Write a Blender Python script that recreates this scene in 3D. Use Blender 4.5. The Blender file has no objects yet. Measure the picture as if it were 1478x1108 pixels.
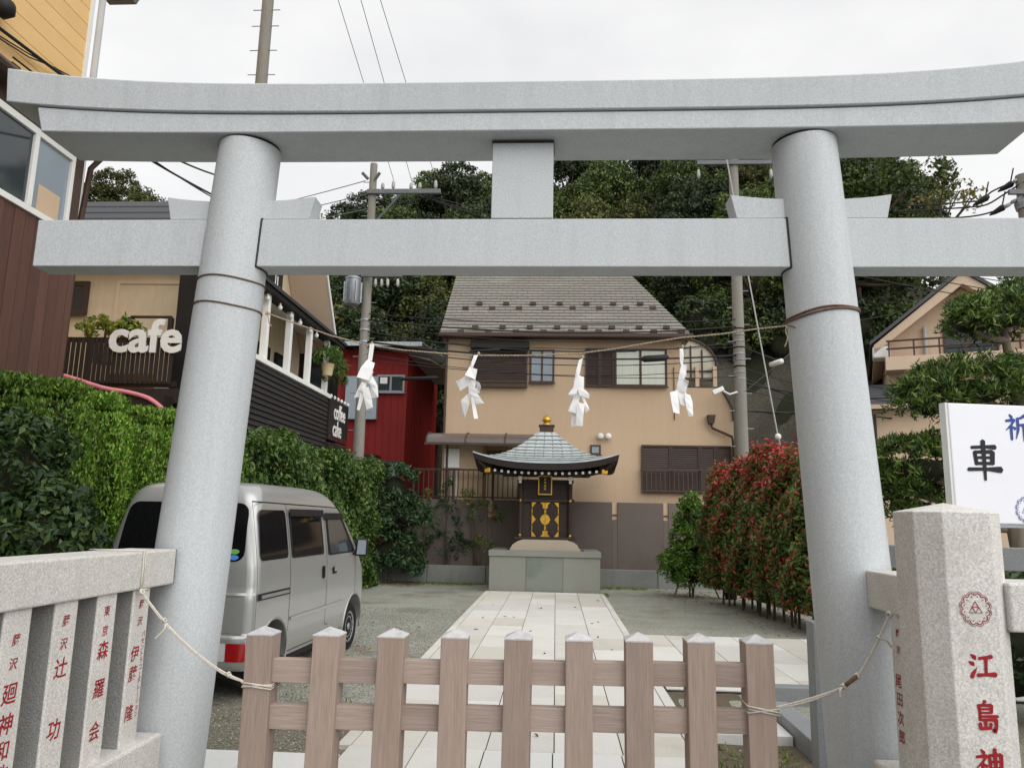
import bpy, bmesh, math, random
import numpy as np
from mathutils import Vector, Matrix

rnd = random.Random(7)
rng = np.random.default_rng(7)
scene = bpy.context.scene
COL = scene.collection
R = math.radians

# ------------------------------------------------------------------ camera
PW, PH = 1478.0, 1108.0
FOC, YAW, PITCH, ROLL, CAMH = 1105.0, R(3.42), R(9.89), R(1.18), 1.62
CAMROT = Matrix.Rotation(YAW, 3, 'Z') @ Matrix.Rotation(math.pi / 2 + PITCH, 3, 'X') @ Matrix.Rotation(ROLL, 3, 'Z')
camd = bpy.data.cameras.new('camera')
camd.sensor_width = 36.0
camd.lens = FOC / PW * 36.0
camd.clip_start = 0.05
camd.clip_end = 2000
cam = bpy.data.objects.new('camera', camd)
cam.matrix_world = Matrix.Translation((0, 0, CAMH)) @ CAMROT.to_4x4()
COL.objects.link(cam)
scene.camera = cam

# ------------------------------------------------------------------ sky and light (overcast)
SUN_EL, SUN_AZ = R(40), R(140)          # azimuth clockwise from +Y: behind the viewer, to the right
world = bpy.data.worlds.new('World')
scene.world = world
world.use_nodes = True
nt = world.node_tree
nt.nodes.clear()
out = nt.nodes.new('ShaderNodeOutputWorld')
bg = nt.nodes.new('ShaderNodeBackground')
bg.inputs['Strength'].default_value = 0.1
sky = nt.nodes.new('ShaderNodeTexSky')
sky.sky_type = 'NISHITA'
sky.sun_disc = False
sky.sun_elevation = SUN_EL
sky.sun_rotation = SUN_AZ
sky.air_density = 1.0
sky.dust_density = 3.0
tc = nt.nodes.new('ShaderNodeTexCoord')
mp = nt.nodes.new('ShaderNodeMapping')
mp.inputs['Scale'].default_value = (1.0, 1.0, 2.2)
nz = nt.nodes.new('ShaderNodeTexNoise')
nz.inputs['Scale'].default_value = 1.9
nz.inputs['Detail'].default_value = 6
nz.inputs['Roughness'].default_value = 0.55
rp = nt.nodes.new('ShaderNodeValToRGB')
rp.color_ramp.elements[0].position = 0.3
rp.color_ramp.elements[0].color = (0.755, 0.755, 0.765, 1)
rp.color_ramp.elements[1].position = 0.72
rp.color_ramp.elements[1].color = (0.985, 0.98, 0.97, 1)
sc = nt.nodes.new('ShaderNodeVectorMath')
sc.operation = 'SCALE'
sc.inputs['Scale'].default_value = 7.2
mx = nt.nodes.new('ShaderNodeMix')
mx.data_type = 'RGBA'
mx.inputs[0].default_value = 0.95
lk = nt.links.new
lk(tc.outputs['Generated'], mp.inputs['Vector'])
lk(mp.outputs['Vector'], nz.inputs['Vector'])
lk(nz.outputs['Fac'], rp.inputs['Fac'])
lk(rp.outputs['Color'], sc.inputs[0])
lk(sky.outputs['Color'], mx.inputs[6])
lk(sc.outputs['Vector'], mx.inputs[7])
lk(mx.outputs[2], bg.inputs['Color'])
lk(bg.outputs['Background'], out.inputs['Surface'])

sund = bpy.data.lights.new('sun', 'SUN')
sund.energy = 1.5
sund.angle = R(75)
sund.color = (1.0, 0.985, 0.965)
sun = bpy.data.objects.new('sun', sund)
sd = Vector((math.sin(SUN_AZ) * math.cos(SUN_EL), math.cos(SUN_AZ) * math.cos(SUN_EL), math.sin(SUN_EL)))
sun.rotation_euler = sd.to_track_quat('Z', 'Y').to_euler()
sun.location = (6, -10, 14)
COL.objects.link(sun)

vs = scene.view_settings
scene.display_settings.display_device = 'sRGB'
vs.view_transform = 'Standard'
vs.look = 'None'
vs.gamma = 1.0
vs.use_curve_mapping = False
vs.exposure = 0.62

# ------------------------------------------------------------------ pixel -> place helpers
def ray(px, py):
    return CAMROT @ Vector(((px - PW / 2) / FOC, -(py - PH / 2) / FOC, -1.0))
def atY(px, py, y):
    d = ray(px, py); t = y / d.y
    return Vector((d.x * t, y, CAMH + d.z * t))
def atX(px, py, x):
    d = ray(px, py); t = x / d.x
    return Vector((x, d.y * t, CAMH + d.z * t))
def atZ(px, py, z=0.0):
    d = ray(px, py); t = (z - CAMH) / d.z
    return Vector((d.x * t, d.y * t, z))

# ------------------------------------------------------------------ object helpers
ORG = {}
def tag(o, label=None, cat=None, group=None, kind=None):
    if label: o['label'] = label
    if cat: o['category'] = cat
    if group: o['group'] = group
    if kind: o['kind'] = kind
    return o
def thing(name, label, cat, loc=(0, 0, 0), group=None):
    o = bpy.data.objects.new(name, None)
    o.empty_display_size = 0.1
    o.location = loc
    COL.objects.link(o)
    ORG[o.name] = Vector(loc)
    return tag(o, label, cat, group)
def copy_tree(o, parent=None):
    c = o.copy()
    COL.objects.link(c)
    c.parent = parent
    ORG[c.name] = ORG.get(o.name, Vector())
    for ch in list(o.children):
        copy_tree(ch, c)
    return c
def link_mesh(name, me, m, parent=None, off=None, smooth=False):
    o = bpy.data.objects.new(name, me)
    if m is not None and not me.materials:
        me.materials.append(m)
    if smooth:
        me.polygons.foreach_set('use_smooth', [True] * len(me.polygons))
    COL.objects.link(o)
    if parent is not None:
        o.parent = parent
        ORG[o.name] = ORG.get(parent.name, Vector())
        if off is not None: o.location = Vector(off) - ORG[parent.name]
    elif off is not None:
        o.location = off
    return o

class MB:
    """collects shapes in world space; build() links them as ONE mesh object"""
    def __init__(s): s.v = []; s.f = []
    def add(s, vs_, fs_):
        b = len(s.v)
        s.v += [Vector(v) for v in vs_]
        s.f += [tuple(b + i for i in f) for f in fs_]
        return s
    def box(s, a, b, M=None):
        x0, y0, z0 = a; x1, y1, z1 = b
        vv = [Vector(p) for p in ((x0, y0, z0), (x1, y0, z0), (x1, y1, z0), (x0, y1, z0), (x0, y0, z1), (x1, y0, z1), (x1, y1, z1), (x0, y1, z1))]
        if M is not None: vv = [M @ v for v in vv]
        return s.add(vv, [(3, 2, 1, 0), (4, 5, 6, 7), (0, 1, 5, 4), (1, 2, 6, 5), (2, 3, 7, 6), (3, 0, 4, 7)])
    def hexa(s, p):                      # 8 corners: bottom 4 counter-clockwise, top 4
        return s.add(p, [(3, 2, 1, 0), (4, 5, 6, 7), (0, 1, 5, 4), (1, 2, 6, 5), (2, 3, 7, 6), (3, 0, 4, 7)])
    def prism(s, poly, ext):             # polygon (3d points) extruded along ext
        n = len(poly); e = Vector(ext)
        p = [Vector(q) for q in poly]
        return s.add(p + [q + e for q in p], [tuple(range(n - 1, -1, -1)), tuple(range(n, 2 * n))] + [(i, (i + 1) % n, n + (i + 1) % n, n + i) for i in range(n)])
    def tube(s, pts, r, n=8, cap=True):
        pts = [Vector(p) for p in pts]
        if not hasattr(r, '__len__'): r = [r] * len(pts)
        b = len(s.v); k = len(pts)
        up = Vector((0, 0, 1))
        t0 = (pts[1] - pts[0]).normalized()
        u = t0.cross(up if abs(t0.z) < 0.95 else Vector((1, 0, 0))).normalized()
        for i, p in enumerate(pts):
            t = (pts[min(i + 1, k - 1)] - pts[max(i - 1, 0)]).normalized()
            u = (u - t * u.dot(t))
            u = u.normalized() if u.length > 1e-6 else t.orthogonal().normalized()
            w = t.cross(u)
            for j in range(n):
                a = 2 * math.pi * j / n
                s.v.append(p + (u * math.cos(a) + w * math.sin(a)) * r[i])
        for i in range(k - 1):
            for j in range(n):
                s.f.append((b + i * n + j, b + i * n + (j + 1) % n, b + (i + 1) * n + (j + 1) % n, b + (i + 1) * n + j))
        if cap:
            s.f.append(tuple(b + j for j in range(n - 1, -1, -1)))
            s.f.append(tuple(b + (k - 1) * n + j for j in range(n)))
        return s
    def lathe(s, prof, c=(0, 0, 0), n=24, M=None):   # prof: (radius, z)
        b = len(s.v); c = Vector(c)
        for r, z in prof:
            for j in range(n):
                a = 2 * math.pi * j / n
                v = Vector((r * math.cos(a), r * math.sin(a), z))
                if M is not None: v = M @ v
                s.v.append(c + v)
        for i in range(len(prof) - 1):
            for j in range(n):
                s.f.append((b + i * n + j, b + i * n + (j + 1) % n, b + (i + 1) * n + (j + 1) % n, b + (i + 1) * n + j))
        s.f.append(tuple(b + j for j in range(n - 1, -1, -1)))
        s.f.append(tuple(b + (len(prof) - 1) * n + j for j in range(n)))
        return s
    def grid(s, fn, nu, nv):
        b = len(s.v)
        for i in range(nu + 1):
            for j in range(nv + 1):
                s.v.append(Vector(fn(i / nu, j / nv)))
        for i in range(nu):
            for j in range(nv):
                a = b + i * (nv + 1) + j
                s.f.append((a, a + nv + 1, a + nv + 2, a + 1))
        return s
    def mesh(s, name, org=Vector()):
        me = bpy.data.meshes.new(name)
        me.from_pydata([tuple(v - org) for v in s.v], [], s.f)
        me.update()
        return me
    def build(s, name, m, parent=None, label=None, cat=None, group=None, kind=None, smooth=False, bevel=0, seg=2, solid=0, auto=None):
        org = ORG.get(parent.name, Vector()) if parent is not None else Vector()
        o = link_mesh(name, s.mesh(name, org), m, parent, smooth=smooth)
        if solid:
            md = o.modifiers.new('solid', 'SOLIDIFY'); md.thickness = solid; md.offset = 0
        if bevel:
            md = o.modifiers.new('bevel', 'BEVEL'); md.width = bevel; md.segments = seg; md.limit_method = 'ANGLE'; md.angle_limit = R(35)
        if auto is not None:
            o.data.polygons.foreach_set('use_smooth', [True] * len(o.data.polygons))
            o.data.set_sharp_from_angle(angle=R(auto))
        return tag(o, label, cat, group, kind)

def bx(a, b, M=None): return MB().box(a, b, M)
def bez(p0, p1, sag, n=14):
    p0, p1 = Vector(p0), Vector(p1)
    return [p0.lerp(p1, i / n) - Vector((0, 0, 4 * sag * (i / n) * (1 - i / n))) for i in range(n + 1)]

# ------------------------------------------------------------------ materials
def srgb(r, g, b):
    f = lambda c: (c / 255 / 12.92) if c / 255 <= 0.04045 else ((c / 255 + 0.055) / 1.055) ** 2.4
    return (f(r), f(g), f(b), 1)
def mul(c, k): return (min(c[0] * k, 1), min(c[1] * k, 1), min(c[2] * k, 1), 1)
MATS = {}
def mk(name, col, rough=0.8, var=0.18, scale=6.0, fine=0.0, fscale=180.0, bump=0.0, bscale=60.0, metal=0.0, spec=0.3,
       stretch=(1, 1, 1), col2=None, stain=0.0, sscale=1.3, coat=0.0, emit=0.0, objvar=0.08, stainc=None, streak=0.0):
    m = bpy.data.materials.new(name)
    m.use_nodes = True
    t = m.node_tree; N = t.nodes; L = t.links.new
    b = N['Principled BSDF']
    b.inputs['Roughness'].default_value = rough
    b.inputs['Metallic'].default_value = metal
    b.inputs['Specular IOR Level'].default_value = spec
    if coat:
        b.inputs['Coat Weight'].default_value = coat; b.inputs['Coat Roughness'].default_value = 0.08
    c = N.new('ShaderNodeTexCoord'); oi = N.new('ShaderNodeObjectInfo')
    ad = N.new('ShaderNodeVectorMath'); ad.operation = 'MULTIPLY_ADD'
    ad.inputs[1].default_value = (37.0, 51.0, 29.0)
    L(oi.outputs['Random'], ad.inputs[0]); L(c.outputs['Object'], ad.inputs[2])
    mp_ = N.new('ShaderNodeMapping'); mp_.inputs['Scale'].default_value = stretch
    L(ad.outputs[0], mp_.inputs['Vector'])
    def noise(s_, det=4, ro=0.6):
        n = N.new('ShaderNodeTexNoise'); n.inputs['Scale'].default_value = s_; n.inputs['Detail'].default_value = det
        n.inputs['Roughness'].default_value = ro
        L(mp_.outputs['Vector'], n.inputs['Vector']); return n.outputs['Fac']
    def mixc(fac, a, bb):
        q = N.new('ShaderNodeMix'); q.data_type = 'RGBA'
        for s_, v in ((q.inputs[0], fac), (q.inputs[6], a), (q.inputs[7], bb)):
            if hasattr(v, 'is_output'): L(v, s_)
            else: s_.default_value = v
        return q.outputs[2]
    def ramp(fac, lo, hi):
        q = N.new('ShaderNodeMapRange'); q.inputs['From Min'].default_value = lo; q.inputs['From Max'].default_value = hi
        L(fac, q.inputs['Value']); return q.outputs['Result']
    cur = mixc(ramp(noise(scale), 0.3, 0.7), mul(col, 1 - var), col2 if col2 else mul(col, 1 + var))
    if fine:
        cur = mixc(ramp(noise(fscale, 2, 0.5), 0.36, 0.64), mul(col, 1 - 1.6 * fine), cur) if fine >= 0.3 else mixc(ramp(noise(fscale, 3, 0.7), 0.3, 0.7), mul(col, 1 - 2 * fine), mixc(0.5, cur, mul(col, 1 + fine)))
    if stain:
        q = N.new('ShaderNodeMath'); q.operation = 'MULTIPLY'; q.inputs[1].default_value = stain
        L(ramp(noise(sscale, 6, 0.65), 0.5, 0.75), q.inputs[0])
        cur = mixc(q.outputs[0], cur, stainc if stainc else mul(col, 0.45))
    if streak:                            # rain streaks: noise drawn out along the vertical
        m2 = N.new('ShaderNodeMapping'); m2.inputs['Scale'].default_value = (11.0, 11.0, 0.55); L(ad.outputs[0], m2.inputs['Vector'])
        n2 = N.new('ShaderNodeTexNoise'); n2.inputs['Scale'].default_value = 1.0; n2.inputs['Detail'].default_value = 5; n2.inputs['Roughness'].default_value = 0.65
        L(m2.outputs['Vector'], n2.inputs['Vector'])
        q = N.new('ShaderNodeMath'); q.operation = 'MULTIPLY'; q.inputs[1].default_value = streak
        L(ramp(n2.outputs['Fac'], 0.48, 0.75), q.inputs[0])
        cur = mixc(q.outputs[0], cur, mul(col, 0.55))
    if objvar:
        hv = N.new('ShaderNodeHueSaturation')
        L(cur, hv.inputs['Color'])
        L(ramp(oi.outputs['Random'], -0.0, 1.0), hv.inputs['Value'])
        mr = hv.inputs['Value'].links[0].from_node
        mr.inputs['To Min'].default_value = 1 - objvar; mr.inputs['To Max'].default_value = 1 + objvar
        cur = hv.outputs['Color']
    L(cur, b.inputs['Base Color'])
    if bump:
        bp = N.new('ShaderNodeBump'); bp.inputs['Strength'].default_value = bump; bp.inputs['Distance'].default_value = 0.01
        L(noise(bscale, 4, 0.6), bp.inputs['Height']); L(bp.outputs['Normal'], b.inputs['Normal'])
    if emit:
        L(cur, b.inputs['Emission Color']); b.inputs['Emission Strength'].default_value = emit
    MATS[name] = m
    return m
def leafmat(name, cols, rough=0.45, trans=0.22, spec=0.35):
    m = bpy.data.materials.new(name); m.use_nodes = True
    t = m.node_tree; N = t.nodes; L = t.links.new
    b = N['Principled BSDF']; o = N['Material Output']
    g = N.new('ShaderNodeNewGeometry'); r = N.new('ShaderNodeValToRGB')
    e = r.color_ramp.elements
    while len(e) < len(cols): e.new(0.5)
    for i, (p, c) in enumerate(cols): e[i].position = p; e[i].color = c
    oi = N.new('ShaderNodeObjectInfo'); hv = N.new('ShaderNodeHueSaturation'); mr = N.new('ShaderNodeMapRange')
    mr.inputs['To Min'].default_value = 0.75; mr.inputs['To Max'].default_value = 1.5
    L(oi.outputs['Random'], mr.inputs['Value']); L(mr.outputs['Result'], hv.inputs['Value'])
    L(g.outputs['Random Per Island'], r.inputs['Fac']); L(r.outputs['Color'], hv.inputs['Color']); L(hv.outputs['Color'], b.inputs['Base Color'])
    b.inputs['Roughness'].default_value = rough; b.inputs['Specular IOR Level'].default_value = spec
    tr = N.new('ShaderNodeBsdfTranslucent'); L(hv.outputs['Color'], tr.inputs['Color'])
    ms = N.new('ShaderNodeMixShader'); ms.inputs[0].default_value = trans
    L(b.outputs[0], ms.inputs[1]); L(tr.outputs[0], ms.inputs[2]); L(ms.outputs[0], o.inputs['Surface'])
    return m
def glassmat(name, col, rough=0.06, spec=0.6):
    m = bpy.data.materials.new(name); m.use_nodes = True
    b = m.node_tree.nodes['Principled BSDF']
    b.inputs['Base Color'].default_value = col; b.inputs['Roughness'].default_value = rough; b.inputs['Specular IOR Level'].default_value = spec
    return m

M = {}
M['granite'] = mk('granite_torii', srgb(202, 207, 210), 0.62, 0.045, 2.2, fine=0.11, fscale=120, bump=0.1, bscale=150, stain=0.22, sscale=1.1, streak=0.22, stretch=(1, 1, .8), objvar=0.02)
M['granite_fence'] = mk('granite_fence', srgb(224, 221, 216), 0.68, 0.07, 4, fine=0.21, fscale=130, bump=0.2, bscale=160, stain=0.3, sscale=4.5, streak=0.25, objvar=0.03, stainc=srgb(150, 145, 130))
M['granite_rough'] = mk('granite_rough', srgb(150, 150, 147), 0.85, 0.1, 6, fine=0.2, fscale=160, bump=0.5, bscale=140, objvar=0.03)
M['granite_grey'] = mk('granite_grey', srgb(150, 154, 156), 0.6, 0.06, 5, fine=0.2, fscale=200, bump=0.15, bscale=200, stain=0.25, sscale=2)
M['granite_base'] = mk('granite_base', srgb(146, 148, 140), 0.55, 0.1, 3, fine=0.12, fscale=90, stain=0.3, sscale=1.5)
M['granite_green'] = mk('granite_green', srgb(138, 143, 134), 0.45, 0.12, 2, fine=0.12, fscale=90, stain=0.7, sscale=1.3, stainc=srgb(92, 106, 96))
M['joint'] = mk('joint_dark', srgb(60, 58, 56), 0.9, 0.1)
M['slab'] = mk('paving_slab', srgb(219, 218, 212), 0.75, 0.06, 2.5, fine=0.05, fscale=60, bump=0.06, bscale=90, stain=0.42, sscale=1.5, objvar=0.1, stainc=srgb(188, 184, 172))
M['slab_beige'] = mk('paving_slab_beige', srgb(212, 208, 198), 0.75, 0.07, 2.5, fine=0.05, fscale=60, bump=0.06, bscale=90, stain=0.45, sscale=1.5, objvar=0.08, stainc=srgb(176, 168, 150))
M['slab_white'] = mk('paving_white', srgb(226, 227, 225), 0.6, 0.03, 3, fine=0.06, fscale=120, objvar=0.03, stain=0.12)
M['wood_v'] = mk('gate_wood_upright', srgb(164, 146, 135), 0.8, 0.18, 5, fine=0.1, fscale=14, stretch=(9, 9, 0.45), bump=0.25, bscale=18, stain=0.5, sscale=0.9, objvar=0.12, stainc=srgb(140, 112, 96))
M['wood_h'] = mk('gate_wood_rail', srgb(170, 153, 143), 0.8, 0.18, 5, fine=0.1, fscale=14, stretch=(0.45, 9, 9), bump=0.25, bscale=18, stain=0.5, sscale=0.9, objvar=0.1, stainc=srgb(146, 122, 108))
M['cap'] = mk('weathered_cap', srgb(190, 189, 190), 0.7, 0.12, 30, stain=0.5, sscale=14)
M['red'] = mk('red_paint', srgb(150, 30, 38), 0.7, 0.15, 60, objvar=0)
M['rope'] = mk('white_rope', srgb(214, 208, 196), 0.9, 0.15, 90, bump=0.5, bscale=260)
M['straw'] = mk('straw_rope', srgb(172, 158, 136), 0.95, 0.3, 70, bump=0.6, bscale=200)
M['straw_dark'] = mk('old_rope', srgb(112, 92, 80), 0.95, 0.3, 70)
M['paper'] = mk('white_paper', srgb(238, 238, 238), 0.8, 0.03, 8, objvar=0.02)
M['white'] = mk('white_paint', srgb(226, 226, 222), 0.55, 0.05, 4, stain=0.1)
M['signwhite'] = mk('sign_white', srgb(232, 234, 240), 0.35, 0.02, 3, objvar=0)
M['black'] = mk('black_paint', srgb(34, 32, 31), 0.6, 0.15, 9, bump=0.1)
M['ink'] = mk('ink_black', srgb(38, 38, 42), 0.7, 0.08)
M['blue'] = mk('ink_blue', srgb(58, 78, 150), 0.7, 0.08)
M['gold'] = mk('gilt', srgb(214, 168, 66), 0.34, 0.12, 12, metal=0.75, spec=0.5)
M['darkwood'] = mk('dark_wood', srgb(58, 48, 43), 0.6, 0.2, 8, stretch=(3, 3, 0.6), objvar=0.1)
M['copper'] = mk('copper_roof', srgb(172, 180, 181), 0.55, 0.12, 4, stain=0.4, sscale=3.5, stainc=srgb(112, 110, 106), stretch=(1, 1, 1))
M['fascia'] = mk('roof_fascia', srgb(50, 44, 42), 0.7, 0.15, 6)
M['pale_stone'] = mk('pale_stone', srgb(190, 178, 160), 0.8, 0.08, 5, fine=0.1, fscale=80, stain=0.2)
M['plaster'] = mk('beige_plaster', srgb(200, 175, 147), 0.85, 0.05, 1.2, fine=0.04, fscale=40, stain=0.22, sscale=1.0, stretch=(1.5, 1, .28), streak=0.12, stainc=srgb(166, 146, 122), bump=0.05, bscale=60)
M['plaster_pink'] = mk('pink_plaster', srgb(206, 184, 162), 0.85, 0.05, 1, fine=0.03, fscale=30, stain=0.12)
M['cream'] = mk('cream_render', srgb(226, 208, 180), 0.85, 0.06, 1, stain=0.35, sscale=0.8, streak=.2, stainc=srgb(170, 150, 122), bump=0.1, bscale=25)
M['brown_trim'] = mk('brown_trim', srgb(74, 58, 50), 0.5, 0.12, 5)
M['brown_shutter'] = mk('brown_shutter', srgb(66, 52, 47), 0.5, 0.1, 5, objvar=0.12)
M['brown_clad'] = mk('brown_cladding', srgb(112, 102, 96), 0.75, 0.12, 1.6, fine=0.12, fscale=60, stain=0.4, sscale=0.9, objvar=0.05, stainc=srgb(84, 76, 72), bump=0.1, bscale=60)
M['concrete'] = mk('concrete', srgb(136, 138, 134), 0.85, 0.12, 2, fine=0.1, fscale=70, stain=0.5, sscale=1.4, streak=.3, stainc=srgb(92, 96, 88))
M['pole'] = mk('pole_concrete', srgb(138, 134, 126), 0.85, 0.12, 3, fine=0.1, fscale=50, stain=0.3, sscale=2, stretch=(1, 1, .25))
M['shotcrete'] = mk('sprayed_concrete', srgb(82, 79, 70), 0.95, 0.25, 0.9, fine=0.25, fscale=12, bump=0.8, bscale=6, stain=0.6, sscale=0.35, stainc=srgb(56, 58, 46))
M['slate'] = mk('roof_slate', srgb(142, 138, 131), 0.75, 0.14, 1.5, fine=0.1, fscale=25, stretch=(0.6, 3, 3), stain=0.45, sscale=1.1, stainc=srgb(182, 184, 176))
M['slate_dark'] = mk('roof_slate_dark', srgb(82, 84, 88), 0.7, 0.14, 1.5, fine=0.1, fscale=25, stretch=(0.6, 3, 3))
M['redwall'] = mk('red_siding', srgb(126, 27, 25), 0.6, 0.08, 1.2, stain=0.25, sscale=0.8, stainc=srgb(86, 26, 27))
M['plank'] = mk('brown_planks', srgb(94, 66, 57), 0.75, 0.14, 4, fine=0.1, fscale=12, stretch=(4, 4, 0.3), objvar=0.14, bump=0.2, bscale=12)
M['yellow'] = mk('yellow_siding', srgb(222, 184, 126), 0.7, 0.04, 1.5, objvar=0.03)
M['siding'] = mk('black_siding', srgb(46, 44, 44), 0.6, 0.15, 4, stretch=(1, .3, 4), objvar=0.15)
M['balcony'] = mk('balcony_wood', srgb(48, 40, 36), 0.7, 0.2, 6, stretch=(3, 3, 0.4), objvar=0.18)
M['darkmetal'] = mk('weathered_steel', srgb(104, 106, 108), 0.55, 0.12, 8, metal=0.3)
M['grey_ceramic'] = mk('grey_ceramic', srgb(176, 176, 172), 0.4, 0.1, 20)
M['metal'] = mk('galvanised', srgb(150, 154, 158), 0.45, 0.1, 8, metal=0.5)
M['cable'] = mk('cable_black', srgb(34, 34, 36), 0.6, 0.1)
M['cable_grey'] = mk('cable_grey', srgb(120, 122, 124), 0.6, 0.1)
M['ceramic'] = mk('ceramic', srgb(222, 222, 220), 0.3, 0.05)
M['curtain'] = mk('pale_curtain', srgb(206, 210, 198), 0.8, 0.06, 3, stretch=(8, 1, .3))
M['glass'] = glassmat('window_glass', (0.035, 0.045, 0.05, 1))
M['glass_pale'] = glassmat('window_pale', (0.25, 0.3, 0.34, 1), 0.15)
M['glass_van'] = glassmat('van_glass', (0.006, 0.006, 0.007, 1), 0.05, 0.22)
M['silver'] = mk('silver_paint', srgb(178, 179, 178), 0.36, 0.02, 1, metal=0.55, spec=0.5, coat=0.5, objvar=0)
M['tyre'] = mk('tyre', srgb(30, 30, 31), 0.85, 0.1, 20)
M['rim'] = mk('steel_rim', srgb(170, 172, 174), 0.35, 0.08, 14, metal=0.7)
M['plastic'] = mk('black_plastic', srgb(28, 28, 29), 0.5, 0.1)
M['lamp_red'] = mk('lamp_red', srgb(150, 14, 20), 0.15, 0.1, 20, spec=0.5, coat=0.5)
M['lamp_clear'] = mk('lamp_clear', srgb(196, 196, 198), 0.15, 0.1, 30, spec=0.5, coat=0.5)
M['green_sticker'] = mk('sticker_green', srgb(110, 170, 90), 0.5, 0.05)
M['blue_sticker'] = mk('sticker_blue', srgb(70, 130, 200), 0.5, 0.05)
M['bark'] = mk('bark', srgb(84, 74, 62), 0.95, 0.25, 9, stretch=(2, 2, .5), bump=0.6, bscale=20)
M['bark_pale'] = mk('bark_pale', srgb(128, 118, 104), 0.95, 0.25, 9, stretch=(2, 2, .5), bump=0.6, bscale=20)
M['core'] = mk('dark_fill', srgb(38, 40, 26), 0.95, 0.3, 9, bump=0.6, bscale=14)  # dark fill keeping light out of foliage; also colours the hill ground
M['door'] = mk('door_wood', srgb(150, 112, 74), 0.6, 0.1, 3, stretch=(5, 5, .5))
M['pinkhose'] = mk('pink_cloth', srgb(224, 140, 152), 0.7, 0.1, 8)
M['terracotta'] = mk('plant_pot', srgb(196, 176, 140), 0.8, 0.1)
M['warmbulb'] = mk('bulb_lit', srgb(255, 214, 140), 0.5, 0.05, emit=1.5)
M['amber'] = mk('amber_boards', srgb(186, 122, 34), 0.6, 0.1)
M['grey_pipe'] = mk('grey_pipe', srgb(176, 176, 176), 0.5, 0.06)
def sl(*c): return srgb(*c)
M['l_thuja'] = leafmat('leaf_thuja', [(0, sl(58, 92, 24)), (.5, sl(90, 126, 36)), (.85, sl(122, 154, 52)), (1, sl(92, 84, 40))])
M['l_osm'] = leafmat('leaf_osmanthus', [(0, sl(36, 56, 32)), (.5, sl(56, 82, 42)), (.85, sl(80, 106, 54)), (1, sl(98, 118, 60))], 0.35)
M['l_ivy'] = leafmat('leaf_hedge', [(0, sl(44, 68, 30)), (.5, sl(66, 94, 40)), (.85, sl(94, 120, 58)), (1, sl(122, 124, 70))])
M['l_shrub'] = leafmat('leaf_shrub', [(0, sl(30, 50, 30)), (.6, sl(48, 72, 42)), (1, sl(76, 96, 58))])
M['l_bright'] = leafmat('leaf_bright', [(0, sl(52, 82, 28)), (.5, sl(78, 110, 40)), (1, sl(110, 138, 58))])
M['l_pho'] = leafmat('leaf_photinia', [(0, sl(44, 68, 30)), (.2, sl(84, 100, 44)), (.24, sl(150, 50, 52)), (.6, sl(190, 66, 68)), (.85, sl(214, 96, 88)), (1, sl(226, 132, 112))])
M['l_phogreen'] = leafmat('leaf_photinia_green', [(0, sl(62, 90, 42)), (.6, sl(98, 126, 56)), (.86, sl(138, 154, 78)), (.9, sl(174, 90, 74)), (1, sl(198, 112, 92))])
M['l_pine'] = leafmat('leaf_podocarp', [(0, sl(46, 68, 30)), (.5, sl(74, 102, 40)), (.8, sl(108, 134, 54)), (1, sl(146, 166, 80))])
M['l_forest'] = leafmat('leaf_forest', [(0, sl(42, 56, 26)), (.5, sl(68, 86, 40)), (.85, sl(96, 112, 52)), (1, sl(116, 120, 62))])
M['l_forest2'] = leafmat('leaf_forest_dark', [(0, sl(30, 42, 25)), (.5, sl(48, 62, 34)), (.85, sl(68, 84, 46)), (1, sl(90, 98, 58))])
M['l_forest3'] = leafmat('leaf_forest_olive', [(0, sl(48, 54, 26)), (.5, sl(76, 82, 38)), (.85, sl(102, 106, 50)), (1, sl(124, 118, 64))])
M['l_yellow'] = leafmat('leaf_yellowing', [(0, sl(90, 98, 48)), (.5, sl(128, 130, 70)), (1, sl(170, 146, 90))])
M['l_maple'] = leafmat('leaf_potted', [(0, sl(92, 108, 36)), (.5, sl(122, 134, 48)), (1, sl(152, 152, 70))])
M['l_grass'] = leafmat('leaf_grass', [(0, sl(70, 90, 34)), (1, sl(116, 134, 60))])
M['soil'] = mk('soil', srgb(112, 102, 84), 0.95, 0.25, 3, fine=0.25, fscale=60, bump=0.8, bscale=50, stain=0.4, sscale=1.5, stainc=srgb(86, 84, 56))
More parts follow.
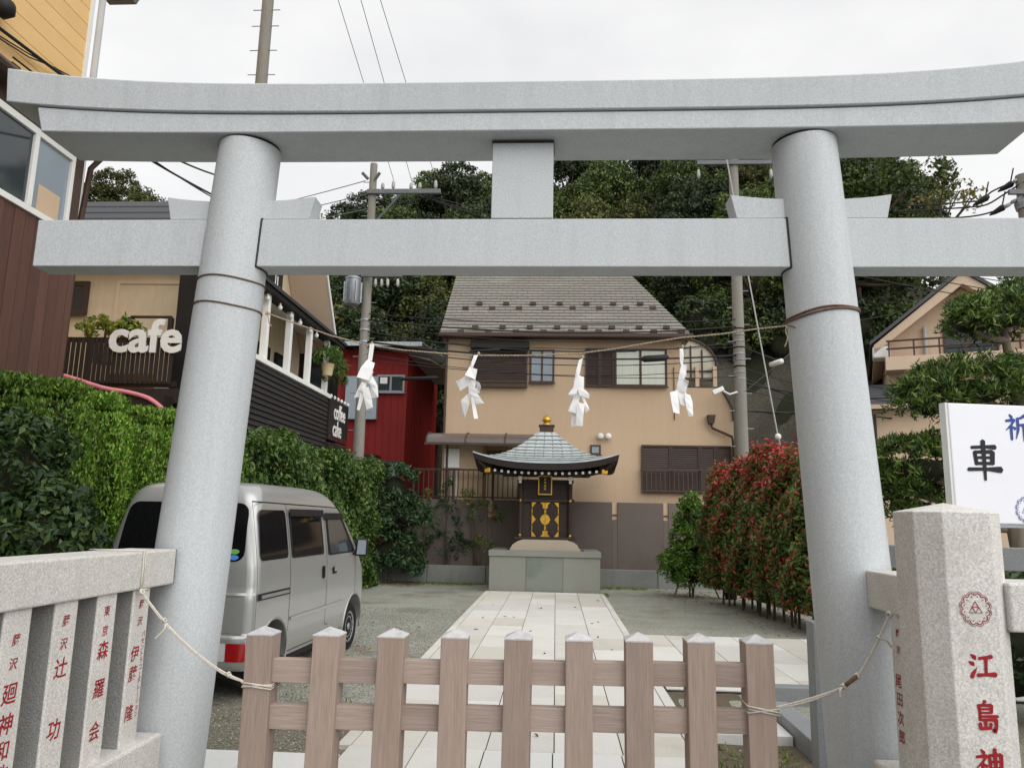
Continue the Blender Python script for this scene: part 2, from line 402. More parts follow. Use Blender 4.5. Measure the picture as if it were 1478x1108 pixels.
# ================================================================== SETTING: ground, path
def ground_material():
    m = bpy.data.materials.new('gravel_ground'); m.use_nodes = True
    t = m.node_tree; N = t.nodes; L = t.links.new; b = N['Principled BSDF']
    b.inputs['Roughness'].default_value = 0.95; b.inputs['Specular IOR Level'].default_value = 0.15
    c = N.new('ShaderNodeTexCoord')
    def noise(s, d=4, r=0.6):
        n = N.new('ShaderNodeTexNoise'); n.inputs['Scale'].default_value = s; n.inputs['Detail'].default_value = d; n.inputs['Roughness'].default_value = r
        L(c.outputs['Object'], n.inputs['Vector']); return n.outputs['Fac']
    def rng_(v, a, bb):
        q = N.new('ShaderNodeMapRange'); q.inputs['From Min'].default_value = a; q.inputs['From Max'].default_value = bb; L(v, q.inputs['Value']); return q.outputs['Result']
    def mix(f, a, bb):
        q = N.new('ShaderNodeMix'); q.data_type = 'RGBA'
        for s, v in ((q.inputs[0], f), (q.inputs[6], a), (q.inputs[7], bb)):
            if hasattr(v, 'is_output'): L(v, s)
            else: s.default_value = v
        return q.outputs[2]
    vo = N.new('ShaderNodeTexVoronoi'); vo.inputs['Scale'].default_value = 70; L(c.outputs['Object'], vo.inputs['Vector'])
    sep = N.new('ShaderNodeSeparateColor'); L(vo.outputs['Color'], sep.inputs['Color'])
    gravel = mix(sep.outputs['Red'], srgb(132, 134, 125), srgb(190, 192, 181))
    gravel = mix(rng_(noise(0.9, 6), 0.35, 0.7), gravel, mix(sep.outputs['Green'], srgb(120, 120, 107), srgb(170, 169, 154)))
    soil = mix(rng_(noise(9), 0.3, 0.7), srgb(92, 84, 66), srgb(136, 126, 104))
    soil = mix(rng_(noise(2.3, 6), 0.55, 0.72), soil, srgb(84, 88, 52))
    sx = N.new('ShaderNodeSeparateXYZ'); L(c.outputs['Object'], sx.inputs[0])
    wob = N.new('ShaderNodeMath'); wob.operation = 'MULTIPLY_ADD'; wob.inputs[1].default_value = 3.4
    L(noise(0.8, 5), wob.inputs[0]); L(sx.outputs['Y'], wob.inputs[2])
    soilmask = rng_(wob.outputs[0], 8.9, 7.6)
    patch = rng_(noise(0.6, 7, .65), 0.52, 0.68)
    col = mix(soilmask, mix(patch, gravel, mix(0.75, gravel, soil)), mix(0.75, gravel, soil))
    L(col, b.inputs['Base Color'])
    bp = N.new('ShaderNodeBump'); bp.inputs['Strength'].default_value = 0.9; bp.inputs['Distance'].default_value = 0.012
    L(vo.outputs['Distance'], bp.inputs['Height']); L(bp.outputs['Normal'], b.inputs['Normal'])
    return m
g = MB()
g.grid(lambda u, v: ((u - 0.5) * 700, (v - 0.5) * 700, 0.0), 4, 4)
g.build('ground', ground_material(), kind='structure')

# street in front of the gate (behind the viewer)
g = MB().grid(lambda u, v: (-60 + 120 * u, -9 + 11.2 * v, 0.004), 2, 2)
g.build('road', mk('asphalt', srgb(78, 78, 80), 0.9, 0.1, 1.5, fine=0.2, fscale=120, bump=0.4, bscale=150), kind='structure')

# loose gravel: real stones where they are large enough to read
def stones(name, regions, n, seed, m):
    r = np.random.default_rng(seed)
    area = np.array([(x1 - x0) * (y1 - y0) for x0, x1, y0, y1 in regions]); cnt = (n * area / area.sum()).astype(int)
    P = np.concatenate([np.stack([r.uniform(x0, x1, k), r.uniform(y0, y1, k)], 1) for (x0, x1, y0, y1), k in zip(regions, cnt)])
    k = len(P); s = r.uniform(0.004, 0.010, k)
    base = np.array([[1, 0, 0], [0, 1, 0], [-1, 0, 0], [0, -1, 0], [0, 0, .8], [0, 0, -.8]])
    a = r.uniform(0, 6.28, k); ca, sa = np.cos(a), np.sin(a)
    V = base[None] * s[:, None, None] * r.uniform(.6, 1.4, (k, 6, 1))
    X = V[..., 0] * ca[:, None] - V[..., 1] * sa[:, None]; Yv = V[..., 0] * sa[:, None] + V[..., 1] * ca[:, None]
    V = np.stack([X + P[:, 0:1], Yv + P[:, 1:2], V[..., 2] + (s * .45)[:, None]], -1).reshape(-1, 3)
    f0 = np.array([[0, 1, 4], [1, 2, 4], [2, 3, 4], [3, 0, 4]])
    F = (f0[None] + 6 * np.arange(k)[:, None, None]).reshape(-1, 3)
    return np_mesh(name, V, F, m)
def np_mesh(name, V, F, m):
    me = bpy.data.meshes.new(name)
    nv, nf, w = len(V), len(F), F.shape[1]
    me.vertices.add(nv); me.vertices.foreach_set('co', np.asarray(V, np.float32).ravel())
    me.loops.add(nf * w); me.loops.foreach_set('vertex_index', np.asarray(F, np.int32).ravel())
    me.polygons.add(nf); me.polygons.foreach_set('loop_start', np.arange(0, nf * w, w, dtype=np.int32))
    me.polygons.foreach_set('loop_total', np.full(nf, w, np.int32))
    me.update(calc_edges=True)
    if m is not None: me.materials.append(m)
    return me
gm = leafmat('gravel_stones', [(0, srgb(106, 106, 98)), (.5, srgb(146, 147, 138)), (.9, srgb(182, 182, 172)), (1, srgb(206, 204, 196))], 0.9, 0.0, 0.15)
me = stones('gravel', [(-4.5, -1.56, 5.2, 9.5), (-4.2, -1.56, 9.5, 14), (1.1, 1.75, 4.3, 6.0)], 26000, 3, gm)
o = link_mesh('gravel', me, None); tag(o, 'loose grey gravel scattered over the parking ground', 'gravel', kind='stuff')

# approach path: five columns of slabs between narrow border strips
path = MB().box((-1.515, 5.66, -0.05), (1.06, 17.26, 0.022)).build('path', M['joint'], kind='structure')
def slab(x0, x1, y0, y1, par, m, z=0.034, jt=0.004, name='paving_slab', zb=-0.02):
    r = rnd.uniform(-0.0015, 0.0015)
    if m is M['slab'] and rnd.random() < .3: m = M['slab_beige']
    return MB().box((x0 + jt, y0 + jt, zb), (x1 - jt, y1 - jt, z + r)).build(name, m, par, bevel=0.002, seg=1)
cols = [-1.415, -0.945, -0.47, 0.005, 0.48, 0.965]
for i in range(5):
    y = 5.64
    k = [0, 2, 1, 3, 2][i]
    first = [0.45, 0.7, 0.5, 0.85, 0.3][k]
    while y < 17.25:
        l = first if y == 5.64 else 0.945
        e = min(y + l, 17.25)
        if 17.25 - e < 0.25: e = 17.25
        slab(cols[i], cols[i + 1], y, e, path, M['slab'])
        y = e
for x0, x1 in ((-1.52, -1.415), (0.965, 1.065)):
    y = 5.64
    while y < 17.25:
        e = min(y + 1.2, 17.25)
        slab(x0, x1, y, e, path, M['slab'], name='border_stone')
        y = e
# threshold of whiter slabs between the pillars
thr = MB().box((-1.425, 4.35, -0.05), (0.985, 5.63, 0.024)).build('threshold_paving', M['joint'], kind='structure')
for r_ in range(2):
    y0, y1 = 4.36 + r_ * 0.635, 4.36 + (r_ + 1) * 0.635
    xs = [-1.415 + 0.47 * q + (0.23 if r_ == 0 else 0) for q in range(6)]
    xs = [-1.42] + [x for x in xs if -1.2 < x < 0.8] + [0.98]
    for a, b_ in zip(xs[:-1], xs[1:]):
        slab(a, b_, y0, y1, thr, M['slab_white'] if rnd.random() < .62 else M['slab'], z=0.037)
for a, b_ in ((-2.58, -2.0), (-2.0, -1.42)):
    slab(a, b_, 4.36, 5.40, thr, M['slab_white'], z=0.04, zb=-.03)
# branch path to the right
sp = MB().box((1.075, 7.83, -0.05), (6.2, 11.36, 0.02)).build('side_path', M['joint'], kind='structure')
for i in range(11):
    x0 = 1.08 + i * 0.465
    y = 7.84
    f = [0.6, 0.25, 0.8][i % 3]
    while y < 11.35:
        e = min(y + f, 11.35); f = 0.945
        if 11.35 - e < 0.2: e = 11.35
        slab(x0, x0 + 0.465, y, e, sp, M['slab'], z=0.032)
        y = e
# pale granite landing slabs right of the path, with its edging
la = MB().box((1.08, 6.12, -0.05), (1.76, 6.55, 0.05)).build('landing', M['joint'], kind='structure')
slab(1.08, 1.42, 6.11, 6.55, la, M['slab_white'], z=0.075, zb=0.0, jt=.002)
slab(1.42, 1.765, 6.11, 6.55, la, M['slab_white'], z=0.075, zb=0.0, jt=.002)
tag(MB().grid(lambda u, v: (1.09 + 0.66 * u, 6.56 + 1.25 * v, 0.005 + .01 * math.sin(9 * u) * math.sin(7 * v)), 10, 12).build('soil_bed', M['soil']), kind='structure')
tag(MB().grid(lambda u, v: (1.05 + 0.95 * u, 4.2 + 1.9 * v, 0.006 + .012 * math.sin(11 * u) * math.sin(9 * v)), 10, 14).build('soil_patch', M['soil']), kind='structure')
kb = thing('granite_kerb', 'grey granite kerb block lying beside the gate pillar nearest the emblem post', 'kerb', (1.86, 6.3, 0))
MB().box((1.775, 5.66, -0.05), (1.95, 6.9, 0.15)).build('block', M['granite_grey'], kb, bevel=0.008)
kb = thing('granite_kerb', 'dark low granite kerb at the corner of the branch path', 'kerb', (2.3, 7.6, 0))
MB().box((1.96, 7.42, -0.05), (2.62, 7.58, 0.16)).build('block', M['granite_grey'], kb, bevel=0.008)
MB().box((2.63, 6.6, -0.05), (2.79, 7.58, 0.16)).build('block', M['granite_grey'], kb, bevel=0.008)

# low concrete edging at the back of the yard
for side, x0, x1, lab in ((0, -4.6, -1.5, 'low grey concrete edging between tall shrub and shrine plinth'), (1, 1.03, 5.2, 'low grey concrete edging between shrine plinth and red-leaved hedge')):
    e = thing('planter_edging', lab, 'edging', ((x0 + x1) / 2, 19.25, 0))
    x = x0
    while x < x1 - 0.05:
        w = min(1.45, x1 - x)
        MB().box((x + .006, 19.2, -0.05), (x + w - .006, 19.36, 0.43 + rnd.uniform(-.006, .006))).build('block', M['concrete'], e, bevel=0.01)
        x += w
tag(MB().grid(lambda u, v: (-4.6 + 10 * u, 19.36 + 0.5 * v, 0.36 + .02 * math.sin(40 * u)), 30, 2).build('planting_bed', M['soil']), kind='structure')
# ================================================================== TORII
TY, TCX = 3.95, -0.212
tor = thing('torii_gate', 'large grey granite torii gate with curved top beam spanning the path', 'torii', (TCX, TY, 0))
def pillar_axis(s, z): return Vector((TCX + s * (1.735 - 0.0555 * z), TY, z))
def pillar_r(z): return 0.196 - 0.0078 * z
for s in (-1, 1):
    n = 22; zs = [0.0 + 3.638 * i / n for i in range(n + 1)]
    p = MB().tube([pillar_axis(s, z) for z in zs], [pillar_r(z) for z in zs], 48)
    p.build('pillar', M['granite'], tor, auto=40)
    c = pillar_axis(s, 3.63)
    MB().lathe([(pillar_r(3.62) - .005, 0), (pillar_r(3.62) - .005, .0075)], (c.x, c.y, 3.6385), 48).build('joint', M['joint'], tor)
    MB().lathe([(.27, 0), (.27, .1), (.235, .14)], (pillar_axis(s, 0).x, TY, -.02), 48).build('footing', M['granite'], tor, auto=40)
def beam(y0, y1, hl_b, hl_t, zb, zt, rise, p, m, name, n=48, lean=0.0):
    """curved beam; ends slant; rise = lift of the ends"""
    b = MB(); 
    def zc(x, k): return k * (abs(x) / 2.88) ** 4.2
    rows = []
    for i in range(n + 1):
        u = -1 + 2 * i / n
        xb, xt = u * hl_b, u * hl_t
        rows.append([(TCX + xb, y0, zb + zc(xb, rise[0])), (TCX + xb, y1, zb + zc(xb, rise[0])), (TCX + xt, y1 + lean, zt + zc(xt, rise[1])), (TCX + xt, y0 - lean, zt + zc(xt, rise[1]))])
    for r_ in rows: b.v += [Vector(q) for q in r_]
    for i in range(n):
        for j in range(4):
            a, c_ = i * 4 + j, i * 4 + (j + 1) % 4
            b.f.append((a, a + 4, c_ + 4, c_))
    b.f.append((0, 1, 2, 3)); k = n * 4; b.f.append((k + 3, k + 2, k + 1, k))
    return b.build(name, m, p, bevel=0.007, seg=2, auto=30)
KF, KB_ = 3.77, 4.134
beam(KF + .003, KB_ - .003, 2.65, 2.69, 3.646, 3.752, (.03, .085), tor, M['granite'], 'lintel')
# chamfered top beam: slightly proud and with a low ridge
def kasagi():
    b = MB(); n = 56
    def zc(x, z): return (.12 if z > 3.85 else .085) * (abs(x) / 2.88) ** 4.2
    y0, y1 = KF - .012, KB_ + .012
    for i in range(n + 1):
        u = -1 + 2 * i / n
        xb, xt = u * 2.865, u * 2.875
        for q in ((xb, y0, 3.757), (xb, y1, 3.757), (xt, y1 + .012, 3.918), ((xt), (y0 + y1) / 2, 3.965), (xt, y0 - .012, 3.918)):
            b.v.append(Vector((TCX + q[0], q[1], q[2] + zc(q[0], q[2]))))
    for i in range(n):
        for j in range(5):
            a, c_ = i * 5 + j, i * 5 + (j + 1) % 5
            b.f.append((a, a + 5, c_ + 5, c_))
    b.f.append((0, 1, 2, 3, 4)); k = n * 5; b.f.append((k + 4, k + 3, k + 2, k + 1, k))
    return b.build('top_beam', M['granite'], tor, bevel=0.007, auto=25)
kasagi()
# tie beam in three lengths, seams of dark mortar at the pillars
NF, NB, NZ0, NZ1 = 3.872, 4.028, 2.925, 3.192
def pil_x(s, z, side): return pillar_axis(s, z).x + side * pillar_r(z) * 0.88
for x0, x1 in ((TCX - 2.67, pillar_axis(-1, 3.05).x - .07), (pillar_axis(-1, 3.05).x + .07, pillar_axis(1, 3.05).x - .07), (pillar_axis(1, 3.05).x + .07, TCX + 2.69)):
    MB().box((x0, NF, NZ0), (x1, NB, NZ1)).build('tie_beam', M['granite'], tor, bevel=0.005)
# mortar frames where the middle length meets the pillars
for s, side in ((-1, 1), (1, -1)):
    fr = MB()
    def rim(z, yy, e):
        ax = pillar_axis(s, z); r_ = pillar_r(z) + e
        return Vector((ax.x + side * math.sqrt(max(r_ * r_ - (yy - TY) ** 2, 1e-5)), yy, z))
    loop = [rim(NZ0 + (NZ1 - NZ0) * i / 8, NF - .002, .003) for i in range(9)] + [rim(NZ1 + .002, NF + (NB - NF) * i / 6, .003) for i in range(7)] + [rim(NZ1 - (NZ1 - NZ0) * i / 8, NB + .002, .003) for i in range(9)] + [rim(NZ0 - .002, NB - (NB - NF) * i / 6, .003) for i in range(7)]
    fr.tube(loop + [loop[0]], 0.0055, 6)
    fr.build('mortar_seam', M['joint'], tor)
# strut (gakuzuka)
MB().box((-0.363, 3.875, NZ1 + .004), (-0.032, 4.03, 3.643)).build('strut', M['granite'], tor, bevel=0.004)
MB().box((-0.367, 3.871, 3.627), (-0.028, 4.034, 3.6385)).build('joint', M['joint'], tor)
MB().box((-0.360, 3.879, NZ1 - .001), (-0.035, 4.026, NZ1 + .006)).build('joint', M['joint'], tor)
# wedges
for s in (-1, 1):
    ax = pillar_axis(s, 3.26)
    for side in (-1, 1):
        x_in = ax.x + side * 0.10
        x_out = ax.x + side * (0.40 if side == s else 0.435)
        zb, zt = NZ1 + .005, NZ1 + .112
        poly = [(x_in, 3.885, zb), (x_out - side * .03, 3.885, zb), (x_out, 3.885, zt + .025)]
        for q in range(1, 7):
            t_ = q / 6
            x = x_out + (x_in - x_out) * t_
            poly.append((x, 3.885, zt + .025 * (1 - t_) ** 2 * 1.0))
        if side < 0: poly = poly[::-1]
        MB().prism(poly, (0, .13, 0)).build('wedge', M['granite'], tor, bevel=0.004)
        MB().box((min(x_in, x_out - side * .03), 3.89, NZ1 - .002), (max(x_in, x_out - side * .03), 4.01, NZ1 + .006)).build('joint', M['joint'], tor)

# ------------------------------------------------------------------ sacred rope and paper streamers
def ring(s, z, r_, tilt, n=40, wob=0.004, turns=1):
    pts = []
    for i in range(n + 1):
        a = 2 * math.pi * i / n * turns
        zz = z + tilt * math.cos(a) + wob * math.sin(3 * a + z * 40)
        ax = pillar_axis(s, zz)
        pts.append((ax.x + (pillar_r(zz) + r_) * math.cos(a), TY + (pillar_r(zz) + r_) * math.sin(a), zz))
    return pts
RY = 3.93
rp_px = [(386, 452), (430, 468), (480, 485), (528, 497), (580, 505), (640, 510), (690, 513), (760, 513), (836, 510), (890, 503), (940, 494), (985, 487), (1040, 482), (1090, 475), (1136, 470)]
rp_pts = [atY(x, y, RY) for x, y in rp_px]
ro = thing('straw_rope', 'thin sagging straw rope tied between the two gate pillars', 'rope', tuple(rp_pts[7]))
def twisted(pts, r_, nm, m, par, strands=2, pitch=0.035):
    # resample and twist two strands round each other
    P = [Vector(p) for p in pts]; segs = []
    for a, b in zip(P[:-1], P[1:]):
        k = max(1, int((b - a).length / (pitch / 5)))
        segs += [a.lerp(b, i / k) for i in range(k)]
    segs.append(P[-1])
    for q in range(strands):
        st = []; d = 0
        for i, p in enumerate(segs):
            if i: d += (p - segs[i - 1]).length
            t = (segs[min(i + 1, len(segs) - 1)] - segs[max(i - 1, 0)]).normalized()
            u = t.cross(Vector((0.01, .02, 1))).normalized(); w = t.cross(u)
            a = 2 * math.pi * (d / pitch + q / strands)
            st.append(p + (u * math.cos(a) + w * math.sin(a)) * r_ * .55)
        MB().tube(st, r_ * .62, 5).build(nm, m, par, smooth=True)
twisted(rp_pts, 0.0042, 'strand', M['straw'], ro)
def smooth_pts(pts, n=4):
    P = [Vector(p) for p in pts]; o_ = []
    for i in range(len(P) - 1):
        p0, p1, p2, p3 = P[max(i - 1, 0)], P[i], P[i + 1], P[min(i + 2, len(P) - 1)]
        for k in range(n):
            t = k / n
            o_.append(0.5 * ((2 * p1) + (-p0 + p2) * t + (2 * p0 - 5 * p1 + 4 * p2 - p3) * t * t + (-p0 + 3 * p1 - 3 * p2 + p3) * t ** 3))
    o_.append(P[-1]); return o_
for s, z, m, tl, lab in ((-1, 2.845, 'straw_dark', -.006, 'upper old cord round the pillar nearest the cafe, close under the tie beam'), (-1, 2.70, 'straw_dark', -.012, 'lower old cord round the pillar nearest the cafe, holding the straw rope')):
    t_ = thing('pillar_cord', lab, 'cord', tuple(pillar_axis(s, z)))
    MB().tube(ring(s, z, .0035, tl), .0045, 6).build('loop', M[m], t_, smooth=True)
t_ = thing('pillar_cord', 'thick brown cord wound in double turns round the gate pillar nearest the emblem post', 'cord', tuple(pillar_axis(1, 2.68)))
MB().tube(ring(1, 2.675, .005, .022), .0065, 6).build('loop', M['straw_dark'], t_, smooth=True)
MB().tube(ring(1, 2.688, .005, .019, wob=.006), .0055, 6).build('loop', M['straw_dark'], t_, smooth=True)
e = rp_pts[-1]
MB().tube(smooth_pts([e, e + Vector((-.012, -.012, -.03)), e + Vector((-.005, -.016, -.07)), e + Vector((-.02, -.012, -.115))]), .0035, 5).build('loose_end', M['straw'], t_, smooth=True)
MB().tube(smooth_pts([e, e + Vector((.02, -.03, -.012)), e + Vector((.035, -.05, -.03))]), .0035, 5).build('loose_end', M['straw_dark'], t_, smooth=True)
e = rp_pts[0]
MB().tube(smooth_pts([e, e + Vector((.012, -.012, -.03)), e + Vector((.02, -.016, -.06)), e + Vector((.035, -.012, -.075))]), .003, 5).build('loose_end', M['straw'], ro, smooth=True)
MB().lathe([(.002, -.012), (.011, -.006), (.012, .004), (.003, .012)], tuple(e), 10).build('knot', M['straw'], ro, smooth=True)

def strip(rows, par, nm='fold'):
    """rows: list of (left px, right px, depth) quads joined in order"""
    b = MB()
    for (lx, ly, ld), (rx, ry, rd) in rows:
        b.v.append(atY(lx, ly, RY + ld)); b.v.append(atY(rx, ry, RY + rd))
    for i in range(len(rows) - 1):
        b.f.append((2 * i, 2 * i + 1, 2 * i + 3, 2 * i + 2))
    b.build(nm, M['paper'], par, solid=0.0012)
SH = [
 # streamer A (px)
 dict(lab='white folded paper streamer hanging in front of the red house', at=(537, 497), folds=[
  [((534, 496, -.01), (540.5, 496, -.012)), ((531, 520, -.02), (537, 521, -.022))],
  [((530, 519, -.02), (541, 524, -.03)), ((521, 530, -.045), (539, 531, -.05)), ((515, 544, -.06), (532, 549, -.065))],
  [((533, 532, -.03), (539, 536, -.02)), ((527, 546, -.035), (536, 543, -.03)), ((520, 549, -.03), (543, 557, -.05))],
  [((536, 540, -.02), (541, 548, -.01)), ((534, 556, -.02), (545, 557, -.03)), ((535, 575, -.015), (546, 573, -.05))],
  [((522, 551, -.05), (530, 553, -.03)), ((516, 562, -.04), (526, 566, -.03)), ((511, 574, -.03), (522, 572, -.01))],
  [((522, 560, -.045), (532, 558, -.05)), ((526, 576, -.05), (537, 577, -.06)), ((529, 591, -.055), (538, 588, -.07))],
  [((521, 561, -.03), (525, 562, -.02)), ((518, 577, -.03), (524, 576, -.02)), ((515, 591, -.025), (519, 592, -.02))]]),
 dict(lab='white folded paper streamer hanging beside the brown roll shutter', at=(691, 512), folds=[
  [((684, 513, -.01), (690, 512, -.01)), ((681, 521, -.015), (686, 522, -.02)), ((677, 533, -.02), (682, 531, -.03))],
  [((678, 529, -.02), (689, 533, -.04)), ((671, 541, -.045), (686, 548, -.06))],
  [((673, 541, -.02), (677, 545, -.02)), ((665, 547, -.01), (677, 556, -.03)), ((658, 550, .01), (664, 564, -.01))],
  [((677, 546, -.03), (687, 549, -.03)), ((676, 557, -.03), (686, 560, -.04)), ((677, 569, -.03), (692, 567, -.05))],
  [((686, 549, -.03), (692, 552, -.06)), ((688, 558, -.04), (694, 559, -.07)), ((684, 566, -.03), (692, 567, -.05))],
  [((677, 567, -.05), (689, 568, -.06)), ((683, 575, -.055), (694, 575, -.07)), ((687, 583, -.06), (699, 582, -.08))],
  [((674, 569, -.02), (679, 567, -.04)), ((665, 578, -.01), (677, 584, -.05)), ((667, 603, -.01), (671, 602, -.04))],
  [((679, 572, -.04), (683, 574, -.02)), ((682, 590, -.045), (687, 588, -.02)), ((684, 604, -.05), (690, 604, -.02))]]),
 dict(lab='white folded paper streamer hanging above the shrine finial', at=(841, 517), folds=[
  [((836, 519, -.01), (841, 517, -.012)), ((832, 533, -.02), (838, 533, -.022)), ((829, 549, -.02), (835, 547, -.03))],
  [((834, 541, -.03), (843, 544, -.03)), ((829, 549, -.03), (842.5, 561, -.04)), ((827, 562, -.03), (841, 564, -.04))],
  [((829, 556, -.02), (834, 561, -.04)), ((820, 569, -.03), (832, 568, -.05)), ((823, 577, -.02), (828, 572, -.04))],
  [((834, 560, -.04), (844, 562, -.05)), ((836, 570, -.05), (851, 569, -.07)), ((838, 573, -.05), (850, 575, -.07))],
  [((831, 566, -.02), (838, 570, -.03)), ((822, 588, -.03), (834, 585, -.04)), ((820, 593, -.03), (832, 597, -.05))],
  [((840, 573, -.02), (844, 575, -.02)), ((843, 583, -.03), (849, 586, -.03)), ((845, 596, -.03), (851, 591, -.04))],
  [((834, 580, -.06), (844, 583, -.06)), ((832, 598, -.06), (842, 599, -.07)), ((831, 614, -.06), (841, 615, -.075))],
  [((825, 594, -.02), (832, 596, -.03)), ((824.5, 605, -.02), (831, 605, -.03)), ((824.5, 615, -.02), (833, 615, -.03))]]),
 dict(lab='white folded paper streamer hanging in front of the pale curtained window', at=(985, 502), folds=[
  [((981, 503, -.01), (986, 503, -.01)), ((981, 515, -.015), (987, 514, -.02)), ((982.5, 526, -.02), (986, 525, -.02))],
  [((984, 525, -.02), (991, 527, -.03)), ((981, 536, -.03), (990.5, 541, -.04)), ((979, 547, -.03), (987, 547, -.04))],
  [((981, 545, -.03), (989, 547, -.03)), ((977, 555, -.03), (993, 553, -.05)), ((977, 565, -.03), (990, 566, -.05))],
  [((986, 547, -.04), (994, 549, -.07)), ((989, 553, -.05), (993, 556, -.06))],
  [((976, 562, -.03), (989, 562, -.03)), ((980, 575, -.04), (992, 571, -.04)), ((982, 583, -.04), (988, 586, -.04))],
  [((967, 566, -.05), (977, 563, -.04)), ((969, 580, -.055), (980, 581, -.05)), ((972, 595, -.06), (981, 597, -.05))],
  [((989, 568, -.05), (996, 570, -.03)), ((988, 575, -.05), (999.5, 580, -.04)), ((991, 589, -.05), (1000, 590, -.05)), ((994, 601, -.05), (1000.5, 600, -.06))]]),
]
for d in SH:
    p = atY(d['at'][0], d['at'][1], RY)
    t_ = thing('paper_streamer', d['lab'], 'streamer', tuple(p), 'paper streamers on the straw rope')
    for f in d['folds']: strip(f, t_)
    kp = p + Vector((0, -.004, .004))
    MB().lathe([(.002, -.01), (.008, -.004), (.008, .004), (.002, .012)], tuple(kp), 8).build('knot', M['straw'], t_, smooth=True)

# ------------------------------------------------------------------ lettering helpers
def text_mesh(s, size, bold=0.0, line=1.0, extrude=0.0):
    cu = bpy.data.curves.new('txt', 'FONT')
    cu.body = s; cu.size = size; cu.align_x = 'CENTER'; cu.align_y = 'CENTER'; cu.space_line = line
    cu.offset = bold * size; cu.resolution_u = 3; cu.extrude = extrude
    o_ = bpy.data.objects.new('txt', cu); COL.objects.link(o_)
    dg = bpy.context.evaluated_depsgraph_get(); dg.update()
    me_ = bpy.data.meshes.new_from_object(o_.evaluated_get(dg))
    bpy.data.objects.remove(o_); bpy.data.curves.remove(cu)
    return me_
def letter(s, size, origin, xdir, ydir, m, par, name='lettering', bold=0.0, line=1.0, extrude=0.0, sx=1.0, sy=1.0, skew=0.0):
    me_ = text_mesh(s, size, bold, line, extrude)
    xd, yd = Vector(xdir).normalized(), Vector(ydir).normalized(); zd = xd.cross(yd)
    A = Matrix((xd, yd, zd)).transposed().to_4x4(); A.translation = Vector(origin) - ORG.get(par.name, Vector())
    S = Matrix(((sx, skew, 0, 0), (0, sy, 0, 0), (0, 0, 1, 0), (0, 0, 0, 1)))
    me_.transform(A @ S)
    me_.materials.clear()
    return link_mesh(name, me_, m, par)
BR = {
 '江': [[(12, 90, 5), (24, 80, 13), (28, 72, 5)], [(4, 64, 5), (16, 57, 12), (22, 50, 4)], [(10, 8, 12), (16, 22, 11), (32, 44, 2)], [(40, 76, 9), (64, 80, 9), (88, 84, 12)], [(66, 80, 11), (64, 50, 9), (63, 20, 9)], [(32, 16, 11), (62, 19, 9), (98, 20, 14)]],
 '島': [[(50, 102, 11), (40, 88, 3)], [(26, 88, 10), (29, 62, 9), (28, 34, 9)], [(28, 86, 8), (72, 87, 10)], [(72, 88, 10), (70, 60, 9)], [(30, 73, 6), (70, 74, 6)], [(30, 60, 6), (70, 61, 7)], [(28, 47, 7), (92, 49, 9)], [(28, 35, 7), (84, 37, 9)], [(84, 39, 11), (84, 14, 10), (78, -4, 12), (68, 6, 2)], [(46, 30, 10), (46, 8, 8)], [(26, 24, 10), (28, 4, 10)], [(26, 5, 9), (64, 8, 9)], [(64, 24, 10), (62, 4, 7)]],
 '神': [[(22, 100, 6), (32, 88, 11)], [(4, 74, 8), (40, 79, 10)], [(40, 79, 9), (24, 56, 7), (2, 36, 3)], [(24, 56, 10), (24, 0, 9)], [(28, 52, 4), (40, 42, 10)], [(50, 82, 9), (52, 32, 9)], [(50, 81, 8), (92, 84, 10)], [(92, 84, 11), (90, 32, 10)], [(52, 59, 7), (90, 60, 7)], [(52, 36, 7), (90, 38, 8)], [(70, 104, 11), (70, 40, 10), (69, -4, 8)]],
 '車': [[(10, 84, 8), (52, 87, 8), (92, 87, 12)], [(20, 71, 10), (24, 32, 10)], [(20, 70, 8), (80, 72, 10)], [(80, 72, 13), (77, 34, 12)], [(24, 53, 7), (77, 54, 7)], [(24, 35, 8), (77, 36, 8)], [(-6, 16, 9), (50, 18, 8), (106, 17, 15)], [(50, 106, 12), (50, 40, 10), (49, -16, 7)]],
 '祈': [[(20, 100, 6), (30, 88, 11)], [(2, 74, 8), (40, 79, 10)], [(40, 79, 9), (24, 56, 7), (0, 36, 3)], [(23, 56, 10), (23, -2, 9)], [(28, 52, 4), (42, 42, 10)], [(88, 98, 11), (70, 88, 8), (54, 84, 5)], [(54, 86, 10), (54, 40, 9), (42, 2, 3)], [(54, 58, 7), (102, 60, 11)], [(80, 58, 10), (79, -6, 8)]],
}
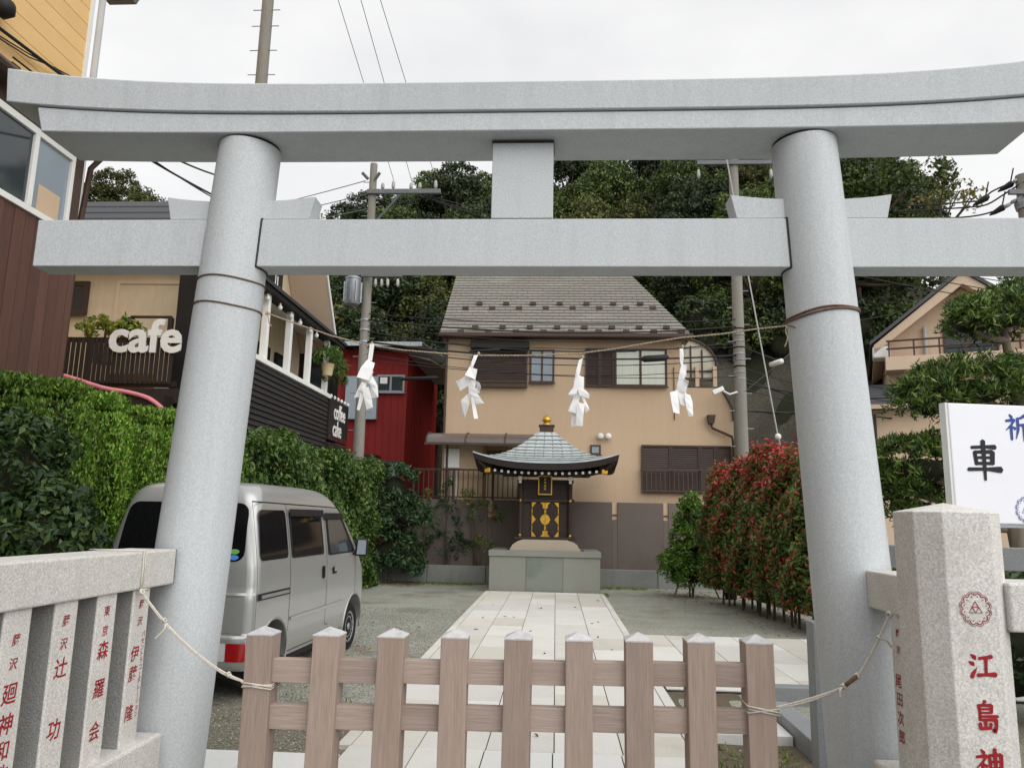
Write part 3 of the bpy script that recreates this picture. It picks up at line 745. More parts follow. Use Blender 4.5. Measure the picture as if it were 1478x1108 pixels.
def brush(ch, size, origin, xdir, ydir, m, par, name='lettering', fat=1.3):
    xd, yd = Vector(xdir).normalized(), Vector(ydir).normalized(); nd = xd.cross(yd); b = MB(); k = size / 100
    og = Vector(origin)
    for si, st in enumerate(BR[ch]):
        pts = []
        for i in range(len(st) - 1):
            for q in range(6):
                t = q / 6; pts.append(tuple(st[i][j] + (st[i + 1][j] - st[i][j]) * (t * t * (3 - 2 * t) if j == 2 else t) for j in range(3)))
        pts.append(st[-1]); L_, R_ = [], []
        for i, (x, y, w) in enumerate(pts):
            a, c_ = pts[max(i - 1, 0)], pts[min(i + 1, len(pts) - 1)]
            dx, dy = c_[0] - a[0], c_[1] - a[1]; l = math.hypot(dx, dy) or 1
            w = w * fat; nx, ny = -dy / l * w / 2, dx / l * w / 2
            L_.append((x + nx, y + ny)); R_.append((x - nx, y - ny))
        # pointed brush ends
        (x0, y0, w0), (x1, y1, w1) = pts[0], pts[-1]
        d0 = Vector((pts[0][0] - pts[1][0], pts[0][1] - pts[1][1])).normalized() * w0 * .4
        d1 = Vector((pts[-1][0] - pts[-2][0], pts[-1][1] - pts[-2][1])).normalized() * w1 * .4
        P2 = lambda x, y: og + xd * ((x - 50) * k) + yd * ((y - 50) * k) + nd * (0.0002 * si)
        base = len(b.v)
        b.v += [P2(x0 + d0.x, y0 + d0.y)] + [P2(*q) for q in L_] + [P2(*q) for q in R_] + [P2(x1 + d1.x, y1 + d1.y)]
        n = len(L_)
        b.f.append((base, base + 1 + n, base + 1))
        for i in range(n - 1): b.f.append((base + 1 + i, base + 1 + n + i, base + 2 + n + i, base + 2 + i))
        b.f.append((base + n, base + 2 * n, base + 2 * n + 1))
    return b.build(name, m, par)
def emblem(c, r_, xdir, ydir, m, par, w=0.0016):
    xd, yd = Vector(xdir).normalized(), Vector(ydir).normalized(); b = MB(); c = Vector(c)
    P2 = lambda x, y: c + xd * x * r_ + yd * y * r_
    tri = lambda cx, cy, s_: [P2(cx, cy + s_), P2(cx - .87 * s_, cy - .5 * s_), P2(cx + .87 * s_, cy - .5 * s_), P2(cx, cy + s_)]
    b.tube(tri(0, 0, .5), w, 5); b.tube([P2(-.22, .12), P2(.22, .12)], w, 5); b.tube([P2(-.22, .12), P2(0, -.25), P2(.22, .12)], w, 5)
    n = 12
    for i in range(n):
        a = 2 * math.pi * (i + .5) / n
        cx, cy = .78 * math.cos(a), .86 * math.sin(a)
        b.tube([P2(cx + .19 * math.cos(a + t), cy + .19 * math.sin(a + t)) for t in [(-1.5 + 3.0 * q / 8) for q in range(9)]], w * 1.2, 5)
        b.tube([P2(cx + .3 * math.cos(a + t), cy + .3 * math.sin(a + t)) for t in [(-1.0 + 2.0 * q / 8) for q in range(9)]], w * .7, 5)
        b.tube([P2(cx * .93, cy * .93), P2(cx * 1.0, cy * 1.0)], w * 1.5, 5)
    return b.build('emblem', m, par)

# ------------------------------------------------------------------ stone fences (tamagaki)
def fence_left():
    IX = -1.85
    t_ = thing('stone_fence', 'carved granite picket fence with red names before the evergreen bush', 'fence', (-1.95, 3.0, 0))
    MB().box((IX - .24, 0.4, 1.27), (IX, 3.735, 1.435)).build('rail', M['granite_fence'], t_, bevel=0.008)
    MB().box((IX - .245, 3.7355, 1.272), (IX - .003, 3.7395, 1.433)).build('joint', M['joint'], t_)
    MB().box((IX - .28, 0.4, -0.05), (IX + .035, 3.69, 0.605)).build('base', M['granite_fence'], t_, bevel=0.012)
    MB().box((IX - .36, 0.4, -0.05), (IX + .075, 3.66, 0.33)).build('footing', M['granite_fence'], t_, bevel=0.012)
    F = IX - .016
    names = {0: [('藤', 1.165, .042), ('沢', 1.085, .042), ('廻', .985, .075), ('神', .885, .075), ('和', .80, .07), ('歌', .715, .08)],
             1: [('藤', 1.195, .045), ('沢', 1.11, .045), ('辻', 1.02, .08), ('功', .80, .08)],
             2: [('東', 1.2, .045), ('京', 1.12, .045), ('森', 1.04, .078), ('羅', .89, .08), ('会', .725, .078)],
             3: [('藤', 1.2, .042), ('沢', 1.125, .042), ('伊', .985, .07), ('藤', .90, .07), ('隆', .735, .07)]}
    for k in range(-8, 4):
        yc = 2.671 + 0.2705 * k
        p = MB().box((F - .14, yc - .068, 0.6), (F, yc + .068, 1.272)).build('post', M['granite_fence'], t_, bevel=0.005)
        MB().box((F - .138, yc - .071, 0.606), (F - .008, yc - .0682, 1.268)).build('rough_side', M['granite_rough'], p)
        for ch, z, sz in names.get(k, []):
            dy = -.016 if k == 3 and z < 1.1 else 0
            letter(ch, sz, (F + .0012, yc + dy, z), (0, 1, 0), (0, 0, 1), M['red'], p, bold=.012, skew=.08)
        if k == 3:
            for i, ch in enumerate('パセントラコーポレーション'):
                letter(ch if ch != 'ー' else '|', .03, (F + .0012, yc + .042, 1.065 - i * .0285), (0, 1, 0), (0, 0, 1), M['red'], p, bold=.004)
fence_left()
def fence_right():
    IX = 1.45
    t_ = thing('stone_fence', 'short granite picket fence with red names between the gate pillar and the emblem post', 'fence', (1.55, 3.4, 0))
    MB().box((IX, 3.0, 1.245), (IX + .24, 3.765, 1.412)).build('rail', M['granite_fence'], t_, bevel=0.008)
    MB().box((IX + .003, 3.7655, 1.247), (IX + .238, 3.770, 1.41)).build('joint', M['joint'], t_)
    MB().box((IX - .035, 3.0, -0.05), (IX + .28, 3.72, 0.6)).build('base', M['granite_fence'], t_, bevel=0.012)
    F = IX + .016
    for yc in (3.50, 3.23):
        p = MB().box((F, yc - .07, 0.6), (F + .14, yc + .07, 1.248)).build('post', M['granite_fence'], t_, bevel=0.005)
        if yc == 3.50:
            for ch, z, sz, dy in (('藤', 1.165, .034, .0), ('沢', 1.095, .034, 0), ('尾', .965, .06, .018), ('田', .89, .06, .018), ('次', .815, .06, .018), ('郎', .74, .06, .018)):
                letter(ch, sz, (F - .0012, yc + dy, z), (0, -1, 0), (0, 0, 1), M['red'], p, bold=.012, skew=.05)
            for i, ch in enumerate('クリーニング尾田'):
                letter(ch if ch != 'ー' else '|', .034, (F - .0012, yc - .045, 1.015 - i * .037), (0, -1, 0), (0, 0, 1), M['red'], p, bold=.004)
fence_right()
# corner post with emblem: square with chamfered corners and a low pyramid top
cp = thing('stone_corner_post', 'thick chamfered granite post with red emblem and carved red characters', 'post', (1.43, 2.95, 0))
hx, ch_ = 0.152, 0.07
oct_ = [(-hx + ch_, -hx), (hx - ch_, -hx), (hx, -hx + ch_), (hx, hx - ch_), (hx - ch_, hx), (-hx + ch_, hx), (-hx, hx - ch_), (-hx, -hx + ch_)]
CP = Vector((1.432, 2.952, 0))
cpm = MB()
zt_ = 1.672
cpm.v = [CP + Vector((x, y, -.05)) for x, y in oct_] + [CP + Vector((x, y, zt_)) for x, y in oct_] + [CP + Vector((x * .0, y * .0, zt_ + .034)) for x, y in oct_[:1]]
cpm.f = [tuple(range(7, -1, -1))] + [(i, (i + 1) % 8, 8 + (i + 1) % 8, 8 + i) for i in range(8)] + [(8 + i, 8 + (i + 1) % 8, 16) for i in range(8)]
cps = cpm.build('shaft', M['granite_fence'], cp, bevel=0.004)
FY = CP.y - hx - .0015
emblem((CP.x + .006, FY, atY(1405, 878, 2.8).z), .05, (1, 0, 0), (0, 0, 1), M['red'], cps, .0011)
for ch, z in (('江', atY(1412, 960, 2.8).z), ('島', atY(1419, 1032, 2.8).z), ('神', atY(1426, 1102, 2.8).z)):
    brush(ch, .09, (CP.x + .012, FY, z), (1, 0, 0), (0, 0, 1), M['red'], cps)
# fence running on to the right of the corner post
fr = thing('stone_fence', 'granite rail and picket fence running from the emblem post beneath the notice board', 'fence', (2.6, 2.95, 0))
MB().box((CP.x + hx - .02, CP.y - .135, 1.268), (6.0, CP.y + .1, 1.432)).build('rail', M['granite_fence'], fr, bevel=0.008)
MB().box((CP.x + hx - .02, CP.y - .16, -.05), (6.0, CP.y + .16, .6)).build('base', M['granite_fence'], fr, bevel=0.012)
for i in range(14):
    x = 1.735 + .29 * i
    p = MB().box((x, CP.y - .115, .6), (x + .15, CP.y + .03, 1.27)).build('post', M['granite_fence'], fr, bevel=0.005)
    MB().box((x - .0022, CP.y - .105, .606), (x - .0002, CP.y + .028, 1.266)).build('rough_side', M['granite_rough'], p)
# stone post and rail standing behind the right pillar
sp2 = thing('stone_post', 'plain grey granite slab post half hidden behind the pillar nearest the emblem post', 'post', (1.62, 5.0, 0))
MB().box((1.565, 4.93, -.05), (1.70, 5.06, 1.03)).build('slab', M['granite_grey'], sp2, bevel=0.005)
MB().box((1.71, 4.95, 1.36), (4.5, 5.06, 1.5)).build('rail', M['granite_grey'], sp2, bevel=0.005)

# ------------------------------------------------------------------ wooden gate
gt = thing('wooden_gate', 'low weathered wooden picket barrier standing across the gateway', 'barrier', (-.22, 3.5, 0))
GY = 3.5
gpx = [(384, 905), (474, 906), (566, 908), (658, 909), (747, 911), (836, 913), (922, 914), (1009, 915), (1094, 917)]
gx = []
for i, (px, py) in enumerate(gpx):
    c = atY(px, py, GY); gx.append(c.x)
    w = 0.0585
    zt2 = c.z - 0.022
    M4 = Matrix.Translation((c.x, GY, 0)) @ Matrix.Rotation(R(rnd.uniform(-.5, .5)), 4, 'Y') @ Matrix.Rotation(R(rnd.uniform(-2, 2)), 4, 'Z')
    p = MB().box((-w, -w, 0.0), (w, w, zt2), M4).build('post', M['wood_v'], gt, bevel=0.004)
    cap_ = MB(); e_ = w + .001
    cap_.v = [M4 @ Vector(q) for q in ((-e_, -e_, zt2 - .006), (e_, -e_, zt2 - .006), (e_, e_, zt2 - .006), (-e_, e_, zt2 - .006), (-e_, -e_, zt2), (e_, -e_, zt2), (e_, e_, zt2), (-e_, e_, zt2), (0, 0, zt2 + .03))]
    cap_.f = [(3, 2, 1, 0), (0, 1, 5, 4), (1, 2, 6, 5), (2, 3, 7, 6), (3, 0, 4, 7), (4, 5, 8), (5, 6, 8), (6, 7, 8), (7, 4, 8)]
    cap_.build('cap', M['cap'], p)
for ya, yb in ((949, 983), (1015, 1050)):
    for i in range(8):
        x0, x1 = gx[i] + .05, gx[i + 1] - .05
        mid = (gpx[i][0] + gpx[i + 1][0]) / 2
        dy = (mid - 370) * .0095
        z1 = atY(mid, ya + dy, GY).z; z0 = atY(mid, yb + dy, GY).z
        MB().box((x0, GY - .026, z0), (x1, GY + .03, z1)).build('rail', M['wood_h'], gt, bevel=0.003)
for i in (0, 4, 8):
    MB().box((gx[i] - .06, GY - .35, 0.005), (gx[i] + .06, GY + .35, 0.075)).build('foot', M['wood_v'], gt, bevel=0.004)
# ------------------------------------------------------------------ cords tying the barrier to the fences
def cord(pts, r_, par, nm='cord', m='rope'):
    MB().tube(smooth_pts(pts, 6), r_, 7).build(nm, M[m], par, smooth=True)
def knot(p, r_, par):
    p = Vector(p)
    for q in range(2):
        a = Matrix.Rotation(q * 1.3, 3, 'X') @ Matrix.Rotation(.6 + q, 3, 'Y')
        MB().tube([p + a @ Vector((r_ * math.cos(t * .785), r_ * math.sin(t * .785), r_ * .3 * math.sin(t * 1.57))) for t in range(9)], r_ * .45, 6).build('knot', M['rope'], par, smooth=True)
lc = thing('tie_cord', 'white cord looped from the stone fence by the evergreen bush to the wooden barrier', 'cord', (-1.8, 3.5, 1.2))
X0 = -1.85
a1 = atX(205, 852, X0 + .012)
yk = a1.y
MB().tube([(X0 - .25, yk, 1.44), (X0 - .12, yk - .02, 1.441), (X0 + .004, yk, 1.44), (X0 + .007, yk, 1.35), (X0 + .006, yk - .002, 1.265)], .0035, 6).build('cord', M['rope'], lc, smooth=True)
MB().tube([(X0 - .25, yk, 1.44), (X0 - .12, yk + .012, 1.441), (X0 + .004, yk + .014, 1.44), (X0 + .007, yk + .016, 1.35), (X0 + .006, yk + .006, 1.265)], .0035, 6).build('cord', M['rope'], lc, smooth=True)
gp0 = Vector((gx[0], GY, atY(384, 985, GY).z))
lpx = [(207, 857), (237, 896), (270, 930), (305, 958), (330, 973), (358, 985)]
def hang(pxs, p_start, p_end, off=0.0):
    n = len(pxs); o_ = []
    for i, (x, y) in enumerate(pxs):
        t = i / (n - 1); yy = p_start.y + (p_end.y - p_start.y) * t
        o_.append(atY(x, y + off, yy))
    return o_
ps, pe = Vector((X0 + .012, yk, 1.26)), Vector((gp0.x - .06, GY - .05, gp0.z))
cord(hang(lpx, ps, pe), .0042, lc)
cord(hang(lpx, ps, pe, 2.6)[:-1] + [hang(lpx, ps, pe, .6)[-1]], .0042, lc)
knot(ps, .011, lc); knot(hang(lpx, ps, pe)[4], .010, lc); knot(hang(lpx, ps, pe)[1] + Vector((.003, -.004, .004)), .009, lc)
q = hang(lpx, ps, pe)[1]
cord([q, q + Vector((.01, -.01, -.03)), q + Vector((-.03, -.012, -.075))], .0042, lc, 'loose_end')
MB().tube([ps, ps + Vector((0, .03, .012)), ps + Vector((0, .055, .004))], .0035, 6).build('loose_end', M['rope'], lc, smooth=True)
def wrap(gxc, z, par, n=3, tilt=.006):
    for k in range(n):
        e_ = .0625 + .002 * k; zz = z + .006 * (k - 1)
        c4 = [(-e_, -e_), (e_, -e_), (e_, e_), (-e_, e_), (-e_, -e_)]
        MB().tube([(gxc + x, GY + y, zz + tilt * (x / .06) * (1 if k % 2 else -1)) for x, y in c4], .0036, 6).build('turn', M['rope'], par, smooth=True)
wrap(gx[0], gp0.z, lc)
rc = thing('tie_cord', 'white cord looped from the stone fence by the emblem post to the wooden barrier', 'cord', (1.3, 3.5, 1.1))
X1 = 1.45
yk = 3.40
MB().tube([(X1 + .2, yk, 1.418), (X1 - .004, yk, 1.417), (X1 - .007, yk, 1.33), (X1 - .006, yk - .004, 1.235)], .0035, 6).build('cord', M['rope'], rc, smooth=True)
MB().tube([(X1 + .2, yk + .012, 1.418), (X1 - .004, yk + .014, 1.417), (X1 - .007, yk + .014, 1.33), (X1 - .006, yk + .002, 1.235)], .0035, 6).build('cord', M['rope'], rc, smooth=True)
gp8 = Vector((gx[8], GY, atY(1094, 1020, GY).z))
ps, pe = Vector((X1 - .012, yk, 1.232)), Vector((gp8.x + .06, GY - .05, gp8.z))
rpx = [(1284, 886), (1268, 920), (1253, 950), (1237, 975), (1218, 990), (1180, 1004), (1145, 1014), (1119, 1020)]
A_ = hang(rpx, ps, pe); B_ = hang(rpx, ps, pe, 3.0)
cord(A_, .0042, rc); cord([A_[0]] + B_[1:4] + [A_[4]] + B_[5:7] + [A_[7]], .0042, rc)
knot(A_[0], .011, rc); knot(A_[3], .011, rc); knot(A_[4], .011, rc); knot(A_[1], .008, rc)
MB().tube([A_[3] + Vector((0, -.006, .004)), A_[4] + Vector((0, -.006, .002))], .009, 7).build('tape', M['straw_dark'], rc, smooth=True)
cord([A_[1], A_[1] + Vector((.03, -.01, -.01)), A_[1] + Vector((.045, -.01, -.035))], .0045, rc, 'loose_end')
cord([A_[4], A_[4] + Vector((-.02, -.01, -.015)), A_[4] + Vector((-.02, -.01, -.04))], .0045, rc, 'loose_end')
wrap(gx[8], gp8.z, rc, 3, .01)

# ------------------------------------------------------------------ white notice board on the right
sg = thing('notice_board', 'white notice board on a grey post with blue and black brush characters', 'sign', (2.1, 3.85, 0))
S0 = atY(1368, 581, 3.80); zt3, zb3 = S0.z, atY(1390, 755, 3.80).z
ang = R(10)
xd = Vector((math.cos(ang), math.sin(ang), 0)); nd = Vector((math.sin(ang), -math.cos(ang), 0))
o0 = Vector((S0.x, S0.y, 0))
Wd = 1.15
def sgp(u, z, d=0): return o0 + xd * u + nd * d + Vector((0, 0, z))
b = MB().hexa([sgp(0, zb3, 0), sgp(Wd, zb3, 0), sgp(Wd, zb3, -.045), sgp(0, zb3, -.045), sgp(0, zt3, 0), sgp(Wd, zt3, 0), sgp(Wd, zt3, -.045), sgp(0, zt3, -.045)])
bd = b.build('board', M['signwhite'], sg, bevel=0.006)
MB().hexa([sgp(-.012, zb3 - .006, -.006), sgp(.0, zb3 - .006, -.006), sgp(.0, zb3 - .006, -.05), sgp(-.012, zb3 - .006, -.05), sgp(-.012, zt3 + .002, -.006), sgp(.0, zt3 + .002, -.006), sgp(.0, zt3 + .002, -.05), sgp(-.012, zt3 + .002, -.05)]).build('edge_trim', M['white'], bd)
MB().hexa([sgp(-.01, zb3 - .016, -.004), sgp(Wd, zb3 - .016, -.004), sgp(Wd, zb3 - .016, -.05), sgp(-.01, zb3 - .016, -.05), sgp(-.01, zb3 - .001, -.004), sgp(Wd, zb3 - .001, -.004), sgp(Wd, zb3 - .001, -.05), sgp(-.01, zb3 - .001, -.05)]).build('bottom_rail', M['metal'], bd)
brush('車', .155, sgp(.165, zb3 + .31, .002), xd, (0, 0, 1), M['ink'], bd)
brush('祈', .12, sgp(.355, zb3 + .47, .002), xd, (0, 0, 1), M['blue'], bd)
emblem(sgp(.365, zb3 + .07, .002), .055, xd, (0, 0, 1), M['blue'], bd, .0012)
for u in (.16, 1.0):
    pp = sgp(u, 0, -.075)
    MB().tube([(pp.x, pp.y, 0), (pp.x, pp.y, zt3 - .05)], .022, 12).build('post', M['metal'], sg, auto=40)
# ================================================================== SHRINE
SX, SYc = -0.235, 18.2
sb = thing('shrine_plinth', 'grey granite block plinth carrying the small shrine', 'plinth', (SX, 18.1, 0))
for x0, x1, m in ((-1.455, -0.645, 'granite_base'), (-0.64, 0.17, 'granite_green'), (0.175, 0.985, 'granite_base')):
    MB().box((x0, 17.3, -.05), (x1, 17.42, 0.78)).build('panel', M[m], sb, bevel=0.004)
MB().box((-1.45, 17.421, -.05), (0.98, 18.98, 0.775)).build('core', M['granite_base'], sb)
MB().box((-1.475, 17.27, 0.782), (1.005, 17.62, 0.905)).build('capping', M['granite_base'], sb, bevel=0.006)
MB().box((-1.475, 17.621, 0.782), (-1.12, 19.0, 0.905)).build('capping', M['granite_base'], sb, bevel=0.006)
MB().box((0.65, 17.621, 0.782), (1.005, 19.0, 0.905)).build('capping', M['granite_base'], sb, bevel=0.006)
MB().box((-1.118, 18.7, 0.782), (0.648, 19.0, 0.905)).build('capping', M['granite_base'], sb, bevel=0.006)
sh = thing('wayside_shrine', 'small dark timber shrine with curved copper roof and gold fittings', 'shrine', (SX, SYc, 0.78))
# rounded pale stone bed
poly = [(-1.02 + .0, 0.78)]
prof = [(-0.80, .78), (-.80, .90), (-.74, 1.02), (-.62, 1.10), (-.5, 1.14), (.5, 1.14), (.62, 1.10), (.74, 1.02), (.80, .90), (.80, .78)]
MB().prism([(SX + x, 17.68, z) for x, z in prof][::-1], (0, 1.0, 0)).build('stone_bed', M['pale_stone'], sh, auto=30)
BXL, BXR, BY0, BY1 = -0.835, 0.345, 17.86, 18.6
MB().box((BXL + .03, BY0 + .06, 1.14), (BXR - .03, BY1, 2.50)).build('body', M['darkwood'], sh)
MB().box((BXL - .10, BY0 - .1, 1.142), (BXR + .10, BY1 + .1, 1.20)).build('sill_beam', M['darkwood'], sh, bevel=0.006)
MB().box((BXL - .08, BY0 - .02, 1.985), (BXR + .08, BY0 + .055, 2.06)).build('cross_beam', M['darkwood'], sh, bevel=0.005)
MB().box((BXL - .06, BY0 - .03, 2.43), (BXR + .06, BY0 + .058, 2.50)).build('cross_beam', M['darkwood'], sh, bevel=0.005)
for k in range(7):
    MB().box((BXL + .06, BY0 + .035, 2.065 + k * .052), (BXR - .06, BY0 + .0585, 2.112 + k * .052)).build('board', M['darkwood'], sh)
for x in (BXL + .02, BXR - .02):
    for y in (BY0, BY1):
        MB().tube([(x, y, 1.2), (x, y, 2.5)], .055, 16).build('column', M['darkwood'], sh, auto=40)
    for z in (1.23, 2.02):
        MB().lathe([(.002, -.02), (.036, -.01), (.036, .008), (.018, .022), (.002, .026)], (x, BY0 - .075, z), 14, Matrix.Rotation(R(90), 3, 'X')).build('gilt_boss', M['gold'], sh, smooth=True)
    # white painted bracket ends under the eave
    bk = MB().box((x - .055, BY0 - .34, 2.50), (x + .055, BY0 + .02, 2.56)).box((x - .04, BY0 - .3, 2.44), (x + .04, BY0 + .02, 2.499)).build('bracket', M['darkwood'], sh, bevel=.005)
    MB().box((x - .05, BY0 - .36, 2.47), (x + .05, BY0 - .342, 2.555)).build('white_tip', M['white'], bk)
    MB().box((x - .03, BY0 - .33, 2.40), (x + .03, BY0 - .302, 2.465)).build('white_tip', M['white'], bk)
# doors with gilt fittings
DX0, DX1, DZ0, DZ1, DY = -0.552, 0.068, 1.205, 1.98, BY0 + .02
for a, b_ in ((DX0, (DX0 + DX1) / 2 - .003), ((DX0 + DX1) / 2 + .003, DX1)):
    d = MB().box((a, DY, DZ0), (b_, DY + .05, DZ1)).build('door', M['darkwood'], sh, bevel=.003)
    w = b_ - a; g_ = DY - .006
    inner = b_ if a == DX0 else a; sgn = -1 if a == DX0 else 1; outer = a if a == DX0 else b_
    def gp(pts): MB().prism([(x, g_, z) for x, z in (pts if True else pts)], (0, .005, 0)).build('gilt_plate', M['gold'], d)
    c = .105
    for zz, sz in ((DZ0, 1), (DZ1, -1)):
        gp([(outer, zz), (outer - sgn * -1 * 0 + (-sgn) * c * 1.0, zz), (outer, zz + sz * c * 1.25)])
        gp([(inner, zz), (inner + sgn * .115, zz), (inner + sgn * .06, zz + sz * .05), (inner + sgn * .05, zz + sz * .13), (inner, zz + sz * .14)])
    zm = (DZ0 + DZ1) / 2
    gp([(outer, zm - .12), (outer - sgn * .095, zm), (outer, zm + .12)])
    gp([(inner, zm - .13), (inner + sgn * .075, zm - .085), (inner + sgn * .115, zm), (inner + sgn * .075, zm + .085), (inner, zm + .13)])
    gp([(inner, DZ0 + .15), (inner + sgn * .018, DZ0 + .15), (inner + sgn * .018, zm - .14), (inner, zm - .14)])
    gp([(inner, zm + .14), (inner + sgn * .018, zm + .14), (inner + sgn * .018, DZ1 - .15), (inner, DZ1 - .15)])
    gp([(outer, DZ0 + .14), (outer - sgn * .016, DZ0 + .14), (outer - sgn * .016, zm - .13), (outer, zm - .13)])
    gp([(outer, zm + .13), (outer - sgn * .016, zm + .13), (outer - sgn * .016, DZ1 - .14), (outer, DZ1 - .14)])
# plaque
pq = MB().box((-0.40, BY0 - .06, 2.16), (-0.10, BY0 - .035, 2.58)).build('plaque', M['darkwood'], sh)
for a, b_ in (((-.41, 2.15), (-.09, 2.175)), ((-.41, 2.565), (-.09, 2.59)), ((-.41, 2.176), (-.386, 2.564)), ((-.114, 2.176), (-.09, 2.564))):
    MB().box((a[0], BY0 - .075, a[1]), (b_[0], BY0 - .03, b_[1])).build('frame', M['gold'], pq)
for i, z in enumerate((2.50, 2.43, 2.355, 2.285)):
    for dx, dz, w, h in ((0, .018, .05, .008), (-.012, 0, .008, .03), (.012, 0, .008, .03), (0, -.016, .056, .008)):
        MB().box((-.25 + dx - w / 2, BY0 - .063, z + dz - h / 2), (-.25 + dx + w / 2, BY0 - .0605, z + dz + h / 2)).build('worn_character', M['gold'], pq)
# roof: concave pyramid with lifted corners, laid in stepped copper courses
HX, HY, ZA, ZE = 1.60, 1.32, 3.64, 2.815
def roof_pt(side, t, u, lift=0.0):
    ex, ey = .17 + (HX - .17) * t, .15 + (HY - .15) * t
    z = ZA - (ZA - ZE) * (1 - max(0.0, 1 - t) ** 1.7) * 1.0 + .21 * t ** 3 * abs(u) ** 2.6 + lift
    if side == 0: return Vector((SX + u * ex, SYc - ey, z))
    if side == 1: return Vector((SX + ex, SYc + u * ey, z))
    if side == 2: return Vector((SX - u * ex, SYc + ey, z))
    return Vector((SX - ex, SYc - u * ey, z))
rf = MB(); NC = 12; NU = 24
for side in range(4):
    for c in range(NC):
        t0, t1 = c / NC, (c + 1) / NC
        base = len(rf.v)
        for i in range(NU + 1):
            u = -1 + 2 * i / NU
            rf.v += [roof_pt(side, t0, u, -.002), roof_pt(side, t1 + .008, u, .028), roof_pt(side, t1 + .008, u, -.004)]
        for i in range(NU):
            a = base + 3 * i
            rf.f += [(a, a + 1, a + 4, a + 3), (a + 1, a + 2, a + 5, a + 4)]
roof = rf.build('roof', M['copper'], sh)
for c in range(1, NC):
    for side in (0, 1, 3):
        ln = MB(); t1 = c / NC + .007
        ln.tube([roof_pt(side, t1, -1 + 2 * i / 16, .006) for i in range(17)], .009, 4).build('course_shade_strip', M['joint'], roof)  # dark strip standing in for the shade under the course lip
# vertical standing seams, staggered course by course
sm = MB()
for side in (0, 1, 3):
    for c in range(NC):
        t0, t1 = c / NC, (c + 1) / NC
        n_ = max(2, int(round(13 * (.2 + .8 * t1))))
        for k in range(n_):
            u = -1 + 2 * (k + (.5 if c % 2 else .0) + .25) / n_
            if abs(u) < .97:
                a, b_ = roof_pt(side, t0, u, .004), roof_pt(side, t1, u, .029)
                d_ = (roof_pt(side, t1, u + .01) - roof_pt(side, t1, u)).normalized() * .007
                sm.add([a - d_, a + d_, b_ + d_, b_ - d_], [(0, 1, 2, 3)])
sm.build('seam', M['slate_dark'], roof)
fa = MB()
for side in range(4):
    base = len(fa.v)
    for i in range(NU + 1):
        u = -1 + 2 * i / NU
        e0 = roof_pt(side, 1.0, u, -.004); e1 = roof_pt(side, .975, u, 0); e1.z = e0.z - .135
        e2 = roof_pt(side, .93, u, 0); e2.z = e0.z - .15; e3 = roof_pt(side, .72, u, 0); e3.z = ZE - .13 + .1 * abs(u) ** 3
        fa.v += [e0, e1, e2, e3]
    for i in range(NU):
        a = base + 4 * i
        for j in range(3): fa.f.append((a + j, a + j + 1, a + j + 5, a + j + 4))
fa.build('fascia', M['fascia'], sh, auto=40)
MB().box((SX - 1.05, SYc - .88, 2.62), (SX + 1.05, SYc + .88, 2.67)).build('soffit', M['darkwood'], sh)
for k in range(16):
    x = SX - 1.125 + 2.25 * k / 15
    zz = 2.575 + .05 * abs((x - SX) / 1.1) ** 2.5
    ra = MB().box((x - .024, SYc - 1.13, zz), (x + .024, SYc - .3, zz + .05)).build('rafter', M['darkwood'], sh)
    MB().box((x - .026, SYc - 1.142, zz - .001), (x + .026, SYc - 1.131, zz + .051)).build('white_tip', M['white'], ra)
for s in (-1, 1):
    c = Vector((SX + s * 1.30, SYc - 1.08, 2.66))
    MB().box((c.x - .07, c.y - .05, c.z - .06), (c.x + .07, c.y + .05, c.z + .06)).build('corner_gilt', M['gold'], sh, bevel=.02)
    MB().tube([(SX + s * .85, SYc - .7, 2.6), (SX + s * 1.3, SYc - 1.07, 2.68), (SX + s * 1.5, SYc - 1.24, 2.86)], [.06, .05, .045], 8).build('hip_rafter', M['darkwood'], sh)
# finial
MB().box((SX - .165, SYc - .165, 3.60), (SX + .165, SYc + .165, 3.77)).box((SX - .19, SYc - .19, 3.771), (SX + .19, SYc + .19, 3.80)).build('finial_base', M['brown_trim'], sh, bevel=.004)
MB().lathe([(.12, 3.80), (.13, 3.82), (.09, 3.845), (.06, 3.86), (.075, 3.875), (.105, 3.905), (.112, 3.94), (.095, 3.98), (.06, 4.01), (.015, 4.04)], (SX, SYc, 0), 28).build('finial', M['gold'], sh, smooth=True)
# little offering on the ledge, left out: nothing else stands on the plinth

# ================================================================== VAN
VR0 = Vector((-3.327, 6.711, 0)); hd = R(2.4)
VF = Vector((math.sin(hd), math.cos(hd), 0)); VRt = Vector((math.cos(hd), -math.sin(hd), 0))
def V(x, y, z): return VR0 + VRt * x + VF * y + Vector((0, 0, z))
def lerpt(tab, z):
    for (a, va), (b_, vb) in zip(tab[:-1], tab[1:]):
        if z <= b_:
            t = (z - a) / (b_ - a); t = max(0, min(1, t)); return va + (vb - va) * t
    return tab[-1][1]
WT = [(.28, .715), (.36, .728), (.55, .737), (.8, .7375), (.9, .735), (1.0, .733), (1.15, .722), (1.25, .708), (1.5, .668), (1.68, .636), (1.74, .622), (1.80, .598), (1.84, .565), (1.87, .52), (1.89, .45), (1.9, .35)]
RT = [(.28, .03), (.34, .0), (.56, -.005), (.585, .025), (.9, .03), (.94, .045), (1.15, .055), (1.25, .07), (1.5, .115), (1.7, .165), (1.76, .19), (1.80, .21), (1.84, .25), (1.87, .32), (1.89, .42), (1.9, .6)]
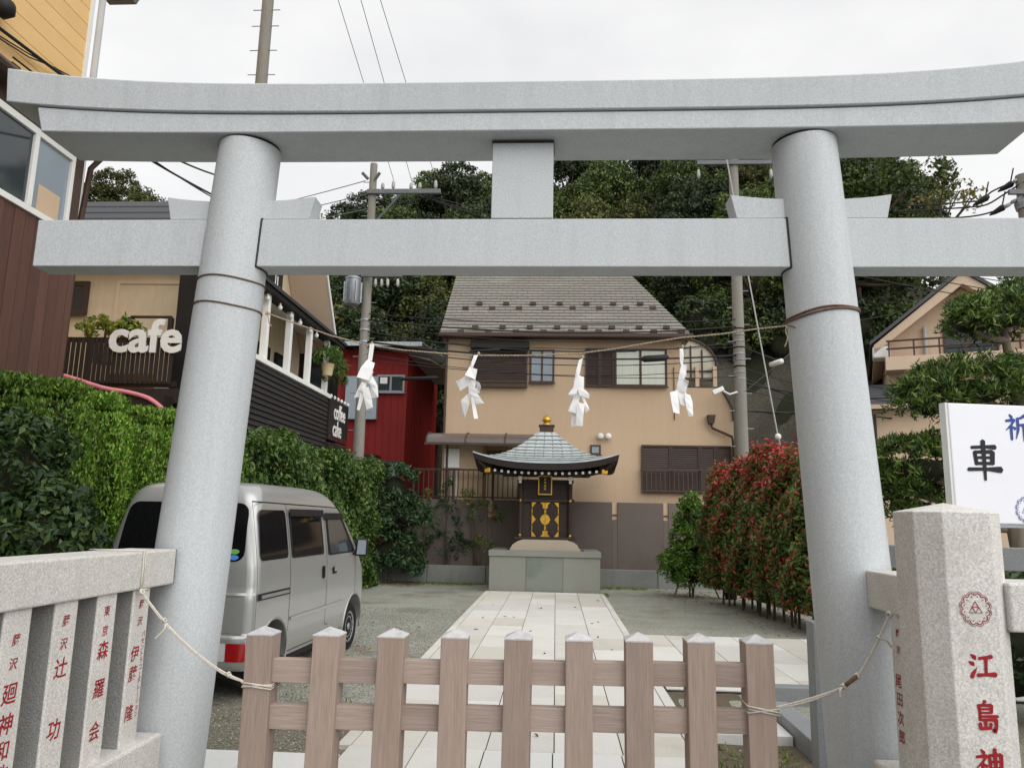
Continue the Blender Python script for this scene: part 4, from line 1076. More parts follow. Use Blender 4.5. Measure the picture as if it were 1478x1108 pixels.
FT = [(.28, 3.30), (.36, 3.36), (.6, 3.385), (.8, 3.37), (.95, 3.33), (1.05, 3.26), (1.15, 3.17), (1.3, 3.03), (1.5, 2.80), (1.66, 2.58), (1.75, 2.42), (1.80, 2.32), (1.84, 2.22), (1.87, 2.1), (1.89, 1.9), (1.9, 1.6)]
CT = [(.28, .10), (.6, .10), (1.1, .10), (1.5, .11), (1.75, .13), (1.9, .15)]
vw = lambda z: lerpt(WT, z); vr = lambda z: lerpt(RT, z); vf = lambda z: lerpt(FT, z)
van = thing('parked_van', 'silver one-box microvan parked on the gravel behind the gate pillar nearest the cafe', 'van', tuple(VR0))
zs = sorted(set([.28 + .035 * i for i in range(43)] + [.575, .59, 1.80, 1.82, 1.84, 1.855, 1.87, 1.88, 1.89, 1.896, 1.9]))
zs = [z for z in zs if z <= 1.9]
NCn = 7
body = MB(); ringn = None
for z in zs:
    w, y0, y1, cr = vw(z), vr(z), vf(z), lerpt(CT, z)
    cr = min(cr, w * .6)
    pts = []
    for (cx, cy, a0) in ((w - cr, y0 + cr, -90), (w - cr, y1 - cr * 1.6, 0), (-w + cr, y1 - cr * 1.6, 90), (-w + cr, y0 + cr, 180)):
        ry = cr if cy < 1.5 else cr * 1.6
        for k in range(NCn + 1):
            a = R(a0 + 90 * k / NCn)
            pts.append((cx + cr * math.cos(a), cy + ry * math.sin(a)))
    # extra points along the flanks so that the arches cut cleanly
    full = []
    for i, p in enumerate(pts):
        full.append(p); q = pts[(i + 1) % len(pts)]
        d_ = math.hypot(q[0] - p[0], q[1] - p[1])
        if i % (NCn + 1) == NCn:
            for k in range(1, 12): full.append((p[0] + (q[0] - p[0]) * k / 12, p[1] + (q[1] - p[1]) * k / 12))
    ringn = len(full)
    crown = 0.0
    body.v += [V(x, y, z) for x, y in full]
for i in range(len(zs) - 1):
    for j in range(ringn):
        a, b_ = i * ringn + j, i * ringn + (j + 1) % ringn
        body.f.append((a, b_, b_ + ringn, a + ringn))
body.f.append(tuple(range(ringn - 1, -1, -1))); body.f.append(tuple((len(zs) - 1) * ringn + j for j in range(ringn)))
bo = body.build('body', M['silver'], van)
AX_R, AX_F, WR = 0.50, 2.93, 0.272
cut = []
for ya in (AX_R, AX_F):
    for s in (-1, 1):
        c_ = MB(); n = 40; cz = .31; rr = .345
        p = [V(s * .45, ya + rr * math.cos(2 * math.pi * k / n), cz + rr * math.sin(2 * math.pi * k / n)) for k in range(n)]
        if s < 0: p = p[::-1]
        c_.prism(p, VRt * s * .5)
        co = c_.build('cutter', M['plastic']); cut.append(co)
        md = bo.modifiers.new('b', 'BOOLEAN'); md.operation = 'DIFFERENCE'; md.object = co; md.solver = 'EXACT'
dg = bpy.context.evaluated_depsgraph_get(); dg.update()
nm_ = bpy.data.meshes.new_from_object(bo.evaluated_get(dg)); bo.modifiers.clear(); bo.data = nm_
for c_ in cut: bpy.data.objects.remove(c_)
nm_.polygons.foreach_set('use_smooth', [True] * len(nm_.polygons)); nm_.set_sharp_from_angle(angle=R(32))
def side_patch(y0, y1, z0, z1, m, nm, par, off=.004, rc=.05, sl0=0.0, sl1=0.0, n=14):
    """patch on the right flank; sl: shift of the y limits at the top"""
    b = MB()
    for i in range(n + 1):
        t = i / n; t = .5 - .5 * math.cos(math.pi * t); z = z0 + (z1 - z0) * t
        dd = min(z - z0, z1 - z)
        ins = rc - math.sqrt(max(rc * rc - (rc - min(dd, rc)) ** 2, 0)) if rc > 0 else 0
        ya, yb = y0 + sl0 * t + ins, y1 + sl1 * t - ins
        b.v += [V(vw(z) + off, ya + (yb - ya) * q / 4, z) for q in range(5)]
    for i in range(n):
        for q in range(4):
            a = 5 * i + q; b.f.append((a, a + 1, a + 6, a + 5))
    return b.build(nm, m, par, smooth=True)
def rear_patch(x0, x1, z0, z1, m, nm, par, off=.004, rc=.05, top=0.0, n=14):
    b = MB()
    def yy(x, z):
        w, cr = vw(z), lerpt(CT, z); e = max(0, abs(x) - (w - cr))
        return vr(z) + cr - math.sqrt(max(cr * cr - e * e, 0)) - off
    for i in range(n + 1):
        t = .5 - .5 * math.cos(math.pi * i / n); z = z0 + (z1 - z0) * t
        dd = min(z - z0, z1 - z)
        ins = rc - math.sqrt(max(rc * rc - (rc - min(dd, rc)) ** 2, 0)) if rc > 0 else 0
        xa, xb = x0 + ins + top * t, x1 - ins - top * t
        b.v += [V(xa + (xb - xa) * q / 16, yy(xa + (xb - xa) * q / 16, z), z) for q in range(17)]
    for i in range(n):
        for q in range(16):
            a = 17 * i + q; b.f.append((a, a + 1, a + 18, a + 17))
    return b.build(nm, m, par, smooth=True)
W_ = M['glass_van']
side_patch(.13, .78, 1.195, 1.645, W_, 'side_window', van, sl0=.05)
side_patch(.86, 1.80, 1.185, 1.63, M['plastic'], 'window_frame', van, off=.003, rc=.04)
side_patch(.92, 1.74, 1.205, 1.60, W_, 'side_window', van, off=.006, rc=.03)
side_patch(1.93, 2.93, 1.165, 1.60, M['plastic'], 'window_frame', van, off=.003, rc=.03, sl1=-.42)
side_patch(1.99, 2.80, 1.185, 1.57, M['glass'], 'side_window', van, off=.006, rc=.03, sl1=-.36)
# rain visors above the side windows
side_patch(.86, 1.84, 1.59, 1.66, M['plastic'], 'rain_visor', van, off=.022, rc=.01)
side_patch(1.86, 2.52, 1.56, 1.63, M['plastic'], 'rain_visor', van, off=.022, rc=.01)
rw_ = rear_patch(-.60, .60, 1.19, 1.70, W_, 'rear_window', van, rc=.09, top=.035)
for zz, m in ((1.275, 'green_sticker'), (1.225, 'blue_sticker')):
    MB().prism([V(.50 + .045 * math.cos(a * .349), vr(zz + .025 * math.sin(a * .349)) - .007, zz + .022 * math.sin(a * .349)) for a in range(18)], VF * .0015).build('sticker', M[m], rw_)
# bumper, lamps
rear_patch(-.74, .735, .30, .575, M['silver'], 'bumper', van, off=.022, rc=.02, top=0)
lp = rear_patch(.535, .70, .365, .515, M['lamp_red'], 'tail_lamp', van, off=.03, rc=.012)
rear_patch(.46, .532, .365, .515, M['lamp_clear'], 'reverse_lamp', van, off=.03, rc=.012)
rear_patch(-.70, -.535, .365, .515, M['lamp_red'], 'tail_lamp', van, off=.03, rc=.012)
rear_patch(-.72, .72, .905, .93, M['silver'], 'tailgate_crease', van, off=.012, rc=.008)
rear_patch(-.25, .25, .66, .80, M['white'], 'number_plate_recess', van, off=.006, rc=.01)
# seams: thin dark lines
def seam_s(y0, z0, y1, z1, wd=.004, n=14):
    b = MB()
    for i in range(n + 1):
        t = i / n; z = z0 + (z1 - z0) * t; y = y0 + (y1 - y0) * t
        if abs(z1 - z0) > abs(y1 - y0): b.v += [V(vw(z) + .0015, y - wd, z), V(vw(z) + .0015, y + wd, z)]
        else: b.v += [V(vw(z) + .0015, y, z - wd), V(vw(z) + .0015, y, z + wd)]
    for i in range(n): b.f.append((2 * i, 2 * i + 1, 2 * i + 3, 2 * i + 2))
    b.build('panel_gap', M['plastic'], van)
seam_s(.825, .30, .825, 1.70); seam_s(1.885, .44, 1.885, 1.66); seam_s(1.885, .44, 2.0, .42); seam_s(2.93, .62, 2.93, 1.15)
seam_s(.06, .60, .06, 1.72); seam_s(.06, 1.715, 2.45, 1.69, .006); seam_s(.83, .315, 2.55, .315); seam_s(-.0, .585, .16, .585)
rear_patch(-.73, .73, .578, .590, M['plastic'], 'panel_gap', van, off=.003, rc=0)
side_patch(.09, .83, .855, .915, M['plastic'], 'slide_rail', van, off=.002, rc=.004)
side_patch(.16, .80, .868, .898, M['rim'], 'slide_rail_trim', van, off=.006, rc=.004)
side_patch(1.72, 1.83, .93, 1.06, M['plastic'], 'handle_recess', van, off=.003, rc=.03)
side_patch(1.745, 1.80, .925, 1.065, M['silver'], 'door_handle', van, off=.03, rc=.02)
side_patch(2.06, 2.22, .955, 1.03, M['plastic'], 'handle_recess', van, off=.003, rc=.03)
side_patch(2.05, 2.235, .985, 1.035, M['silver'], 'door_handle', van, off=.03, rc=.02)
side_patch(.86, 2.55, .60, .635, M['silver'], 'door_crease', van, off=.010, rc=.012)
# wheel arch lips
for ya in (AX_R, AX_F):
    b = MB(); pts = []
    for k in range(25):
        a = R(-12 + 204 * k / 24); z = .31 + .36 * math.sin(a)
        pts.append(V(vw(max(z, .28)) - .004, ya + .36 * math.cos(a), z))
    b.tube(pts, .014, 8).build('arch_lip', M['silver'], van, smooth=True)
# wheels
for ya in (AX_R, AX_F):
    for s in (-1, 1):
        c_ = V(s * .63, ya, WR); A = Matrix((VRt * s, VF, Vector((0, 0, 1)))).transposed() @ Matrix.Rotation(R(90), 3, 'Y')
        w_ = MB().lathe([(.17, -.07), (.25, -.075), (.268, -.06), (.272, -.03), (.272, .03), (.268, .06), (.25, .075), (.19, .07), (.178, .055)], tuple(c_), 40, A).build('wheel', M['tyre'], van, auto=40)
        MB().lathe([(.02, .046), (.05, .05), (.06, .045), (.095, .048), (.115, .058), (.145, .05), (.165, .058), (.178, .066), (.186, .06), (.18, .03), (.02, .02)], tuple(c_), 40, A).build('rim', M['rim'], w_, auto=40)
        for k in range(12):
            a = 2 * math.pi * k / 12
            p = c_ + A @ Vector((.148 * math.cos(a), .148 * math.sin(a), .0562))
            MB().lathe([(.013, 0), (.013, .004)], tuple(p), 10, A).build('vent_hole', M['plastic'], w_)
        MB().lathe([(.045, .05), (.042, .062), (.02, .066)], tuple(c_), 16, A).build('hub_cap', M['rim'], w_, smooth=True)
# underbody, mirror
MB().hexa([V(-.66, .12, .2), V(.66, .12, .2), V(.66, 3.2, .2), V(-.66, 3.2, .2), V(-.66, .12, .3), V(.66, .12, .3), V(.66, 3.2, .3), V(-.66, 3.2, .3)]).build('underbody', M['plastic'], van)
for s in (1, -1):
    mi = MB().hexa([V(s * .74, 2.82, 1.12), V(s * .90, 2.82, 1.12), V(s * .90, 2.92, 1.12), V(s * .74, 2.92, 1.12), V(s * .76, 2.83, 1.33), V(s * .90, 2.83, 1.33), V(s * .89, 2.92, 1.33), V(s * .76, 2.92, 1.33)])
    if s < 0: mi.f = [f[::-1] for f in mi.f]
    mo = mi.build('mirror', M['plastic'], van, bevel=.02)
    if s > 0: MB().hexa([V(.775, 2.814, 1.14), V(.885, 2.814, 1.14), V(.885, 2.8185, 1.14), V(.775, 2.8185, 1.14), V(.785, 2.824, 1.31), V(.885, 2.824, 1.31), V(.885, 2.8285, 1.31), V(.785, 2.8285, 1.31)]).build('mirror_glass', M['glass_pale'], mo)
    MB().tube([V(s * .69, 2.85, 1.15), V(s * .76, 2.86, 1.16)], .03, 8).build('mirror_arm', M['plastic'], van)
# windscreen and headlamp
b = MB()
for i in range(9):
    z = 1.12 + .52 * i / 8
    b.v += [V((-1 + 2 * q / 10) * (vw(z) - .13), vf(z) + .004, z) for q in range(11)]
for i in range(8):
    for q in range(10):
        a = 11 * i + q; b.f.append((a, a + 11, a + 12, a + 1))
b.build('windscreen', M['glass'], van, smooth=True)
for s in (-1, 1):
    MB().lathe([(.002, -.02), (.09, 0), (.07, .03), (.002, .045)], tuple(V(s * .58, 3.33, .78)), 20, Matrix((VRt, Vector((0, 0, 1)), VF)).transposed()).build('headlight', M['lamp_clear'], van, smooth=True)
# ================================================================== BUILDINGS
def window(par, x0, x1, z0, z1, y, m_glass, m_frame, fw=.05, mull=(), depth=.06, name='window', sill=True):
    """window in a wall facing -Y; y is the wall plane"""
    f = MB()
    f.box((x0, y - .03, z0), (x0 + fw, y + .03, z1)).box((x1 - fw, y - .03, z0), (x1, y + .03, z1))
    f.box((x0 + fw, y - .03, z0), (x1 - fw, y + .03, z0 + fw)).box((x0 + fw, y - .03, z1 - fw), (x1 - fw, y + .03, z1))
    for mx_ in mull: f.box((mx_ - fw / 2, y - .028, z0 + fw), (mx_ + fw / 2, y + .03, z1 - fw))
    w = f.build(name, m_frame, par, bevel=.004)
    xs = [x0 + fw] + [q for mx_ in mull for q in (mx_ - fw / 2, mx_ + fw / 2)] + [x1 - fw]
    for a, b_ in zip(xs[::2], xs[1::2]):
        MB().box((a, y - .012, z0 + fw), (b_, y - .004, z1 - fw)).build('pane', m_glass, w)
    if sill: MB().box((x0 - .03, y - .08, z0 - .03), (x1 + .03, y - .031, z0 - .002)).build('sill', m_frame, w)
    return w
def louvre(par, x0, x1, z0, z1, y, m, fw=.05, pitch=.07, vertical=False, name='shutter'):
    f = MB()
    f.box((x0, y - .05, z0), (x0 + fw, y, z1)).box((x1 - fw, y - .05, z0), (x1, y, z1))
    f.box((x0 + fw, y - .05, z0), (x1 - fw, y, z0 + fw)).box((x0 + fw, y - .05, z1 - fw), (x1 - fw, y, z1))
    w = f.build(name, m, par)
    s = MB(); z = z0 + fw
    while z < z1 - fw - .02:
        s.hexa([(x0 + fw, y - .035, z), (x1 - fw, y - .035, z), (x1 - fw, y - .02, z), (x0 + fw, y - .02, z), (x0 + fw, y - .012, z + pitch), (x1 - fw, y - .012, z + pitch), (x1 - fw, y - .002, z + pitch), (x0 + fw, y - .002, z + pitch)])
        z += pitch
    s.build('slats', m, w)
    return w
# ------------------------------------------------------------------ beige house
HYF = 20.0
bh = thing('beige_house', 'beige plastered house with grey slate roof and brown shutters behind the shrine', 'house', (0.5, 22.5, 0))
wp = [(-2.99, 0), (4.57, 0), (4.57, 4.30), (4.30, 5.06), (3.27, 5.06), (3.27, 6.34), (-2.99, 6.34)]
MB().prism([(x, HYF, z) for x, z in wp][::-1], (0, 5.0, 0)).build('wall', M['plaster'], bh)
MB().tube([atY(1041, 561, 19.97), atY(1057, 588, 19.97), (4.575, 19.97, 4.2)], .025, 6).build('verge_trim', M['brown_trim'], bh)
# roof with stepped courses; hip on the right, verge on the left
E0y, E0z, T0y, T0z = 19.62, 6.36, 23.0, 9.35
rf = MB(); NCr = 25
def hr(t, s):
    y = E0y + (T0y - E0y) * t; z = E0z + (T0z - E0z) * t
    return Vector((-3.12 if s < 0 else 3.50 - 1.50 * t, y, z))
for c in range(NCr):
    t0, t1 = c / NCr, (c + 1) / NCr
    up = Vector((0, -.02, .034))
    a, b_, c1, d1 = hr(t0, -1) + up, hr(t0, 1) + up, hr(t1, 1), hr(t1, -1)
    e_, f_ = hr(t0, -1), hr(t0, 1)
    rf.add([a, b_, c1, d1, e_, f_], [(0, 1, 2, 3), (4, 5, 1, 0), (5, 2, 1), (4, 0, 3)])
roof = rf.build('roof', M['slate'], bh)
MB().add([hr(0, 1) - Vector((0, 0, .01)), Vector((3.50, 25, E0z)), Vector((2.0, 25, T0z)), hr(1, 1)], [(0, 1, 2, 3)]).build('roof_hip_side', M['slate'], bh)
MB().add([hr(0, -1) + Vector((.02, .05, -.03)), hr(1, -1) + Vector((.02, 0, -.03)), Vector((-3.1, 25.5, T0z)), Vector((-3.1, 25.5, E0z - .03))], [(0, 1, 2, 3)]).build('gable_wall', M['plaster'], bh)
MB().box((-3.14, 19.55, 6.30), (3.52, 19.63, 6.42)).build('gutter', M['brown_trim'], bh, bevel=.02)
MB().box((-3.10, 19.64, 6.33), (3.45, 20.0, 6.36)).build('soffit', M['brown_trim'], bh)
# vertical tile joints, staggered, as thin dark slits on the courses
jn = MB()
for c in range(NCr):
    t0, t1 = c / NCr, (c + 1) / NCr
    x = -3.0 + (c % 2) * .15 + rnd.uniform(0, .03)
    while x < 3.4 - 1.5 * t1:
        p0, p1 = hr(t0, -1) + Vector((0, -.022, .036)), hr(t1, -1) + Vector((0, -.001, .003))
        jn.add([(x, p0.y, p0.z), (x + .012, p0.y, p0.z), (x + .012, p1.y, p1.z), (x, p1.y, p1.z)], [(0, 1, 2, 3)])
        x += .30
jn.build('tile_joint', M['slate_dark'], roof)
# snow guards in two staggered double rows
def guard_row(y_px, x_first, step, n):
    for k in range(n):
        px = x_first + step * k
        # intersect with the roof plane
        d = ray(px, y_px); nrm = Vector((0, -(T0z - E0z), T0y - E0y)); p0 = Vector((0, E0y, E0z + .04)) - Vector((0, 0, CAMH))
        q = d * (nrm.dot(p0) / nrm.dot(d)) + Vector((0, 0, CAMH))
        if q.x < 3.3 - 1.5 * (q.y - E0y) / (T0y - E0y):
            MB().box((q.x - .085, q.y - .05, q.z - .01), (q.x + .085, q.y + .02, q.z + .075)).build('snow_guard', M['brown_trim'], roof)
guard_row(440, 692, 38.6, 8); guard_row(446, 672, 38.6, 8); guard_row(474, 686, 39.4, 8); guard_row(480, 665, 39.8, 9)
# first-floor openings
P = lambda px, py: atY(px, py, HYF)
a, b_ = P(683, 495), P(761, 560)
louvre(bh, a.x, b_.x, b_.z + .12, a.z - .22, HYF - .06, M['brown_shutter'], .05, .05)
MB().box((a.x - .04, HYF - .28, a.z - .20), (b_.x + .04, HYF - .002, a.z)).build('shutter_box', M['black'], bh, bevel=.02)
MB().box((a.x, HYF - .14, b_.z), (b_.x, HYF - .002, b_.z + .10)).build('sill', M['brown_trim'], bh)
a, b_ = P(765, 505), P(800, 553)
window(bh, a.x, b_.x, b_.z, a.z, HYF - .034, M['glass_pale'], M['brown_trim'], .05, ((a.x + b_.x) / 2,))
a, b_ = P(845, 503), P(963, 560)
xm = P(886, 530).x
louvre(bh, a.x, (a.x + xm) / 2, b_.z, a.z, HYF - .03, M['brown_shutter'], .045, .05); louvre(bh, (a.x + xm) / 2 + .004, xm, b_.z, a.z, HYF - .03, M['brown_shutter'], .045, .05)
window(bh, xm + .01, b_.x, b_.z + .02, a.z, HYF - .034, M['curtain'], M['brown_trim'], .06, ((xm + b_.x) / 2,))
# ground-floor shutters with guard rail
a, b_ = P(925, 642), P(1057, 713)
xs = [a.x, P(968, 680).x, P(1010, 680).x, P(1033, 680).x, b_.x]
for q in range(4): louvre(bh, xs[q] + .003, xs[q + 1] - .003, b_.z, a.z, HYF - .03, M['brown_shutter'], .045, .055)
rl = MB().box((a.x - .02, HYF - .26, b_.z + .56), (xs[2] + .05, HYF - .22, b_.z + .61)).box((a.x - .02, HYF - .26, b_.z + .02), (xs[2] + .05, HYF - .22, b_.z + .06)).build('window_guard', M['brown_trim'], bh)
for k in range(14):
    x = a.x + (xs[2] - a.x) * k / 13
    MB().box((x - .012, HYF - .25, b_.z + .061), (x + .012, HYF - .23, b_.z + .559)).build('baluster', M['brown_trim'], rl)
for x in (a.x, xs[2]):
    MB().box((x - .015, HYF - .219, b_.z + .565), (x + .015, HYF - .036, b_.z + .6)).build('guard_arm', M['brown_trim'], rl)
a, b_ = P(852, 642), P(867, 656)
window(bh, a.x, b_.x, b_.z, a.z, HYF - .034, M['glass_pale'], M['brown_trim'], .04)
# awning over the entrance
a, b_ = P(636, 627), P(790, 641)
aw = MB()
for k in range(9):
    t = k / 8; ang_ = R(90 * t)
    aw.v += [Vector((-3.30, 19.98 - .75 * math.sin(ang_), 3.46 + .30 * math.cos(ang_))), Vector((-.3, 19.98 - .75 * math.sin(ang_), 3.46 + .30 * math.cos(ang_)))]
for k in range(8): aw.f.append((2 * k, 2 * k + 1, 2 * k + 3, 2 * k + 2))
awo = aw.build('awning', mk('smoked_sheet', srgb(96, 86, 82), 0.35, 0.1, 3, spec=.5), bh, solid=.012)
for x in (-3.3, -2.3, -1.3, -.3):
    MB().tube([(x, 19.98 - .77 * math.sin(R(90 * k / 8)), 3.46 + .32 * math.cos(R(90 * k / 8))) for k in range(9)], .018, 6).build('awning_rib', M['brown_trim'], awo)
MB().box((-3.33, 19.17, 3.40), (-.27, 19.235, 3.46)).build('awning_gutter', M['brown_trim'], awo)
# entrance: door and meter box
a, b_ = P(698, 648), P(752, 720)
dr = MB().box((a.x, HYF - .05, 2.06), (a.x + .09, HYF, 3.42)).box((a.x + .95, HYF - .05, 2.06), (a.x + 1.03, HYF, 3.42)).box((a.x + .09, HYF - .05, 2.72), (a.x + .95, HYF, 2.82)).box((a.x + .09, HYF - .05, 3.34), (a.x + .95, HYF, 3.42)).build('door', M['door'], bh)
MB().box((a.x + .092, HYF - .025, 2.06), (a.x + .948, HYF - .003, 2.718)).build('door_panel', M['cream'], dr)
MB().box((a.x + .092, HYF - .025, 2.822), (a.x + .948, HYF - .003, 3.338)).build('door_panel', M['brown_trim'], dr)
MB().box((a.x + .03, HYF - .075, 2.68), (a.x + .06, HYF - .051, 2.84)).build('handle', M['black'], dr)
a, b_ = P(644, 648), P(658, 673)
MB().box((a.x - .02, HYF - .16, b_.z - .05), (a.x + .37, HYF - .002, a.z)).build('meter_box', M['white'], bh, bevel=.01)
MB().tube([(a.x + .06, HYF - .2, a.z + .1), (a.x + .06, HYF - .2, 2.06)], .03, 8).build('meter_pipe', M['brown_trim'], bh)
for dx in (0.3, .42): MB().tube([(a.x - .12 + dx, HYF - .05, 2.06), (a.x - .12 + dx, HYF - .05, b_.z - .05)], .02, 6).build('white_pipe', M['white'], bh)
# flood lights, rain hopper and downpipe
c = P(872, 630)
for s in (-1, 1): MB().lathe([(.02, -.08), (.075, -.05), (.08, .04), (.06, .06)], (c.x + s * .1, HYF - .12, c.z), 14, Matrix.Rotation(R(90), 3, 'X')).build('floodlight', M['ceramic'], bh, smooth=True)
c = P(1025, 600)
hp = MB().hexa([(c.x - .06, HYF - .2, c.z - .22), (c.x + .06, HYF - .2, c.z - .22), (c.x + .06, HYF - .04, c.z - .22), (c.x - .06, HYF - .04, c.z - .22), (c.x - .1, HYF - .22, c.z), (c.x + .1, HYF - .22, c.z), (c.x + .1, HYF - .02, c.z), (c.x - .1, HYF - .02, c.z)]).build('rain_hopper', M['brown_trim'], bh)
MB().tube([(c.x, HYF - .12, c.z - .2), (c.x + .02, HYF - .12, c.z - .33), (4.50, HYF - .12, c.z - .55), (4.52, HYF - .12, c.z - .7), (4.52, HYF - .12, 2.1)], .035, 8).build('downpipe', M['brown_trim'], hp, smooth=True)
MB().tube([(-2.96, HYF - .05, 6.3), (-2.96, HYF - .05, 3.8)], .035, 8).build('downpipe', M['brown_trim'], bh)
MB().tube([(3.06, HYF - .03, 5.6), (3.06, HYF - .03, 4.2)], .012, 6).build('wall_conduit', M['brown_trim'], bh)
# balcony with arched translucent canopy at the right
bc = MB()
for k in range(9):
    ang_ = R(90 * k / 8)
    bc.v += [Vector((3.32 + .95 * math.sin(ang_), 20.5, 5.75 + .75 * math.cos(ang_))), Vector((3.32 + .95 * math.sin(ang_), 23.5, 5.75 + .75 * math.cos(ang_)))]
for k in range(8): bc.f.append((2 * k, 2 * k + 1, 2 * k + 3, 2 * k + 2))
bco = bc.build('canopy', mk('frosted_sheet', srgb(204, 200, 184), 0.5, 0.05, 2), bh, solid=.01)
for yy in (20.48, 21.5, 22.5):
    MB().tube([(3.32 + .96 * math.sin(R(90 * k / 8)), yy, 5.75 + .76 * math.cos(R(90 * k / 8))) for k in range(9)], .03, 6).build('canopy_rib', M['brown_trim'], bco)
for ang_ in (30, 60, 88):
    MB().tube([(3.32 + .97 * math.sin(R(ang_)), 20.47, 5.75 + .77 * math.cos(R(ang_))), (3.32 + .97 * math.sin(R(ang_)), 23.5, 5.75 + .77 * math.cos(R(ang_)))], .02, 6).build('canopy_bar', M['brown_trim'], bco)
ce = MB()
pts_ = [Vector((3.32, 20.53, 5.40))] + [Vector((3.32 + .93 * math.sin(R(90 * k / 8)), 20.53, 5.75 + .73 * math.cos(R(90 * k / 8)))) for k in range(9)] + [Vector((4.25, 20.53, 5.40))]
ce.prism(pts_, (0, .012, 0)).build('canopy_end_pane', MATS['frosted_sheet'], bco)
for x in (3.6, 3.9): MB().box((x - .02, 20.50, 5.40), (x + .02, 20.525, 6.4 - (x - 3.32) * .35)).build('canopy_bar', M['brown_trim'], bco)
MB().box((3.32, 20.49, 5.58), (4.27, 20.527, 5.62)).build('canopy_bar', M['brown_trim'], bco); MB().box((3.32, 20.49, 5.33), (4.29, 20.53, 5.40)).build('canopy_bar', M['brown_trim'], bco)
for x in (3.75, 4.22): MB().box((x - .05, 20.42, 5.06), (x + .05, 20.52, 5.72)).build('canopy_post', M['plaster_pink'], bh)
MB().box((3.3, 20.02, 5.0601), (4.32, 20.1, 5.1)).build('parapet_cap', M['brown_trim'], bh)
# ------------------------------------------------------------------ brown clad retaining wall and terrace railing
rwl = thing('clad_wall', 'brown stone clad retaining wall running behind the shrine', 'wall', (0.4, 19.8, 0))
segs = [-4.35, -1.72, -1.62, 1.42, 1.55, 2.70, 2.82, 5.3]
for i in range(0, len(segs) - 1, 2):
    x = segs[i]
    while x < segs[i + 1] - .01:
        e_ = min(x + 1.55, segs[i + 1])
        if segs[i + 1] - e_ < .5: e_ = segs[i + 1]
        MB().box((x + .002, 19.66, .3), (e_ - .002, 19.9, 2.05 + rnd.uniform(-.004, .004))).build('panel', M['brown_clad'], rwl, bevel=.004)
        x = e_
for i in range(1, len(segs) - 2, 2):
    MB().box((segs[i] + .002, 19.70, .3), (segs[i + 1] - .002, 19.9, 2.045)).build('slot_infill', M['plaster'], rwl)
    MB().box((segs[i] + .0015, 19.661, .3), (segs[i + 1] - .0015, 19.698, 1.62)).build('slot_cover', M['brown_clad'], rwl)
    MB().box((segs[i] + .004, 19.66, 1.73), (segs[i + 1] - .004, 19.698, 1.75)).build('slot_bar', M['brown_trim'], rwl)
MB().box((-4.35, 19.905, .0), (-2.99, 23.5, 2.03)).build('terrace_fill', M['concrete'], rwl)
MB().box((-2.985, 19.905, 1.9), (-1.0, 19.99, 2.04)).build('terrace_edge', M['concrete'], rwl)
tr = thing('terrace_railing', 'brown metal baluster railing on the clad wall under the house awning', 'railing', (-2.6, 19.8, 2.05))
x0, x1 = atY(597, 700, 19.75).x, -.72
MB().box((x0, 19.73, 2.79), (x1, 19.77, 2.835)).build('top_rail', M['brown_trim'], tr); MB().box((x0, 19.735, 2.10), (x1, 19.765, 2.13)).build('bottom_rail', M['brown_trim'], tr)
n = 23
for k in range(n + 1):
    x = x0 + (x1 - x0) * k / n; big = k % 8 == 0
    MB().box((x - (.03 if big else .011), 19.74, 2.04 if big else 2.131), (x + (.03 if big else .011), 19.76, 2.789)).build('post' if big else 'baluster', M['brown_trim'], tr)
# ------------------------------------------------------------------ red house
rh = thing('red_house', 'dark red metal-sided house with small windows beside the utility pole', 'house', (-6.5, 24.5, 0))
c1 = atY(589, 505, 22.8)
MB().prism([(-9.5, 22.8, 0), (c1.x, 22.8, 0), (c1.x, 22.8, 6.55), (-9.5, 22.8, 6.75)], (0, 6.0, 0)).build('wall', M['redwall'], rh)
for k in range(22):
    x = c1.x - .02 - .22 * k
    MB().box((x - .012, 22.785, 0.2), (x + .012, 22.7995, 6.5)).build('siding_rib', M['redwall'], rh)
for k in range(1, 20):
    MB().box((c1.x + .0005, 22.8 + .25 * k - .012, .2), (c1.x + .014, 22.8 + .25 * k + .012, 6.5)).build('siding_rib', M['redwall'], rh)
MB().box((c1.x - .05, 22.76, 0), (c1.x + .03, 22.83, 6.5)).build('corner_trim', M['redwall'], rh)
rr = MB()
for k in range(16):
    x0 = -9.8 + k * .36
    rr.add([(x0, 22.2, 6.62 + .12), (x0 + .35, 22.2, 6.62 + .12), (x0 + .35, 29, 7.5), (x0, 29, 7.5), (x0, 22.2, 6.62), (x0 + .35, 22.2, 6.62)], [(0, 1, 2, 3), (4, 5, 1, 0)])
rr.build('roof', M['copper'], rh, solid=.03)
MB().add([(c1.x + .02, 22.9, 6.5), (c1.x + .02, 28, 6.5), (c1.x + 1.6, 28.0, 6.4), (c1.x + .6, 23.4, 6.45)], [(0, 1, 2, 3)]).build('side_eave', M['slate'], rh, solid=.05)
a, b_ = atY(545, 541, 22.8), atY(584, 567, 22.8)
w = window(rh, a.x, b_.x, b_.z, a.z, 22.766, M['glass'], M['metal'], .06, ((a.x + b_.x) / 2,))
MB().box((a.x + .1, 22.748, (a.z + b_.z) / 2), (a.x + .32, 22.752, a.z - .08)).build('paper_in_window', M['paper'], w)
a, b_ = atY(502, 544, 22.8), atY(544, 606, 22.8)
MB().box((a.x, 22.62, b_.z), (b_.x, 22.799, a.z)).build('cover_panel', mk('pale_blue_sheet', srgb(150, 162, 172), .5, .05, 2), rh, bevel=.01)
a, b_ = atY(535, 664, 22.8), atY(579, 690, 22.8)
window(rh, a.x, b_.x, b_.z, a.z, 22.766, M['glass_pale'], M['brown_trim'], .07)
